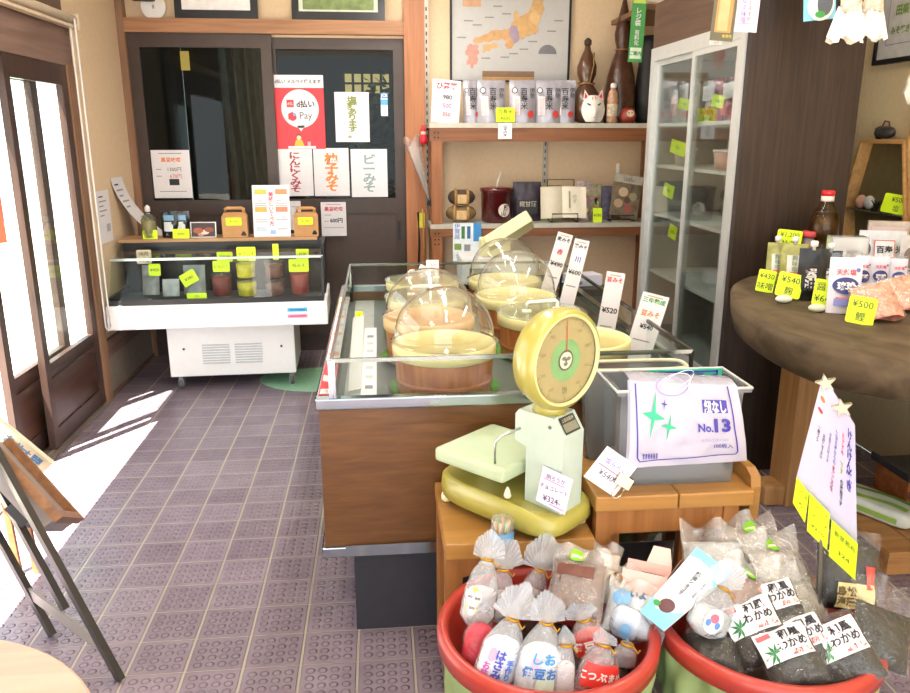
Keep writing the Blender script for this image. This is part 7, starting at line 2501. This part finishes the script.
flat_pack('kelp_bag', 'tall bag of dark kelp with cream label behind the sign', 'bag', lie(846, 612, 0.43), 0.15, 0.185, 0.05, (rad(-26), rad(6), rad(-8)), '#181711', var=0.8, sd=7.0, hem=0.16, scale=80, film=FILM3,
          labels={'label': [('rect', 0.28, 0.86, 0.05, 0.36, mat('#e6d9a0', 0.5)), ('rect', 0.72, 0.86, 0.30, 0.58, mat('#d8443a')), ('text', '島松', 0.42, 0.26, 0.020, mat('#6a5a3a'), False), ('text', '海藻', 0.42, 0.14, 0.018, mat('#6a5a3a'), False), ('leaf', 0.62, 0.14, 0.016, mat('#7f9a4a'))]})
clearb = [(716, 578, '#b9bec2', -20, 'large clear bag of pale sweets at the back left of right tub'), (768, 568, '#8f8a84', 5, 'clear bag with green sticker at the back of the right tub'),
          (792, 588, '#a5a09c', 10, 'clear bag with green sticker half hidden behind the others'), (758, 620, '#7a5148', -4, 'clear bag of brown sweets with green round sticker')]
for k, (px, py, c, yaw, lab) in enumerate(clearb):
    lb = None
    if k:
        lb = {'sticker': [('disc', 0.5, 0.72, 0.11, STK, 0.003), ('rect', 0.42, 0.58, 0.705, 0.735, mat('#e8e0d0'), 0.0045), ('text', '手造り', 0.5, 0.72, 0.008, RED, False)]}
    flat_pack('sweets_pack', lab, 'pack', lie(px, py + 4, 0.45), 0.15, 0.16, 0.045, (rad(-56), rad(6 * k - 8), rad(yaw)), c, labels=lb, sd=10.0 + k, hem=0.3, var=0.35)
tied_bag('gathered clear bag with white round sticker in right tub', P(702, 636, Y=1.42), P(736, 562, Y=1.46), 0.050, 0.64, 0.05, '#b7bdbb', [('disc', -0.2, 0.38, 0.42, 0.24, WHITE, 0.0), ('disc', -0.2, 0.44, 0.2, 0.09, mat('#e0607a'), 0.001), ('disc', -0.4, 0.33, 0.12, 0.07, mat('#4a7fd0'), 0.001), ('disc', 0.02, 0.33, 0.12, 0.07, mat('#4a7fd0'), 0.001)], fill=0.6, var=0.2, flat=0.6)
flat_pack('sweets_pack', 'clear crumpled bag in the middle of the right tub', 'pack', lie(806, 622, 0.43), 0.12, 0.13, 0.05, (rad(-50), rad(-8), rad(8)), '#8a847c', sd=21.0, hem=0.3, var=0.5)

# ------------------------------------------------------------------ sign on a metal rod standing in the right tub
R0, R1 = P(819, 660, Y=1.45), P(822, 560, Y=1.47)
t = thing('rod_sign', 'white printed sign on a metal rod standing in right tub', 'sign', (R0.x, R0.y, 0.31))
o_ = Vector(t.location)
TL, TRr, BR, BL = P(823, 375, Y=1.55), P(855, 425, Y=1.47), P(857, 550, Y=1.47), P(796, 479, Y=1.58)
# plane of the sheet
b = MB()


def sg(u, v, off=0.0):
    p_ = BL.lerp(BR, u).lerp(TL.lerp(TRr, u), v)
    nn = (BR - BL).cross(TL - BL).normalized()
    if nn.y > 0:
        nn = -nn
    return tuple(p_ - o_ + nn * off)


SH = mat('#c3c0dc', 0.35, var=0.02, coat=0.4)
b.grid(lambda u, v: sg(u, v, 0.0008), 6, 10, SH)
b.grid(lambda u, v: sg(1 - u, v, -0.0008), 6, 10, SH)


def stext(s, u, v, h_, m, bold=0.02):
    v_, f_, w_, hh = text_mesh('\n'.join(s), bold, 0.95)
    W_, Hh = (BR - BL).length, (TL - BL).length
    k = h_ / 0.88
    b.add([sg(u + x_ * k / W_, v + y_ * k / Hh, 0.002) for x_, y_ in v_], f_, m)


stext('けんけん焼き', 0.86, 0.66, 0.020, mat('#3f3a9a'), 0.04)
stext('おすすめ', 0.70, 0.72, 0.011, mat('#c8507a'))
stext('です', 0.70, 0.52, 0.013, mat('#8fae3a'))
stext('の海苔です', 0.72, 0.32, 0.011, INK)
stext('伊勢の海からの', 0.55, 0.62, 0.010, mat('#4a5ab0'))
stext('まごころを', 0.55, 0.35, 0.011, mat('#a03a4a'))
stext('手造りの味です', 0.42, 0.55, 0.009, mat('#6a6f9a'))
stext('お試し下さい', 0.30, 0.50, 0.009, INK)
stext('一袋づつ', 0.18, 0.55, 0.009, INK)
b.add([sg(0.13 + 0.06 * cos(k * pi / 6), 0.84 + 0.02 * sin(k * pi / 6), 0.002) for k in range(12)], [tuple(range(12))], ORANGE)
b.add([sg(0.13 + 0.06 * cos(k * pi / 6), 0.74 + 0.016 * sin(k * pi / 6), 0.002) for k in range(12)], [tuple(range(12))], REDL)
b.build('sheet', t)
MB().tube([tuple(R0 - o_ - Vector((0, 0, R0.z - 0.31))), tuple(Vector(sg(0.42, 0.05, -0.004))), tuple(Vector(sg(0.42, 0.5, -0.004)))], 0.0042, mat('#8a8378', 0.35, 0.6), 8).build('rod', t)
for k, (u, lab) in enumerate(((0.12, 'clear star shaped clip at left of the rod sign top'), (0.62, 'clear star shaped clip at right of the rod sign top'))):
    ctr = Vector(sg(u, 0.985, 0.003)) + o_
    b = MB()
    pts = []
    for j in range(10):
        a = pi / 2 + j * pi / 5
        r = 0.022 if j % 2 == 0 else 0.009
        pts.append((r * cos(a), r * sin(a)))
    TT = Matrix.Rotation(pi / 2, 4, 'X') @ Matrix.Rotation(0.3, 4, 'Z')
    b.prism(pts, -0.007, 0.007, clear('#e6e2cc', 0.45, 1.5, 0.05, 1.8, hazecol='#d6d0b4'), TT)
    tag(b.build('star_clip', None, tuple(ctr), (0, 0, rad(-25))), lab, 'clip')
tags3 = [((797, 477), (809, 493), (805, 523), (793, 503), 'くん玉/¥2', 'leftmost lime tag along the lower edge of rod sign'), ((810, 493), (830, 514), (827, 550), (807, 531), 'にんにく/スープ/¥210-', 'middle lime tag along the lower edge of rod sign'),
         ((832, 520), (858, 544), (855, 580), (829, 556), '新茎若布/324', 'rightmost lime tag along the lower edge of rod sign')]
for k, (p0, p1, p2, p3, s, lab) in enumerate(tags3):
    fr_ = lambda q_, e_: P(q_[0], q_[1], Y=1.575 - (q_[0] - 794) * 0.00175 - 0.006 - 0.004 * k + e_)
    a0, a1, a2, a3 = fr_(p0, 0), fr_(p1, 0), fr_(p2, -0.004), fr_(p3, -0.004)
    oo = Vector(a0)
    b = MB()
    fn_ = lambda u, v, off=0.0: tuple(a3.lerp(a2, u).lerp(a0.lerp(a1, u), v) - oo + Vector((0.0, -off, 0)))
    b.grid(lambda u, v: fn_(u, v), 4, 4, LIME)
    b.grid(lambda u, v: fn_(1 - u, v, -0.0012), 4, 4, LIME)
    rows = s.split('/')
    for j, r_ in enumerate(rows):
        v_, f_, w_, hh = text_mesh(r_, 0.0, 1.0)
        kk = min(0.80 / w_, 0.32)
        b.add([fn_(0.5 + x_ * kk, 1 - (j + 0.6) / len(rows) * 0.85 + y_ * 0.24 / len(rows) * 2.0 * 0.7, 0.0022) for x_, y_ in v_], f_, INK)
    tag(b.build('price_tag', None, tuple(oo)), lab, 'price tag')

# ------------------------------------------------------------------ left foreground: folding easel and round table corner
DARK = mat('#33302f', 0.4, 0.3, 0.1)
F1, F2 = Vector((-0.757, 1.975, 0.0)), Vector((-1.030, 2.208, 0.0))
T1_ = P(-40, 385, Y=2.17)
d1 = (T1_ - F1)
T2_ = F2 + d1
t = thing('folding_easel', 'folding easel with dark legs holding a slanted wooden board', 'easel', tuple(F1))
o_ = Vector(F1)


def bb(name, p_, q_, w_, d_, m=DARK, side=(0.76, -0.65, 0)):
    return MB().bar(Vector(p_) - o_, Vector(q_) - o_, w_, d_, m, side).build(name, t)


up = Vector((0, 0, 0.008))
bb('leg', F1 + up, T1_, 0.030, 0.018)
bb('leg', F2 + up, T2_, 0.030, 0.018)
mid = F1.lerp(T1_, 0.20).lerp(F2.lerp(T2_, 0.20), 0.35)
bb('leg', mid, mid + d1 * 0.75, 0.028, 0.018)
bb('stretcher', F1.lerp(T1_, 0.12), F2.lerp(T2_, 0.17), 0.036, 0.008, mat('#8f8a86', 0.4, 0.3), (0, 0, 1))
# slanted board with wooden frame and grey back, resting on the legs' bracket
A, B_ = P(58, 520, Y=2.13), P(-30, 424, Y=2.13)
dv = (B_ - A)
ndir = Vector((-0.25, 1, -0.52))
nrm = dv.cross(ndir).normalized()
if nrm.z < 0:
    nrm = -nrm
WB = wood('#7d5230', '#9c6e44', axis=1, rough=0.45)


def slab(name, u0, u1, y0, y1, n0, n1, m):
    b = MB()
    v = []
    for n_ in (n0, n1):
        for u, y in ((u0, y0), (u1, y0), (u1, y1), (u0, y1)):
            v.append(A + dv * u + ndir * y + nrm * n_ - o_)
    b.add(v, [(0, 1, 2, 3), (7, 6, 5, 4), (0, 4, 5, 1), (1, 5, 6, 2), (2, 6, 7, 3), (3, 7, 4, 0)], m)
    return b.build(name, t)


slab('front_frame', 0, 1, 0.0, 0.035, -0.012, 0.014, WB)
slab('rear_frame', 0, 1, 0.36, 0.395, -0.012, 0.014, WB)
slab('bottom_frame', 0, 0.08, 0.035, 0.36, -0.012, 0.014, WB)
slab('back_panel', 0.03, 1, 0.02, 0.38, -0.06, -0.012, mat('#9a928f', 0.4, 0.1))
slab('bracket', 0.14, 0.34, 0.03, 0.30, -0.085, -0.06, DARK)
# cream name strip lying on the board
A3, B3 = P(0, 432, Y=2.545), P(44, 468, Y=2.545)
dv3 = B3 - A3
t3 = thing('name_strip', 'cream strip with blue brush lettering behind the easel board', 'strip', tuple(A3))
b = MB()
hgt = 0.06
perp = Vector((dv3.z, 0, -dv3.x)).normalized()
if perp.z < 0:
    perp = -perp
fn_ = lambda u, v, off=0.0: tuple(dv3 * u + perp * (hgt * (v - 0.5)) + Vector((0, -off, 0)))
b.add([fn_(-0.4, 0), fn_(1.05, 0), fn_(1.05, 1), fn_(-0.4, 1), fn_(-0.4, 0, -0.02), fn_(1.05, 0, -0.02), fn_(1.05, 1, -0.02), fn_(-0.4, 1, -0.02)],
      [(0, 1, 2, 3), (7, 6, 5, 4), (0, 4, 5, 1), (1, 5, 6, 2), (2, 6, 7, 3), (3, 7, 4, 0)], mat('#d9cdb4', 0.6))
for s, u, h_ in (('お', 0.22, 0.032), ('サ', 0.42, 0.030), ('オ', 0.58, 0.030), ('園', 0.80, 0.034)):
    v_, f_, w_, hh = text_mesh(s, 0.04, 1.0)
    k = h_ / 0.88
    L3 = dv3.length
    b.add([fn_(u + x_ * k / L3, 0.5 + y_ * k / hgt, 0.0015) for x_, y_ in v_], f_, mat('#4f7fb0', 0.5))
b.build('board', t3)
MB().bar(tuple(dv3 * 0.2 + Vector((0, 0.015, 0))), tuple(dv3 * 0.2 + Vector((0, 0.05, -A3.z - dv3.z * 0.2))), 0.02, 0.015, WB).bar(tuple(dv3 * -0.3 + Vector((0, 0.015, 0))), tuple(dv3 * -0.3 + Vector((0, 0.05, -A3.z + dv3.z * 0.3))), 0.02, 0.015, WB).build('leg', t3)

c0 = P(0, 637, Z=0.70)
c1 = P(92, 693, Z=0.70)
R_ = 0.36
mid_ = (c0 + c1) / 2
hd = (c1 - c0)
pv = Vector((-hd.y, hd.x, 0)).normalized()
if pv.y > 0:
    pv = -pv
ctr = mid_ + pv * math.sqrt(max(0.0, R_ * R_ - (hd.length / 2) ** 2))
t = thing('round_table', 'pale round wooden table whose edge shows at lower left corner', 'table', (ctr.x, ctr.y, 0))
MB().solid([(R_ - 0.008, 0.672), (R_, 0.68), (R_, 0.694), (R_ - 0.006, 0.70)], wood('#c2a293', '#d0b2a2', axis=0, rough=0.5), 72).build('tabletop', t)
MB().solid([(0.16, 0), (0.17, 0.02), (0.05, 0.05), (0.035, 0.1), (0.035, 0.62), (0.09, 0.672)], wood('#a8835f', '#bd9873', axis=2), 28).build('pedestal', t)
dl = bpy.data.lights.new('back_room_fill', 'POINT')  # added fill lamp so the things behind the back doors show
dl.energy = 18
dl.shadow_soft_size = 0.3
do = bpy.data.objects.new('back_room_fill', dl)
COL.objects.link(do)
do.location = (-0.5, 6.6, 2.5)
